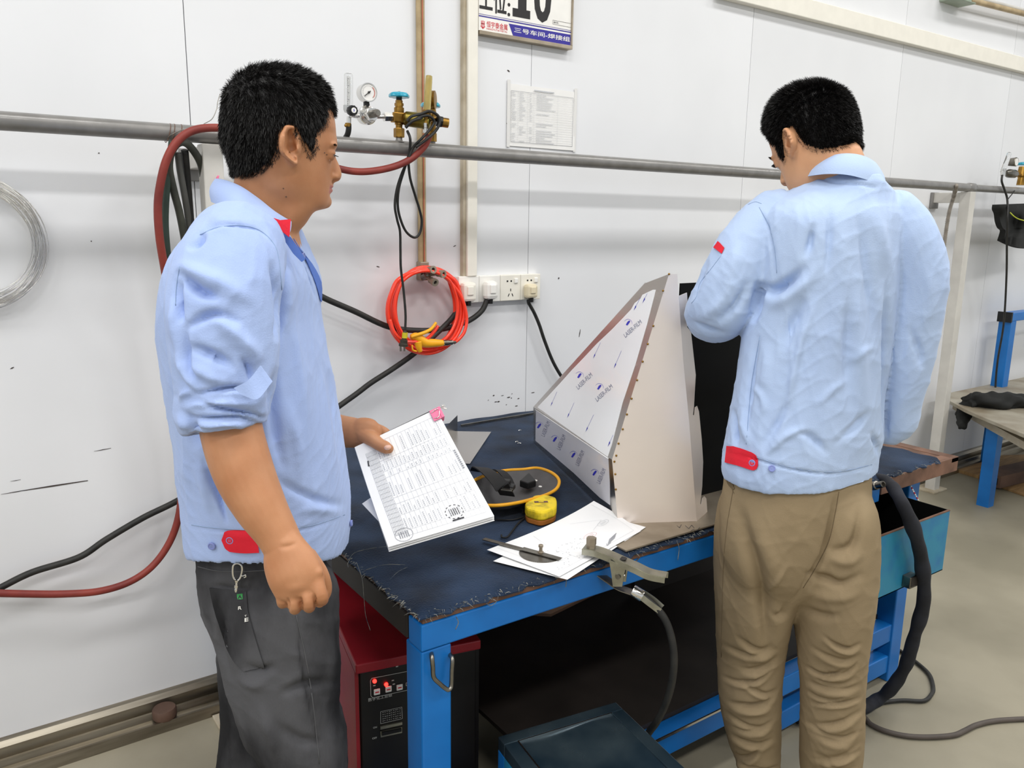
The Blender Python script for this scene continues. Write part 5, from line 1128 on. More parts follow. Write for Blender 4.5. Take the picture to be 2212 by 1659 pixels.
def folds(V, F, fl):
    N = normals(V, F); x, y = proj(V); view = CP-V; view /= np.linalg.norm(view, axis=1)[:, None]
    face = np.clip((N*view).sum(1)*2.5+.3, 0, 1); D = np.zeros(len(V))
    for pts, w, amp in fl:
        P = crom([(a, b, 0) for a, b in pts], 5)[:, :2]; best = np.full(len(V), 1e9); tt = np.zeros(len(V)); n = len(P)-1
        lo, hi = P.min(0)-3*w, P.max(0)+3*w
        m = np.where((x > lo[0]) & (x < hi[0]) & (y > lo[1]) & (y < hi[1]))[0]
        for i in range(n):
            a, b = P[i], P[i+1]; d = b-a; L2 = d@d+1e-9
            t = np.clip(((x[m]-a[0])*d[0]+(y[m]-a[1])*d[1])/L2, 0, 1)
            ds = np.hypot(x[m]-a[0]-t*d[0], y[m]-a[1]-t*d[1]); bm = ds < best[m]; idx = m[bm]
            best[idx] = ds[bm]; tt[idx] = (i+t[bm])/n
        end = np.clip(np.minimum(tt, 1-tt)*2.6, 0.0, 1)
        w_ = w*(.78 if amp < 0 else 1.05); D += amp*(1.9 if amp < 0 else 1.25)*np.exp(-(best/w_)**2)*end
    return V+N*(D*face)[:, None]
def sinwr(V, F, amp, freq, seed, stretch=(1, 1, 1)):
    rs = np.random.RandomState(seed); N = normals(V, F); D = np.zeros(len(V)); X = V*np.array(stretch)
    for k in range(7):
        d = rs.normal(size=3); d /= np.linalg.norm(d); ph = rs.rand()*6.28
        w = X@rs.normal(size=3)*freq*.4
        D += np.sin(X@d*freq*rs.uniform(.6, 1.5)+ph+1.3*np.sin(w))
    return V+N*(D*amp/7)[:, None]
def crumple(V, F, amp, freq, seed, stretch=(1, 1, 1)):
    rs = np.random.RandomState(seed); N = normals(V, F); D = np.zeros(len(V)); X = V*np.array(stretch)
    for k in range(6):
        d = rs.normal(size=3); d /= np.linalg.norm(d); ph = rs.rand()*6.28; e = rs.normal(size=3); e /= np.linalg.norm(e)
        g = .5+.5*np.sin(X@e*freq*.55+rs.rand()*6.28)
        D += g*(1-np.abs(np.sin(X@d*freq*rs.uniform(.5, 1.2)+ph+1.1*np.sin(X@e*freq*.7+ph))))**2.5
    return V+N*((D-D.mean())*amp)[:, None]
def meshobj(name, V, F, mats, parent, mi=None, label=None):
    lo, hi = V.min(0), V.max(0); base = np.array([(lo[0]+hi[0])/2, (lo[1]+hi[1])/2, lo[2]])
    me = bpy.data.meshes.new(name); W_ = V-base; F = np.asarray(F, dtype=np.int32)
    me.vertices.add(len(W_)); me.vertices.foreach_set('co', W_.astype(np.float32).ravel())
    k = F.shape[1]; me.loops.add(F.size); me.loops.foreach_set('vertex_index', F.ravel())
    me.polygons.add(len(F)); me.polygons.foreach_set('loop_start', np.arange(0, F.size, k, dtype=np.int32))
    for m in mats: me.materials.append(m)
    if mi is not None: me.polygons.foreach_set('material_index', mi.astype(np.int32))
    me.polygons.foreach_set('use_smooth', np.ones(len(F), dtype=bool)); me.update(calc_edges=True); me.validate()
    o = bpy.data.objects.new(name, me); C.objects.link(o); o.parent = parent; o.location = tuple(Vector(base)-wloc(parent))
    if label: o['label'] = label
    return o
def bvh(V, F): return BVHTree.FromPolygons([tuple(v) for v in V], [tuple(f) for f in F.tolist()])
def hit(tree, px, py):
    d = nrm(ray(px, py)); r = tree.ray_cast(Vector(CP), Vector(d))
    if r[0] is None: return None, None
    n = np.array(r[1]); n = n if n@d < 0 else -n
    return np.array(r[0]), n
def patch(tree, L, R, nm, m, par, off=.0015, th=.0015, cols=7, sub=3, label=None):
    Lc = crom([(a, b, 0) for a, b in L], sub)[:, :2] if len(L) > 2 else np.array([np.array(L[0])+(np.array(L[1])-np.array(L[0]))*t for t in np.linspace(0, 1, 7)])
    Rc = crom([(a, b, 0) for a, b in R], sub)[:, :2] if len(R) > 2 else np.array([np.array(R[0])+(np.array(R[1])-np.array(R[0]))*t for t in np.linspace(0, 1, 7)])
    k = min(len(Lc), len(Rc)); P = []; last = None
    for i in range(k):
        row = []
        for t in np.linspace(0, 1, cols):
            x, y = Lc[i]*(1-t)+Rc[i]*t; p, n = hit(tree, x, y)
            if p is None: p, n = (last if last else (pt(x, y, 1.3), -FW))
            last = (p, n); row.append((p, n))
        P.append(row)
    A_ = np.array([[p+n*off for p, n in r] for r in P]); B_ = np.array([[p+n*(off+th) for p, n in r] for r in P])
    q = MB(); q.slab(B_, A_); return obj(nm, q, m, par, True, auto=50, label=label)
def seam(tree, pts, r, nm, m, par, off=0.0):
    P = []
    for x, y in crom([(a, b, 0) for a, b in pts], 6)[:, :2]:
        p, n = hit(tree, x, y)
        if p is not None and (not P or np.linalg.norm(p-P[-1]) < .05): P.append(p+n*off)
    if len(P) > 2:
        q = MB(); q.tube(P, r, 5, 1); obj(nm, q, m, par, True)
def button(tree, px, py, r, par, m=None):
    p, n = hit(tree, px, py)
    if p is None: return
    q = MB(); q.lathe(p+n*.0012, n*.0032, [(0, r*.9), (.3, r), (.8, r), (1, r*.86), (1, r*.72), (.75, r*.66)], 20); b = obj('button', q, m or M_btn, par, True, auto=40)
    q = MB(); a = nrm(np.cross(n, UP)); c = np.cross(n, a)
    for s1 in (-1, 1):
        for s2 in (-1, 1): q.cyl(p+n*.0035+(a*s1+c*s2)*r*.18, p+n*.0042+(a*s1+c*s2)*r*.18, r*.1, n=6)
    obj('button_holes', q, M_seamj, b)

def limb(mb, pts, ra, rb, hint, n=22, sub=6, round0=True, round1=True):
    k = len(pts); A_ = np.array([[*p, a, b] for p, a, b in zip(pts, ra, rb)]); P = []
    # interpolate centre and radii together
    idx = []
    Q = []
    for i in range(k-1):
        p0 = A_[i-1] if i > 0 else 2*A_[0]-A_[1]; p1 = A_[i]; p2 = A_[i+1]; p3 = A_[i+2] if i+2 < k else 2*A_[-1]-A_[-2]
        for j in range(sub):
            t = j/sub; Q.append(.5*((2*p1)+(-p0+p2)*t+(2*p0-5*p1+4*p2-p3)*t*t+(-p0+3*p1-3*p2+p3)*t**3))
    Q.append(A_[-1]); Q = np.array(Q); c = Q[:, :3]; a = Q[:, 3]; b = Q[:, 4]
    T_ = np.gradient(c, axis=0); T_ /= np.linalg.norm(T_, axis=1)[:, None]
    rings = []
    h = np.asarray(hint, float)
    def fr(t):
        u = nrm(h-t*(h@t)); return u, np.cross(t, u)
    if round0:
        for s in (1.0, .92, .72, .4):
            rings.append((c[0]-T_[0]*min(a[0], b[0])*s*.9, a[0]*math.sqrt(max(.02, 1-s*s)), b[0]*math.sqrt(max(.02, 1-s*s)), T_[0]))
    for i in range(len(c)): rings.append((c[i], a[i], b[i], T_[i]))
    if round1:
        for s in (.4, .72, .92, 1.0):
            rings.append((c[-1]+T_[-1]*min(a[-1], b[-1])*s*.9, a[-1]*math.sqrt(max(.02, 1-s*s)), b[-1]*math.sqrt(max(.02, 1-s*s)), T_[-1]))
    v = []
    for cc, aa, bb_, tt in rings:
        u, w = fr(tt)
        for j in range(n):
            th = 2*math.pi*j/n; v.append(cc+u*math.cos(th)*aa+w*math.sin(th)*bb_)
    f = [(i*n+j, i*n+(j+1) % n, (i+1)*n+(j+1) % n, (i+1)*n+j) for i in range(len(rings)-1) for j in range(n)]
    f += [tuple(range(n-1, -1, -1)), tuple((len(rings)-1)*n+j for j in range(n))]
    mb.add(v, f)
def stack(mb, rows, dh, U, Wd, n=44, sub=4, pw=2.2, zoff=None, b_in_a=0.0):
    """rows: (py, left px, right px, half depth b); U in image-right, Wd depth direction (unit)"""
    R_ = []
    for r in rows:
        y, l, rr_, b = r[:4]; d_ = r[4] if len(r) > 4 else dh
        c = pt((l+rr_)/2, y, d_); w = (rr_-l)/2*mpp(c)
        cu, cw = abs(U@HR), abs(Wd@HR); a = math.sqrt(max(.0004, w*w-(b*cw)**2))/cu
        R_.append([*c, a, b])
    A_ = np.array(R_); k = len(A_); Q = []
    for i in range(k-1):
        p0 = A_[i-1] if i > 0 else 2*A_[0]-A_[1]; p1 = A_[i]; p2 = A_[i+1]; p3 = A_[i+2] if i+2 < k else 2*A_[-1]-A_[-2]
        for j in range(sub):
            t = j/sub; Q.append(.5*((2*p1)+(-p0+p2)*t+(2*p0-5*p1+4*p2-p3)*t*t+(-p0+3*p1-3*p2+p3)*t**3))
    Q.append(A_[-1]); v = []
    for i, q_ in enumerate(Q):
        for j in range(n):
            th = 2*math.pi*j/n; cx, sx = math.cos(th), math.sin(th)
            ex = np.sign(cx)*abs(cx)**(2/pw); ey = np.sign(sx)*abs(sx)**(2/pw)
            p = q_[:3]+U*ex*q_[3]+Wd*ey*q_[4]
            if zoff: p = p+UP*zoff(i/(len(Q)-1), th)
            v.append(p)
    m = len(Q)
    f = [(i*n+j, i*n+(j+1) % n, (i+1)*n+(j+1) % n, (i+1)*n+j) for i in range(m-1) for j in range(n)]
    f = [tuple(reversed(q)) for q in f]+[tuple(range(n)), tuple((m-1)*n+j for j in range(n-1, -1, -1))]
    mb.add(v, f)

# ------------------------------------------------------------------ head in its own axes (x to face, y to own left, z up)
HS = .00074
def hx(px): return (px-610)*HS
def hz(py): return (300-py)*HS*.975
def head_parts(mb, tf):
    sl_ = [(162, 632, 583, .024), (166, 652, 565, .044), (174, 674, 545, .058), (190, 697, 524, .068), (216, 714, 507, .0745), (250, 724, 498, .0785), (285, 727, 497, .079), (308, 729, 500, .078),
           (325, 723, 504, .0765), (340, 718, 510, .0745), (358, 717, 518, .0725), (378, 715, 528, .070), (395, 713.5, 540, .067), (404, 712, 548, .0645), (412, 711, 555, .062), (420, 710, 563, .059), (432, 709, 575, .054),
           (443, 706, 590, .047), (451, 694, 606, .038), (457, 672, 622, .022)]
    n = 56; v = []
    Q = crom([(a, b, c, ) for a, b, c, d in sl_], 3); Wd_ = crom([(d, 0, 0) for a, b, c, d in sl_], 3)[:, 0]
    for (y, fr, bk), w in zip(Q, Wd_):
        cx = (hx(fr)+hx(bk))/2; a = (hx(fr)-hx(bk))/2
        for j in range(n):
            th = 2*math.pi*j/n; cc, ss = math.cos(th), math.sin(th)
            ex = np.sign(cc)*abs(cc)**(2/2.15); ey = np.sign(ss)*abs(ss)**(2/2.35)
            nar = 1-.16*max(0, cc)**1.2*(1 if y > 280 else .5)-.06*max(0, -cc)
            v.append(tf((cx+a*ex, w*ey*nar, hz(y))))
    m = len(Q); f = [(i*n+j, (i+1)*n+j, (i+1)*n+(j+1) % n, i*n+(j+1) % n) for i in range(m-1) for j in range(n)]
    f += [tuple(range(n)), tuple((m-1)*n+j for j in range(n-1, -1, -1))]
    mb.add(v, f)
    def ell(c, r, sq): mb.ball(tf(c), 1.0, 18, ax=[np.array(tf((c[0]+sq[0]*r, c[1], c[2])))-tf(c), np.array(tf((c[0], c[1]+sq[1]*r, c[2])))-tf(c), np.array(tf((c[0], c[1], c[2]+sq[2]*r)))-tf(c)])
    # nose: bridge, tip, wings
    L = [(718, 322, .0075, .006), (719, 340, .008, .0085), (722, 355, .010, .0105), (724, 368, .0125, .012), (725, 377, .0135, .0105), (720, 384, .012, .006)]
    limb(mb, [np.array(tf((hx(a)-.002, 0, hz(b)))) for a, b, c, d in L], [c for a, b, c, d in L], [d for a, b, c, d in L], np.array(tf((0, 1, 0)))-tf((0, 0, 0)), 16, 4)
    ell((hx(727.5), 0, hz(376)), .0085, (.75, 1, .85))
    for s in (-1, 1): ell((hx(718.5), s*.0115, hz(379)), .0075, (1.1, .75, .75))
    # lips and chin, cheek, brow
    ell((hx(708), 0, hz(400)), .0085, (1, 2.5, .6)); ell((hx(706.5), 0, hz(410)), .0085, (1, 2.1, .62)); ell((hx(697), 0, hz(434)), .014, (1, 1.3, .9))
    for s in (-1, 1):
        ell((hx(712), s*.026, hz(311)), .012, (.8, 1.7, .5)); pass
        ell((hx(618), s*.047, hz(395)), .018, (1.6, .6, 1.8)); ell((hx(703), s*.031, hz(330.5)), .0128, (1, 1.15, 1))
    # ears
    for s in (-1, 1):
        O = [(634, 281), (622, 283), (612, 292), (606, 308), (603.5, 324), (606, 337), (613, 346), (622, 353), (630, 359), (636, 362), (640, 357), (639, 346), (638, 330), (639, 312), (640, 296), (639, 286)]
        O = crom([(a-7, b, 0) for a, b in O], 4, True)[:, :2]; n = len(O); cen = np.array([620., 323.]); v = []; nr = [(1.0, -.012, 1), (1.0, .0, 1), (.97, .004, 1), (.88, .0055, 1), (.78, .003, 1), (.68, -.002, 1), (.5, -.007, 1), (.2, -.010, 1)]
        def eh(p, h):     # outward flare grows to the back rim
            back = np.clip((633-p[0])/36, 0, 1); return s*(.0785+.021*back**.9+h*1.25)
        for t, h, _ in nr:
            for p in O:
                w = cen+(p-cen)*t
                hh = h
                if p[1] > 345 and t < .95: hh = max(h, -.001)
                if p[0] > 627 and p[1] < 345: hh = min(h, -.004) if t > .75 else h
                v.append(tf((hx(w[0]), eh(w, hh), hz(w[1]))))
        K_ = len(v)
        f = [(i*n+j, i*n+(j+1) % n, (i+1)*n+(j+1) % n, (i+1)*n+j) for i in range(len(nr)-1) for j in range(n)]
        f += [tuple((len(nr)-1)*n+j for j in range(n)), tuple(range(n-1, -1, -1))]
        if s < 0: f = [tuple(reversed(q)) for q in f]
        mb.add(v, f)
        ell((hx(631), s*.081, hz(327)), .0055, (.7, .8, 1.1))         # tragus
        ell((hx(633), s*.0735, hz(318)), .010, (.8, .7, 2.0))        # root of the ear
def head_shape(V, F, inv):
    """local carving: eye sockets, nostrils, mouth line, ear bowl"""
    N = normals(V, F); Lc = inv(V); D = np.zeros(len(V))
    def g(c, r, amp):
        d = ((Lc-np.array(c))/np.array(r)); nonlocal D; D += amp*np.exp(-(d*d).sum(1))
    for s in (-1, 1):
        g((hx(718), s*.031, hz(334)), (.02, .013, .0022), -.0028); g((hx(712), s*.016, hz(330)), (.02, .008, .010), -.004)
        g((hx(719), s*.0085, hz(386)), (.006, .0045, .0045), -.006); g((hx(700), s*.030, hz(372)), (.02, .012, .02), -.001)
        g((hx(622), s*.09, hz(326)), (.0052, .03, .009), -.009); g((hx(621), s*.09, hz(301)), (.0045, .03, .009), -.006); g((hx(602), s*.10, hz(315)), (.004, .03, .016), .003); g((hx(615), s*.10, hz(286)), (.010, .03, .0035), .003); g((hx(613), s*.1, hz(312)), (.0028, .03, .01), .003)
    g((hx(712), 0, hz(404.5)), (.02, .019, .0016), -.0028); g((hx(712), 0, hz(419)), (.02, .015, .004), -.002)
    return V+N*D[:, None]
HAIR = [(476, 300), (484, 250), (500, 200), (540, 150), (600, 120), (660, 130), (705, 175), (726, 225), (728, 246), (718, 243), (709, 232), (702, 230), (701, 249), (692, 270), (675, 288), (671, 316), (662, 336), (655, 320), (638, 299), (634, 284), (627, 276), (611, 278), (598, 296), (594, 330), (583, 351), (563, 368), (538, 379), (504, 381), (480, 340)]
def inpoly(x, y, poly):
    r = np.zeros(len(x), bool); n = len(poly); j = n-1
    for i in range(n):
        xi, yi = poly[i]; xj, yj = poly[j]
        c = ((yi > y) != (yj > y)) & (x < (xj-xi)*(y-yi)/(yj-yi+1e-12)+xi); r ^= c; j = i
    return r
def polydist(x, y, poly):
    d = np.full(len(x), 1e9); n = len(poly)
    for i in range(n):
        a = np.array(poly[i]); b = np.array(poly[(i+1) % n]); e = b-a
        t = np.clip(((x-a[0])*e[0]+(y-a[1])*e[1])/(e@e+1e-9), 0, 1); d = np.minimum(d, np.hypot(x-a[0]-t*e[0], y-a[1]-t*e[1]))
    return d
def make_hair(V, F, inv, tf, parent, poly, top, side, nstr, seed, spike, zmin=-.12, fringe=5000):
    rs = np.random.RandomState(seed); Lc = inv(V); N = normals(V, F)
    px = Lc[:, 0]/HS+610; py = 300-Lc[:, 2]/(HS*.975)
    near = (np.abs(Lc[:, 1]) < .085) & (np.abs(Lc[:, 0]) < .13) & (Lc[:, 2] > zmin)
    ins = inpoly(px, py, poly) & near; dist = polydist(px, py, poly)
    # ears stay bare
    ear = (np.abs(Lc[:, 1]) > .0795) & (px > 590) & (px < 640) & (py > 276) & (py < 370); ins &= ~ear
    up = np.clip((260-py)/110, 0, 1); bound = polydist(px, py, poly)
    inner = np.clip(bound/16, 0, 1)
    fk = ins[F].all(1); Fh = F[fk]; used = np.unique(Fh); mp_ = np.full(len(V), -1); mp_[used] = np.arange(len(used))
    thick = (side+(top-side)*up)*inner
    wob = 1+.12*np.sin(Lc[:, 0]*260+2*np.sin(Lc[:, 1]*180))*np.sin(Lc[:, 1]*300+1)
    Vs = V[used]+N[used]*(thick[used]*.8*wob[used]+.0006)[:, None]; Fs = mp_[Fh]
    # strands; a sparse fringe of short ones beyond the hairline
    ctr = V[Fh].mean(1); ids = rs.randint(0, len(Fh), nstr); P0 = ctr[ids]+ (rs.rand(nstr, 3)-.5)*.002; n0 = N[Fh[ids, 0]]
    th = thick[Fh[ids, 0]]; u_ = up[Fh[ids, 0]]; ori = np.array(tf((0, 0, 0)))
    fwd = np.array(tf((1, 0, 0)))-ori; upv = np.array(tf((0, 0, 1)))-ori
    flow = (-upv[None]*(1-u_)[:, None]*.9+fwd[None]*(.55*u_)[:, None])
    clump = np.stack([np.sin(P0@np.array([310., 120, 90])+c_)*np.sin(P0@np.array([-80., 260, 150])+2*c_) for c_ in (0, 2, 4)], 1)*.22
    dirs = n0*spike+flow*(1-spike*.5)+clump+rs.normal(size=(nstr, 3))*.13; dirs /= np.linalg.norm(dirs, axis=1)[:, None]
    ln = (.005+th*1.25)*(.6+.6*rs.rand(nstr)); base = P0+n0*(th*.45)[:, None]
    sd = np.cross(dirs, rs.normal(size=(nstr, 3))); sd /= np.linalg.norm(sd, axis=1)[:, None]; sd *= .0004
    mid = base+dirs*(ln*.55)[:, None]; tip = base+dirs*ln[:, None]+flow*(ln*.25)[:, None]
    o0 = len(Vs); SV = np.stack([base-sd, base+sd, mid+sd*.8, mid-sd*.8, tip+sd*.25, tip-sd*.25], 1).reshape(-1, 3)
    k = np.arange(nstr)*6+o0; SF = np.concatenate([np.stack([k, k+1, k+2, k+3], 1), np.stack([k+3, k+2, k+4, k+5], 1)])
    out = near & ~ear & ~ins & (dist < 11) & (np.abs(Lc[:, 1]) > .02); fo_ = F[out[F].all(1)]; nf_ = fringe
    if len(fo_):
        ids = rs.randint(0, len(fo_), nf_); keep = rs.rand(nf_) > (dist[fo_[ids, 0]]/11)**.6; ids = ids[keep]; nf_ = len(ids)
        b0 = V[fo_[ids]].mean(1)+(rs.rand(nf_, 3)-.5)*.002; n1 = N[fo_[ids, 0]]; dr_ = n1*.25-upv[None]*.8-fwd[None]*.3+rs.normal(size=(nf_, 3))*.3; dr_ /= np.linalg.norm(dr_, axis=1)[:, None]
        s1 = np.cross(dr_, n1); s1 /= np.linalg.norm(s1, axis=1)[:, None]+1e-9; s1 *= .0003; l1 = (.003+.004*rs.rand(nf_))[:, None]
        FV = np.stack([b0-s1, b0+s1, b0+dr_*l1+s1*.3+n1*.0006, b0+dr_*l1-s1*.3+n1*.0006], 1).reshape(-1, 3); k2_ = np.arange(nf_)*4+o0+len(SV)
        SV = np.concatenate([SV, FV]); SF = np.concatenate([SF, np.stack([k2_, k2_+1, k2_+2, k2_+3], 1)])
    return meshobj('hair', np.concatenate([Vs, SV]), np.concatenate([Fs, SF]), [M_hair], parent)
def rot_tf(org, fwd, upv):
    fwd = nrm(fwd); lf = nrm(np.cross(upv, fwd)); up2 = np.cross(fwd, lf); org = np.asarray(org); R_ = np.stack([fwd, lf, up2])
    return (lambda p: org+np.asarray(p)@R_), (lambda V: (V-org)@R_.T)
def face_extras(tf, parent):
    for s in (-1, 1):
        q = MB(); q.ball(tf((hx(701.5), s*.031, hz(332.3))), .0121, 16); e = obj('eye', q, M_eyew, parent, True)
        q = MB(); q.ball(tf((hx(701.5)+.0078, s*.031, hz(333.5))), .0052, 12); obj('iris', q, M_eyed, e, True)
        q = MB(); rs = random.Random(3)
        for k in range(70):
            t = rs.random(); y = s*(.016+.032*t); a = np.array(tf((hx(721-9*t*t), y, hz(311+2*math.sin(t*3)+rs.uniform(-1.6, 1.6)))))
            d = np.array(tf((.002, s*.008, .001)))-tf((0, 0, 0)); o_ = np.array(tf((0, 0, .0006)))-tf((0, 0, 0)); q.add([a-o_, a+o_, a+d], [(0, 1, 2)])
        obj('eyebrow', q, M_hair, parent)
        q = MB()
        for k in range(24):
            t = k/23; y = s*(.022+.022*t); a = np.array(tf((hx(718.5-6*t*t), y, hz(332.5)))); d = np.array(tf((.0062, s*.002, -.002)))-tf((0, 0, 0)); o_ = np.array(tf((0, .0005, .0005)))-tf((0, 0, 0)); q.add([a-o_, a+o_, a+d], [(0, 1, 2)])
        obj('eyelashes', q, M_hair, parent)
def shoe(toe, heel, nm, par, w=.048):
    d = nrm((toe-heel)*[1, 1, 0]); s = np.cross(UP, d); L = np.linalg.norm((toe-heel)[:2]); q = MB()
    rows = [(0, .034, .075), (.06, .036, .085), (.25, .036, .095), (.45, .040, .085), (.62, .047, .062), (.8, .046, .05), (.93, .036, .042), (1, .018, .03)]
    n = 20; v = []; Q = crom(rows, 3)
    for t, ww, h in Q:
        for j in range(n):
            th = 2*math.pi*j/n; c, z = math.cos(th), math.sin(th)
            v.append(heel+d*L*t+s*ww*w/.048*np.sign(c)*abs(c)**.7+UP*(h/2+h/2*np.sign(z)*abs(z)**.7))
    m = len(Q); q.add(v, [(i*n+j, i*n+(j+1) % n, (i+1)*n+(j+1) % n, (i+1)*n+j) for i in range(m-1) for j in range(n)]+[tuple(range(n-1, -1, -1)), tuple((m-1)*n+j for j in range(n))])
    o = obj(nm, q, M_shoe, par, True); 
    q = MB(); v = [heel*[1, 1, 0]+d*L*t+s*sg*ww*1.08*w/.048 for t, ww, h in Q for sg in (-1, 1)]; m = len(Q)
    P = np.array(v).reshape(m, 2, 3); q.slab(P+[0, 0, .014], P); obj('sole', q, M_rubber, o)
def generic_hand(mb, wrist, d, back, s=1, curl=.9, right=True):
    """d: direction to fingers, back: back-of-hand normal; curled fingers"""
    d = nrm(d); back = nrm(back-d*(back@d)); sd = np.cross(d, back)*(1 if right else -1)
    limb(mb, [wrist-d*.02, wrist+d*.02, wrist+d*.06, wrist+d*.085], [.024, .030, .038, .037], [.019, .018, .016, .013], sd, 18, 4)
    for k, (o_, ln) in enumerate(((-.029, .064), (-.0098, .078), (.0098, .083), (.029, .076))):
        p = wrist+d*(.085-.004*abs(k-2))+sd*o_; a = 0; P = [p-d*.01]
        for j, fr_ in enumerate((.44, .32, .24)):
            a += curl*(.75 if j == 0 else 1); P.append(P[-1]+(d*math.cos(a)-back*math.sin(a))*ln*fr_)
        limb(mb, P, [.0095, .0092, .0085, .007], [.0095, .0092, .0085, .007], sd, 12, 4)
    p = wrist+d*.025+sd*.028; limb(mb, [p, p+sd*.018+d*.022-back*.012, p+sd*.012+d*.046-back*.026, p+sd*-.004+d*.06-back*.034], [.015, .0125, .0105, .008], [.015, .0125, .0105, .008], back, 12, 4)

# ================================================================== left man
D1 = 1.35
p1 = thing('person', 'man in light blue work jacket and black jeans holding paper forms', 'person', onZ(650, 2060, 0))
al = math.radians(21)
F1 = HR*math.cos(al)+HF*math.sin(al)
_ta, _ia = rot_tf((0, 0, 0), F1, UP); h1_ = pt(606, 301, D1)
SCH = np.array([1/math.cos(al)*.95, .95, 1.0])
tf1 = lambda p: h1_+np.asarray(_ta(np.asarray(p)*SCH))
inv1 = lambda V: _ia(V-h1_)/SCH
b = MB(); head_parts(b, tf1)
nk = lambda x, y, z=0.0: pt(x, y, D1)+HF*z
limb(b, [nk(590, 330), nk(585, 380), nk(578, 425), nk(565, 470), nk(555, 520)], [.058, .056, .055, .060, .075], [.056, .055, .056, .064, .10], F1, 26, 5)
limb(b, [nk(655, 425), nk(630, 445), nk(608, 470), nk(585, 498)], [.026, .034, .034, .034], [.040, .045, .046, .045], F1, 20, 5)   # throat
stack(b, [(500, 480, 600, .09), (540, 450, 615, .14), (620, 430, 630, .15), (800, 430, 650, .15), (1000, 460, 680, .14), (1150, 470, 680, .14)], D1, HR, HF, 32)
# right arm, hanging
armR = [pt(505, 540, 1.20), pt(492, 640, 1.16), pt(492, 760, 1.14), pt(495, 870, 1.125), pt(500, 930, 1.115), pt(525, 1015, 1.10), pt(560, 1090, 1.085), pt(595, 1148, 1.075), pt(612, 1180, 1.068)]
limb(b, armR, [.055, .05, .046, .043, .0435, .0425, .037, .0305, .0285], [.055, .05, .046, .043, .041, .04, .034, .026, .0225], HR, 24, 6)
# fist: back of the hand towards us
limb(b, [pt(612, 1172, 1.068), pt(622, 1205, 1.06), pt(636, 1240, 1.052), pt(648, 1268, 1.05)], [.0275, .0365, .0395, .0385], [.021, .0205, .020, .017], HR*.93-UP*-.3, 24, 6)
FG = [((606, 1262), (610, 1294), (1.058, 1.050)), ((631, 1272), (636, 1306), (1.050, 1.042)), ((661, 1268), (667, 1302), (1.046, 1.038)), ((684, 1252), (694, 1287), (1.048, 1.040))]
for (k0, k1, dd_), r in zip(FG, (.0083, .0089, .0091, .0092)):
    a0 = pt(*k0, dd_[0]); a1 = pt(k1[0], k1[1]+2, dd_[1]); a2 = pt(k1[0]+1, k1[1]+6, dd_[1]+.022); a3 = pt(k1[0]-1, k1[1]-22, dd_[1]+.036); a4 = pt(k1[0]-3, k1[1]-42, dd_[1]+.03)
    limb(b, [a0-UP*-.012, a0, a1, a2, a3, a4], [r*1.05, r*1.12, r*1.05, r*1.0, r*.9, r*.8], [r*.9, r*1.1, r*1.0, r, r*.9, r*.8], HR, 14, 5)
limb(b, [pt(662, 1205, 1.075), pt(690, 1240, 1.075), pt(700, 1275, 1.08), pt(690, 1300, 1.09)], [.016, .013, .0115, .009], [.016, .013, .0115, .009], HF, 14, 5)
# left arm and hand on the papers
limb(b, [pt(545, 540, 1.52), pt(560, 700, 1.57), pt(590, 860, 1.58), pt(660, 915, 1.565), pt(725, 930, 1.55), pt(768, 935, 1.535)], [.055, .048, .044, .041, .034, .030], [.055, .048, .044, .038, .030, .024], UP, 22, 6)
limb(b, [pt(765, 934, 1.535), pt(783, 935, 1.530), pt(800, 938, 1.528), pt(812, 940, 1.53)], [.026, .031, .031, .024], [.020, .021, .018, .014], UP, 18, 5)
limb(b, [pt(785, 938, 1.522), pt(803, 948, 1.510), pt(820, 960, 1.502), pt(834, 967, 1.497), pt(842, 970, 1.496)], [.0165, .0145, .0125, .0125, .0095], [.0165, .0145, .0125, .011, .008], UP, 14, 5)
for k, (x0, y0, x1, y1) in enumerate(((800, 924, 840, 940), (806, 932, 858, 968), (802, 944, 850, 990), (796, 952, 836, 1005))):
    P = [pt(x0, y0, 1.53+.004*k), pt(x0+(x1-x0)*.45, y0+(y1-y0)*.25, 1.542+.006*k), pt(x0+(x1-x0)*.85, y0+(y1-y0)*.75, 1.545+.006*k), pt(x1, y1+6, 1.535+.004*k)]
    limb(b, P, [.0115, .0108, .0098, .008], [.0115, .0108, .0098, .008], UP, 14, 5)
for s in (-1, 1):
    limb(b, [np.array(tf1((hx(a), s*y_, hz(c)))) for a, y_, c in ((584, .030, 352), (600, .031, 388), (622, .028, 412))], [.036, .036, .028], [.032, .032, .027], F1, 18, 5)
V, F = remesh(b, .0022, 4)
V = local_smooth(V, F, neck_mask(inv1(V)), 90); V = head_shape(V, F, inv1)
V = folds(V, F, [([(621, 1290), (623, 1305), (624, 1326)], 3.2, -.003), ([(649, 1288), (651, 1305), (653, 1330)], 3.2, -.003), ([(677, 1280), (681, 1300), (684, 1325)], 3.2, -.003), ([(610, 1276), (640, 1270), (668, 1262)], 9, .0015), ([(600, 1182), (622, 1180), (645, 1172)], 6, -.0012)])
Lc = inv1(V); cF = Lc[F].mean(1); mi = ((np.abs(cF[:, 1]) < .024) & (cF[:, 0] > hx(704)) & (cF[:, 2] < hz(396.5)) & (cF[:, 2] > hz(415.5))).astype(int)
body1 = meshobj('body', V, F, [M_skin, M_lip], p1, mi)
face_extras(tf1, p1)
make_hair(V, F, inv1, tf1, p1, HAIR, .0085, .005, 60000, 3, .42)
tB = bvh(V, F)
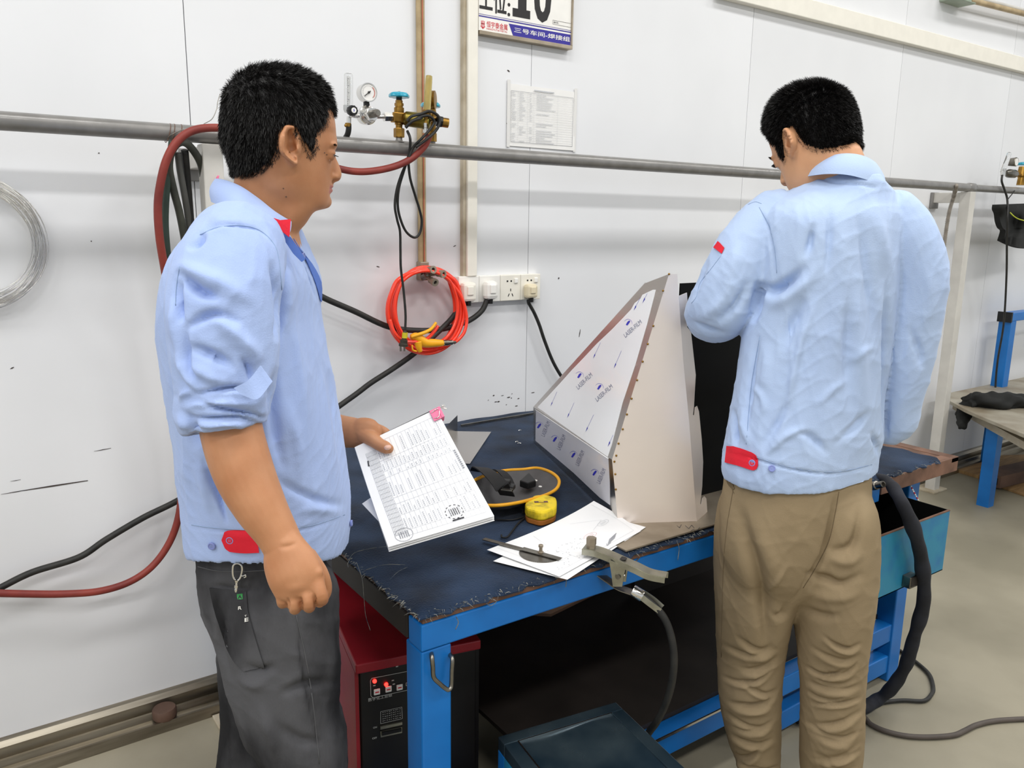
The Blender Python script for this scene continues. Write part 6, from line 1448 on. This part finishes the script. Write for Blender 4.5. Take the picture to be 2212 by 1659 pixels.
for x, y, r in ((612, 407, .0011), (618, 425, .0013), (690, 323, .0009), (701, 330, .001), (706, 334, .001), (663, 341, .001)):
    p, n = hit(tB, x, y)
    if p is not None: q = MB(); q.ball(p, r, 8, sq=(1, 1, 1)); obj('mole', q, M_brwd, body1, True)
q = MB(); p, n = hit(tB, 838, 967)
if p is not None: q.ball(p-n*.003, .0068, 14, sq=(1.15, .9, .8)); obj('thumbnail', q, M_nail, body1, True)

# jacket
j = MB()
hemz = lambda t, th: .058*max(0, (t-.62)/.38)**1.5*max(0, -math.sin(th))**1.5
stack(j, [(462, 510, 612, .07), (480, 474, 628, .115), (505, 440, 638, .155), (545, 410, 654, .185), (600, 388, 674, .196), (680, 376, 681, .194), (780, 382, 700, .19), (880, 396, 722, .186), (980, 412, 738, .182), (1080, 420, 748, .18), (1140, 425, 750, .18), (1172, 430, 748, .178), (1186, 434, 746, .174)], D1, HR, HF, 48, 4, 2.25, hemz)
limb(j, [pt(512, 535, 1.215), pt(496, 590, 1.17), pt(487, 660, 1.145), pt(488, 740, 1.135), pt(490, 810, 1.13), pt(488, 850, 1.125)], [.072, .0785, .079, .0775, .0735, .069], [.07, .075, .076, .074, .07, .068], HR, 30, 6)
limb(j, [pt(486, 840, 1.127), pt(484, 870, 1.123), pt(484, 900, 1.12), pt(488, 926, 1.117)], [.0625, .0665, .0655, .0585], [.062, .066, .065, .057], HR, 30, 6, True, False)
limb(j, [pt(545, 540, 1.50), pt(560, 690, 1.565), pt(585, 840, 1.58), pt(630, 900, 1.575), pt(690, 922, 1.56)], [.07, .072, .066, .056, .05], [.07, .072, .066, .056, .05], UP, 26, 6)
V, F = remesh(j, .0034, 4)
V = sinwr(V, F, .0028, 26, 5, (1, 1, .6)); V = crumple(V, F, .0022, 34, 41, (1, 1, .7))
fl1 = [([(384, 585), (410, 610), (440, 632), (480, 640)], 13, -.013), ([(375, 570), (420, 590), (480, 615), (560, 660)], 16, .008), ([(386, 600), (384, 650), (392, 700)], 9, -.012),
       ([(372, 640), (376, 700), (384, 760)], 9, .006), ([(400, 715), (430, 690), (470, 680), (520, 700)], 12, -.008), ([(455, 676), (500, 715), (540, 755), (562, 788)], 15, .009),
       ([(402, 748), (440, 760), (480, 780), (510, 800)], 13, -.008), ([(395, 780), (430, 800), (470, 820), (500, 822)], 12, .007), ([(520, 770), (540, 800), (545, 830)], 9, -.007),
       ([(385, 700), (390, 780), (420, 830), (440, 845)], 8, .007), ([(400, 700), (405, 780), (425, 822)], 7, -.006),
       ([(417, 853), (470, 842), (520, 838), (572, 850)], 6, -.008), ([(393, 885), (440, 872), (500, 872), (572, 872)], 7, .006), ([(420, 862), (470, 880), (540, 893), (575, 905)], 6, -.007),
       ([(395, 900), (450, 905), (520, 905), (570, 920)], 6, -.006), ([(400, 918), (450, 918), (500, 915), (540, 928)], 6, .006), ([(390, 870), (400, 850), (420, 846)], 6, .006), ([(384, 890), (395, 915), (410, 930)], 8, .005),
       ([(585, 560), (600, 620), (604, 690), (596, 740)], 9, -.010), ([(616, 560), (622, 640), (612, 720)], 12, .006), ([(640, 700), (650, 800), (660, 900), (668, 1000)], 16, .004),
       ([(600, 790), (592, 850), (600, 950), (612, 1020)], 14, -.007), ([(620, 860), (640, 950), (650, 1040)], 14, .005), ([(436, 992), (455, 1040), (475, 1090), (492, 1134)], 6, -.009),
       ([(420, 1000), (440, 1050), (455, 1110)], 9, .005), ([(395, 880), (420, 930), (430, 970)], 14, -.006), ([(590, 1030), (640, 1060), (700, 1085), (750, 1090)], 12, -.004), ([(640, 1105), (690, 1100), (740, 1110)], 10, .004),
       ([(700, 780), (720, 860), (735, 960), (742, 1060)], 10, -.004), ([(430, 505), (470, 490), (520, 487), (560, 498), (592, 530)], 5, -.003), ([(450, 470), (480, 480), (520, 476)], 14, .004), ([(405, 540), (430, 520), (440, 500)], 9, -.007),
       ([(668, 560), (690, 610), (693, 660)], 5, .004), ([(648, 540), (672, 590), (684, 650)], 6, -.005),
       ([(414, 1140), (470, 1146), (560, 1150), (660, 1142), (740, 1118)], 3.5, -.0022)]
V = folds(V, F, fl1); V = crumple(V, F, .0007, 95, 8)
jk1 = meshobj('work_jacket', V, F, [M_jack], p1); t1 = bvh(V, F)
# collar
def ribbon_surf(lo, hi, th, nm, m, par, sub=6):
    A_ = crom(lo, sub); B_ = crom(hi, sub); k = len(A_); P = np.array([[A_[i]*(1-t)+B_[i]*t+nrm((A_[i]+B_[i])/2-cencol)*.006*math.sin(math.pi*t) for t in np.linspace(0, 1, 6)] for i in range(k)])
    n_ = np.array([[nrm((p-cencol)*[1, 1, .2]) for p in r] for r in P]); q = MB(); q.slab(P+n_*th, P); return obj(nm, q, m, par, True, auto=60)
cencol = pt(555, 440, D1)
lo = [pt(560, 468, 1.49), pt(492, 452, 1.45), pt(463, 436, 1.37), pt(470, 440, 1.29), pt(510, 452, 1.235), pt(550, 475, 1.225), pt(585, 503, 1.25), pt(612, 514, 1.30)]
hi = [pt(565, 425, 1.44), pt(505, 400, 1.42), pt(470, 388, 1.37), pt(484, 388, 1.315), pt(520, 402, 1.285), pt(558, 428, 1.28), pt(592, 456, 1.285), pt(626, 478, 1.31)]
co1 = ribbon_surf(lo, hi, .004, 'collar', M_jack, jk1)
nn = nrm(-HF+HR*.35+UP*.25); q = MB(); q.prism([onP(x, y, pt(600, 488, 1.243), nn) for x, y in ((584, 469), (605, 476), (628, 474), (627, 490), (625, 513), (606, 498))], nn*.002); obj('collar_tip', q, M_redt, jk1, label='red collar tip')
patch(t1, [(632, 516), (655, 552), (680, 612), (690, 648)], [(646, 540), (672, 570), (692, 610), (693, 652)], 'shaded_inside_strip', M_jin, jk1, .001, .0012, 5)  # strip laid on the jacket, coloured as its shaded inside
nn = nrm(-HF+HR*.5); q = MB(); q.prism([onP(x, y, pt(640, 540, 1.262), nn) for x, y in ((612, 500), (628, 512), (646, 536), (660, 560), (652, 566), (634, 548), (618, 524))], -nn*.002); obj('inner_collar', q, M_jin, jk1)
patch(t1, [(481, 1164), (486, 1152), (494, 1148)], [(481, 1166), (488, 1182), (498, 1190)], 'hem_tab_end', M_redt, jk1, .0025, .0015, 6, 4)
patch(t1, [(494, 1148), (520, 1147), (556, 1147)], [(498, 1190), (525, 1193), (560, 1192)], 'hem_tab', M_redt, jk1, .0025, .0015, 8, 4, label='red cotton tab on the jacket hem')
button(t1, 498, 1166, .0062, jk1); button(t1, 459, 1178, .0062, jk1); button(t1, 756, 1130, .006, jk1); button(t1, 652, 552, .005, jk1)
for L in ([(432, 507), (470, 491), (520, 487), (560, 497), (590, 525), (602, 560), (610, 640)], [(414, 1134), (470, 1141), (560, 1145), (660, 1138), (745, 1112)], [(718, 790), (735, 850), (748, 930), (756, 1010), (760, 1080)], [(388, 575), (381, 620), (379, 660)]):
    seam(t1, L, .0008, 'stitched_seam', M_seamj, jk1)
seam(t1, [(735, 815), (745, 860), (754, 930), (760, 1000)], .0013, 'placket_edge', mat('dark_blue_thread', (60, 72, 120), .9), jk1, .0004)
P = [pt(505, 838, 1.055), pt(535, 822, 1.05), pt(562, 790, 1.06)]; Q_ = [pt(520, 852, 1.05), pt(556, 862, 1.045), pt(588, 825, 1.065)]
A_ = np.array([[p*(1-t)+r*t for t in np.linspace(0, 1, 5)] for p, r in zip(crom(P, 5), crom(Q_, 5))]); q = MB(); q.slab(A_, A_+HF*.0025); obj('cuff_flap', q, M_jack, jk1, True, auto=50)

# black jeans
t_ = MB()
stack(t_, [(1120, 445, 715, .155), (1200, 446, 708, .158), (1270, 458, 708, .158), (1330, 480, 700, .145), (1380, 520, 670, .11), (1410, 560, 640, .05)], D1, HR, HF, 40, 4, 2.2)
def ground(p, z): return np.array([p[0], p[1], z])
kn = pt(652, 1600, 1.265); ft_ = ground(kn, .07)+HR*.03
limb(t_, [pt(590, 1290, 1.275), pt(600, 1370, 1.268), pt(612, 1450, 1.265), pt(628, 1540, 1.265), kn, pt(656, 1680, 1.27), (kn+ft_)/2+HR*-.02, ft_], [.112, .103, .098, .087, .079, .077, .074, .075], [.10, .098, .095, .09, .085, .08, .075, .075], HR, 30, 6)
k2 = pt(560, 1560, 1.43); f2 = ground(k2, .07)-HR*.02
limb(t_, [pt(580, 1290, 1.43), pt(570, 1380, 1.43), pt(562, 1470, 1.43), k2, (k2+f2)/2-HR*.02, f2], [.105, .088, .078, .074, .072, .074], [.10, .09, .08, .078, .074, .074], HR, 28, 6)
V, F = remesh(t_, .004, 6, soft=14); V = sinwr(V, F, .004, 22, 12, (1, 1, .6))
fj = [([(470, 1300), (480, 1340), (478, 1400), (500, 1470)], 9, -.006), ([(456, 1262), (500, 1272), (560, 1274)], 6, -.003), ([(470, 1290), (500, 1300), (545, 1300)], 8, .003), ([(520, 1430), (560, 1450), (600, 1440)], 14, -.006), ([(510, 1460), (545, 1480), (580, 1475)], 10, .005),
      ([(640, 1330), (650, 1420), (668, 1520), (690, 1640)], 4, -.0035), ([(700, 1330), (712, 1420), (720, 1520)], 16, .004), ([(600, 1500), (660, 1480), (735, 1470)], 14, -.005), ([(590, 1560), (650, 1600), (700, 1600)], 14, -.004), ([(560, 1520), (585, 1590), (600, 1650)], 12, .006)]
V = folds(V, F, fj); V = crumple(V, F, .0012, 60, 13)
je1 = meshobj('jeans', V, F, [M_jean], p1); tj = bvh(V, F)
for L in ([(428, 1224), (470, 1233), (530, 1234), (600, 1230)], [(706, 1240), (706, 1255), (695, 1262)], [(640, 1330), (660, 1420), (676, 1520), (690, 1650)]):
    seam(tj, L, .0009, 'stitched_seam', M_jean2, je1, .0003)
patch(tj, [(455, 1269), (466, 1320), (484, 1380), (506, 1425), (528, 1449)], [(533, 1279), (537, 1320), (550, 1370), (562, 1410), (572, 1441)], 'back_pocket', M_jean, je1, .0008, .0022, 12, 5)
patch(tj, [(508, 1196), (508, 1218)], [(518, 1196), (517, 1218)], 'belt_loop', M_jean, je1, .002, .003, 4)
M_grn = mat('green_badge', (38, 140, 66), .5)
patch(tj, [(514, 1283), (515, 1296)], [(526, 1282), (526, 1295)], 'green_badge', M_grn, je1, .0034, .0006, 4)
def cloth_text(tree, s, bl, br, tr, tl, m, nm, par, bold=.02):
    v, f = text2d(s, bold); q = MB(); P = []
    for u, w in v:
        x, y = blin([np.array([*p, 0.]) for p in (bl, br, tr, tl)], u, w)[:2]; p, n = hit(tree, x, y)
        if p is None: return
        P.append(p+n*.0046)
    q.add(P, f); obj(nm, q, m, par)
cloth_text(tj, 'A', (516, 1295), (525, 1294), (525, 1285), (516, 1286), M_black, 'badge_letter', je1)
cloth_text(tj, 'R', (517, 1316), (525, 1315), (524, 1306), (517, 1307), M_white, 'printed_letter', je1)
cloth_text(tj, 'T', (531, 1331), (535, 1331), (535, 1327), (531, 1328), M_white, 'printed_letter', je1)
cloth_text(tj, 'E', (531, 1342), (539, 1340), (539, 1333), (531, 1334), M_white, 'printed_letter', je1)
# key clip on the belt loop
kc = thing('key_clip', 'silver snap hook hanging from the belt loop of black jeans', 'key clip', pt(510, 1278, 1.14))
p0_, n0_ = hit(tj, 511, 1235); dq = (p0_-CP)@HF-.012
q = MB(); q.tube([pt(x, y, dq) for x, y in ((512, 1217), (504, 1222), (503, 1240), (506, 1250), (512, 1254), (519, 1248), (523, 1232), (521, 1221))], .0016, 8, 5, closed=True); obj('snap_hook', q, M_chrome, kc, True)
q = MB(); q.tube([pt(520, 1244, dq), pt(526, 1244, dq-.003), pt(530, 1242, dq-.004), pt(531, 1246, dq-.004), pt(527, 1248, dq-.003)], .001, 6, 5); obj('thumb_lever', q, M_chrome, kc, True)
q = MB(); q.lathe(pt(512, 1252, dq), pt(509.5, 1279, dq)-pt(512, 1252, dq), [(0, .004), (.25, .003), (.3, .002), (.4, .002), (.42, .0032), (.65, .0032), (.68, .0018), (.8, .0026), (1, .0016)], 14); obj('swivel', q, M_chrome, kc, True, auto=35)
dF1 = nrm(F1*[1, 1, 0])
shoe(ft_+dF1*.18, ft_-dF1*.09, 'shoe', p1); shoe(f2+dF1*.18, f2-dF1*.09, 'shoe', p1)
# ================================================================== right man
D2 = 1.667
XA = np.array([1., 0, 0]); YA = np.array([0, 1., 0])
p2 = thing('person', 'man in pale blue work jacket and khaki trousers seen from behind', 'person', onZ(1690, 1800, 0))
az = math.radians(-4); hp_ = math.radians(24)
Fh = np.array([math.sin(az)*math.cos(hp_), math.cos(az)*math.cos(hp_), -math.sin(hp_)]); Uh = np.array([math.sin(az)*math.sin(hp_), math.cos(az)*math.sin(hp_), math.cos(hp_)])
Uh = nrm(Uh+XA*.06)
h0 = pt(1758, 301, D2+.02)
_t, _i = rot_tf((0, 0, 0), Fh, Uh); HK = .97
R0 = h0
tf2 = lambda p: R0+np.asarray(_t(np.asarray(p)*HK))
inv2 = lambda V: _i(V-R0)/HK
b = MB(); head_parts(b, tf2)
# slope of the neck: from skull base down and back to the collar
base_sk = tf2((-.03, 0, -.07)); col = pt(1812, 400, D2-.02)
limb(b, [tf2((-.015, 0, -.03)), base_sk, (base_sk+col)/2, col, pt(1800, 470, D2-.02)], [.054, .052, .052, .056, .08], [.054, .053, .053, .054, .07], XA, 26, 5)
stack(b, [(445, 1740, 1880, .06), (500, 1690, 1900, .08), (600, 1660, 1890, .09), (800, 1640, 1880, .09), (1000, 1620, 1870, .09)], D2, XA, YA, 30)
el = pt(1552, 668, D2+.01); hl_ = el+HF*.225+UP*-.01+HR*.06
limb(b, [pt(1690, 500, D2), pt(1615, 575, D2), el, (el+hl_)/2, hl_], [.045, .043, .04, .036, .03], [.045, .043, .04, .034, .026], HR, 20, 6)
generic_hand(b, hl_, HF+UP*.1, UP, right=False)
er = pt(1925, 915, D2+.06); hr_ = er+YA*.21+HR*-.03+UP*.03
limb(b, [pt(1950, 500, D2-.02), pt(1958, 690, D2+.0), er, (er+hr_)/2, hr_], [.045, .04, .034, .032, .028], [.045, .04, .034, .03, .025], HR, 20, 6)
generic_hand(b, hr_, YA*.9-HR*.1, UP+HR*.3, right=True)
V, F = remesh(b, .003, 6); V = local_smooth(V, F, neck_mask(inv2(V)), 40); V = head_shape(V, F, inv2)
body2 = meshobj('body', V, F, [M_skin2], p2); face_extras(tf2, p2)
HAIR2 = [(476, 300), (484, 250), (500, 200), (540, 150), (600, 120), (660, 130), (705, 175), (724, 215), (716, 232), (705, 240), (699, 258), (690, 280), (676, 296), (674, 330), (666, 352), (654, 340), (641, 305), (634, 284), (627, 276), (611, 278), (598, 292), (596, 316), (586, 344), (564, 366), (532, 378), (506, 378), (484, 350)]
make_hair(V, F, inv2, tf2, p2, HAIR2, .0095, .0042, 60000, 9, .85, fringe=1600)

j = MB()
rows2 = [(376, 1772, 1886, .06, D2-.03), (392, 1748, 1900, .075, D2-.025), (410, 1714, 1918, .09, D2-.01), (436, 1672, 1946, .105), (470, 1640, 1966, .118), (530, 1625, 1960, .125), (620, 1618, 1945, .127), (720, 1604, 1928, .127), (820, 1586, 1922, .127), (900, 1568, 1920, .127), (950, 1557, 1918, .126), (985, 1550, 1914, .125), (1008, 1550, 1911, .124), (1018, 1552, 1908, .123)]
stack(j, rows2, D2, XA, YA, 48, 4, 2.25)
limb(j, [pt(1680, 470, D2), pt(1642, 510, D2-.005), pt(1600, 575, D2-.01), pt(1570, 635, D2-.005), pt(1552, 668, D2+.01), pt(1548, 676, D2+.05), (el+hl_)/2+HR*.0, hl_-HF*.03], [.058, .066, .069, .0685, .066, .064, .056, .045], [.058, .064, .067, .067, .064, .062, .054, .045], HR, 30, 6)
limb(j, [pt(1925, 470, D2-.01), pt(1955, 520, D2-.015), pt(1976, 600, D2-.01), pt(1970, 690, D2), pt(1957, 780, D2+.015), pt(1941, 860, D2+.035), er, (er+hr_)/2, hr_-YA*.03], [.058, .062, .0635, .058, .052, .046, .041, .04, .04], [.06, .064, .066, .062, .056, .05, .046, .044, .04], HR, 30, 6)
V, F = remesh(j, .0034, 4); V = sinwr(V, F, .0025, 22, 21, (1, 1, .5)); V = crumple(V, F, .0022, 30, 51, (1, 1, .6))
fl2 = [([(1640, 445), (1658, 490), (1668, 540), (1672, 590)], 4, -.003), ([(1640, 612), (1665, 628), (1700, 612), (1745, 575)], 13, -.013), ([(1650, 655), (1690, 650), (1740, 610), (1775, 560)], 14, .008), ([(1640, 605), (1636, 650), (1625, 700)], 10, -.012),
       ([(1790, 440), (1792, 520), (1784, 600)], 9, -.004), ([(1812, 430), (1818, 540), (1812, 700), (1790, 850)], 16, .006), ([(1755, 480), (1750, 520), (1738, 560)], 10, -.006), ([(1852, 440), (1868, 540), (1880, 640), (1888, 740)], 13, -.006), ([(1880, 430), (1905, 520), (1915, 600)], 14, .005),
       ([(1770, 640), (1735, 720), (1715, 800), (1695, 900), (1660, 985)], 8, .007), ([(1742, 640), (1712, 700), (1690, 760)], 16, -.007), ([(1710, 830), (1690, 900), (1640, 970)], 12, -.005), ([(1842, 560), (1848, 680), (1860, 800), (1880, 950)], 14, .006), ([(1825, 640), (1830, 760), (1838, 900)], 14, -.005),
       ([(1640, 720), (1625, 800), (1618, 860), (1612, 930)], 8, -.007), ([(1660, 740), (1655, 800), (1650, 860)], 12, .006), ([(1585, 880), (1588, 930), (1592, 965)], 6, -.008), ([(1600, 880), (1608, 930), (1620, 968)], 7, .006), ([(1612, 830), (1640, 850), (1650, 880), (1640, 905)], 7, .005),
       ([(1720, 930), (1760, 950), (1790, 985)], 10, -.005), ([(1800, 960), (1850, 920), (1880, 880)], 10, -.004), ([(1880, 930), (1895, 960), (1905, 1000)], 8, -.006), ([(1650, 985), (1700, 940), (1745, 925)], 8, .005), ([(1820, 800), (1860, 760), (1900, 750)], 8, .003), ([(1760, 880), (1800, 840), (1840, 820)], 8, .003),
       ([(1915, 600), (1914, 700), (1914, 800), (1913, 900), (1914, 960)], 7, -.010), ([(1930, 640), (1935, 740), (1930, 850)], 12, .004), ([(1990, 560), (2010, 640), (2000, 720)], 14, .004), ([(1960, 700), (1985, 760), (1990, 800)], 12, -.004),
       ([(1530, 560), (1510, 610), (1492, 655)], 6, -.004), ([(1510, 690), (1550, 660), (1590, 600)], 12, .006), ([(1545, 700), (1590, 660), (1620, 600)], 12, -.006), ([(1490, 690), (1530, 712), (1575, 722)], 8, -.006), ([(1600, 520), (1580, 580), (1560, 640)], 14, .005),
       ([(1552, 972), (1620, 988), (1700, 1012), (1800, 1024), (1905, 1002)], 3.5, -.0025), ([(1760, 380), (1800, 392), (1860, 398), (1900, 408)], 4, -.003)]
V = folds(V, F, fl2); V = crumple(V, F, .0011, 80, 22)
jk2 = meshobj('work_jacket', V, F, [M_jack2], p2); t2 = bvh(V, F)
cencol = pt(1815, 385, D2+.03)
lo = [pt(1740, 384, D2-.0), pt(1752, 380, D2-.05), pt(1788, 376, D2-.09), pt(1830, 378, D2-.105), pt(1872, 389, D2-.095), pt(1906, 406, D2-.05), pt(1902, 410, D2+.02)]
hi = [pt(1758, 366, D2-.0), pt(1776, 347, D2-.04), pt(1803, 335, D2-.066), pt(1835, 332, D2-.076), pt(1866, 338, D2-.07), pt(1890, 354, D2-.03), pt(1896, 374, D2+.02)]
ribbon_surf(lo, hi, .004, 'collar', M_jack2, jk2)
patch(t2, [(1573, 963), (1600, 968), (1625, 977)], [(1569, 999), (1600, 1007), (1628, 1016)], 'hem_tab', M_redt, jk2, .0025, .0015, 8, 4, label='red cotton tab on the jacket hem')
patch(t2, [(1625, 977), (1634, 983), (1638, 991)], [(1628, 1016), (1635, 1013), (1639, 1005)], 'hem_tab_end', M_redt, jk2, .0025, .0015, 6, 4)
button(t2, 1626, 1000, .0068, jk2); button(t2, 1667, 1012, .0068, jk2)
patch(t2, [(1553, 522), (1549, 528), (1543, 536)], [(1566, 536), (1563, 543), (1560, 549)], 'sleeve_patch', M_redt, jk2, .002, .0012, 5, 4, label='red pen pocket band on the sleeve')
for L in ([(1640, 448), (1662, 490), (1674, 540), (1678, 590)], [(1616, 442), (1632, 436), (1645, 440)], [(1558, 552), (1535, 582), (1512, 612), (1505, 640), (1494, 655)], [(1552, 970), (1620, 984), (1700, 1008), (1800, 1020), (1900, 1000)], [(1642, 725), (1628, 800), (1620, 860), (1612, 960)]):
    seam(t2, L, .0008, 'stitched_seam', M_seamj, jk2)

# khaki trousers
t_ = MB()
stack(t_, [(960, 1565, 1888, .112), (1010, 1562, 1890, .118), (1070, 1552, 1892, .121), (1130, 1548, 1890, .119), (1190, 1552, 1882, .106), (1235, 1575, 1860, .085), (1270, 1630, 1800, .06), (1290, 1670, 1770, .035)], D2, XA, YA, 40, 4, 2.3)
lk = [(1110, 1552, 1722), (1180, 1545, 1724), (1260, 1544, 1716), (1340, 1547, 1703), (1420, 1549, 1692), (1500, 1552, 1687), (1580, 1568, 1686), (1659, 1596, 1684), (1730, 1612, 1690)]
rk = [(1110, 1712, 1888), (1180, 1708, 1890), (1260, 1712, 1886), (1340, 1720, 1878), (1420, 1727, 1870), (1500, 1732, 1866), (1580, 1730, 1864), (1659, 1732, 1858), (1730, 1740, 1856)]
for L, dd_ in ((lk, D2+.035), (rk, D2-.03)):
    P = [pt((l+r)/2, y, D2-.008+(dd_-D2+.008)*min(1, max(0, (y-1150)/300))) for y, l, r in L]; W_ = [(r-l)/2*mpp(p) for (y, l, r), p in zip(L, P)]
    P.append(np.array([P[-1][0], P[-1][1], .05])); W_.append(W_[-1]*1.02)
    RB = [w*k for w, k in zip(W_, (1.36, 1.36, 1.3, 1.2, 1.1, 1.05, 1.02, 1.02, 1.02, 1.02))]
    limb(t_, P, W_, RB, HR, 32, 6)
V, F = remesh(t_, .0038, 6, soft=80); V = sinwr(V, F, .0035, 22, 31, (1, 1, .6))
fk_ = [([(1590, 1080), (1610, 1160), (1640, 1260), (1655, 1360), (1660, 1420)], 20, -.011), ([(1625, 1110), (1660, 1200), (1690, 1290)], 18, .006), ([(1560, 1120), (1562, 1240), (1566, 1360)], 10, .003), ([(1810, 1060), (1800, 1120), (1780, 1200), (1740, 1270), (1715, 1300)], 9, -.009),
       ([(1860, 1090), (1850, 1160), (1830, 1185), (1790, 1190)], 12, -.008), ([(1775, 1200), (1830, 1215), (1868, 1190)], 10, .006), ([(1730, 1240), (1780, 1250), (1820, 1262), (1868, 1236)], 11, -.008), ([(1725, 1270), (1780, 1290), (1830, 1290), (1870, 1270)], 11, .006), ([(1724, 1310), (1770, 1330), (1820, 1330)], 12, -.006),
       ([(1640, 1300), (1680, 1250), (1705, 1215)], 6, .004), ([(1665, 1330), (1690, 1330), (1700, 1300)], 10, -.006)]
rs = random.Random(17)
for lx0, lx1, side in ((1552, 1684, 0), (1736, 1862, 1)):
    y = 1372
    while y < 1665:
        xa = lx0+(y-1400)*.1*(1-side)+rs.choice([0, 0, 12, 40]); xb = lx1-rs.choice([0, 0, 10, 35]); dy = rs.uniform(8, 30); sag = rs.uniform(4, 16); a = rs.uniform(.003, .0062); w = rs.uniform(4.5, 8)
        m1, m2 = xa+(xb-xa)*.35, xa+(xb-xa)*.7; fl_ = rs.random() < .3
        q1 = [(xa, y), (m1, y+dy*.6+sag), (m2, y+dy+sag), (xb, y+dy*.8)]
        if fl_: q1 = [(xa, y+dy), (m1, y+dy+sag), (m2, y+dy*.7+sag), (xb, y)]
        fk_.append((q1, w, -a)); fk_.append(([(x, yy+w*1.5) for x, yy in q1], w*1.1, a*.9))
        y += rs.uniform(13, 30)
V = folds(V, F, fk_); V = crumple(V, F, .0009, 70, 32)
tr2 = meshobj('trousers', V, F, [M_khaki], p2); tt2 = bvh(V, F)
for L in ([(1588, 1030), (1580, 1080), (1570, 1140), (1563, 1220), (1560, 1320), (1558, 1420)], [(1568, 1035), (1578, 1050), (1586, 1066)], [(1812, 1062), (1804, 1110), (1790, 1170), (1760, 1230), (1735, 1270)]):
    seam(tt2, L, .0009, 'stitched_seam', M_khaki2, tr2)
patch(tt2, [(1569, 1030), (1573, 1045), (1584, 1058)], [(1571, 1028), (1582, 1042), (1588, 1056)], 'pocket_opening', M_khaki2, tr2, .001, .001, 4, 4)
for L, dx in ((lk, -.02), (rk, .02)):
    p = pt((L[-1][1]+L[-1][2])/2, 1730, D2+(.035 if L is lk else -.03)); g_ = np.array([p[0], p[1], 0.0])
    shoe(g_+YA*.2+XA*dx, g_-YA*.08, 'shoe', p2)
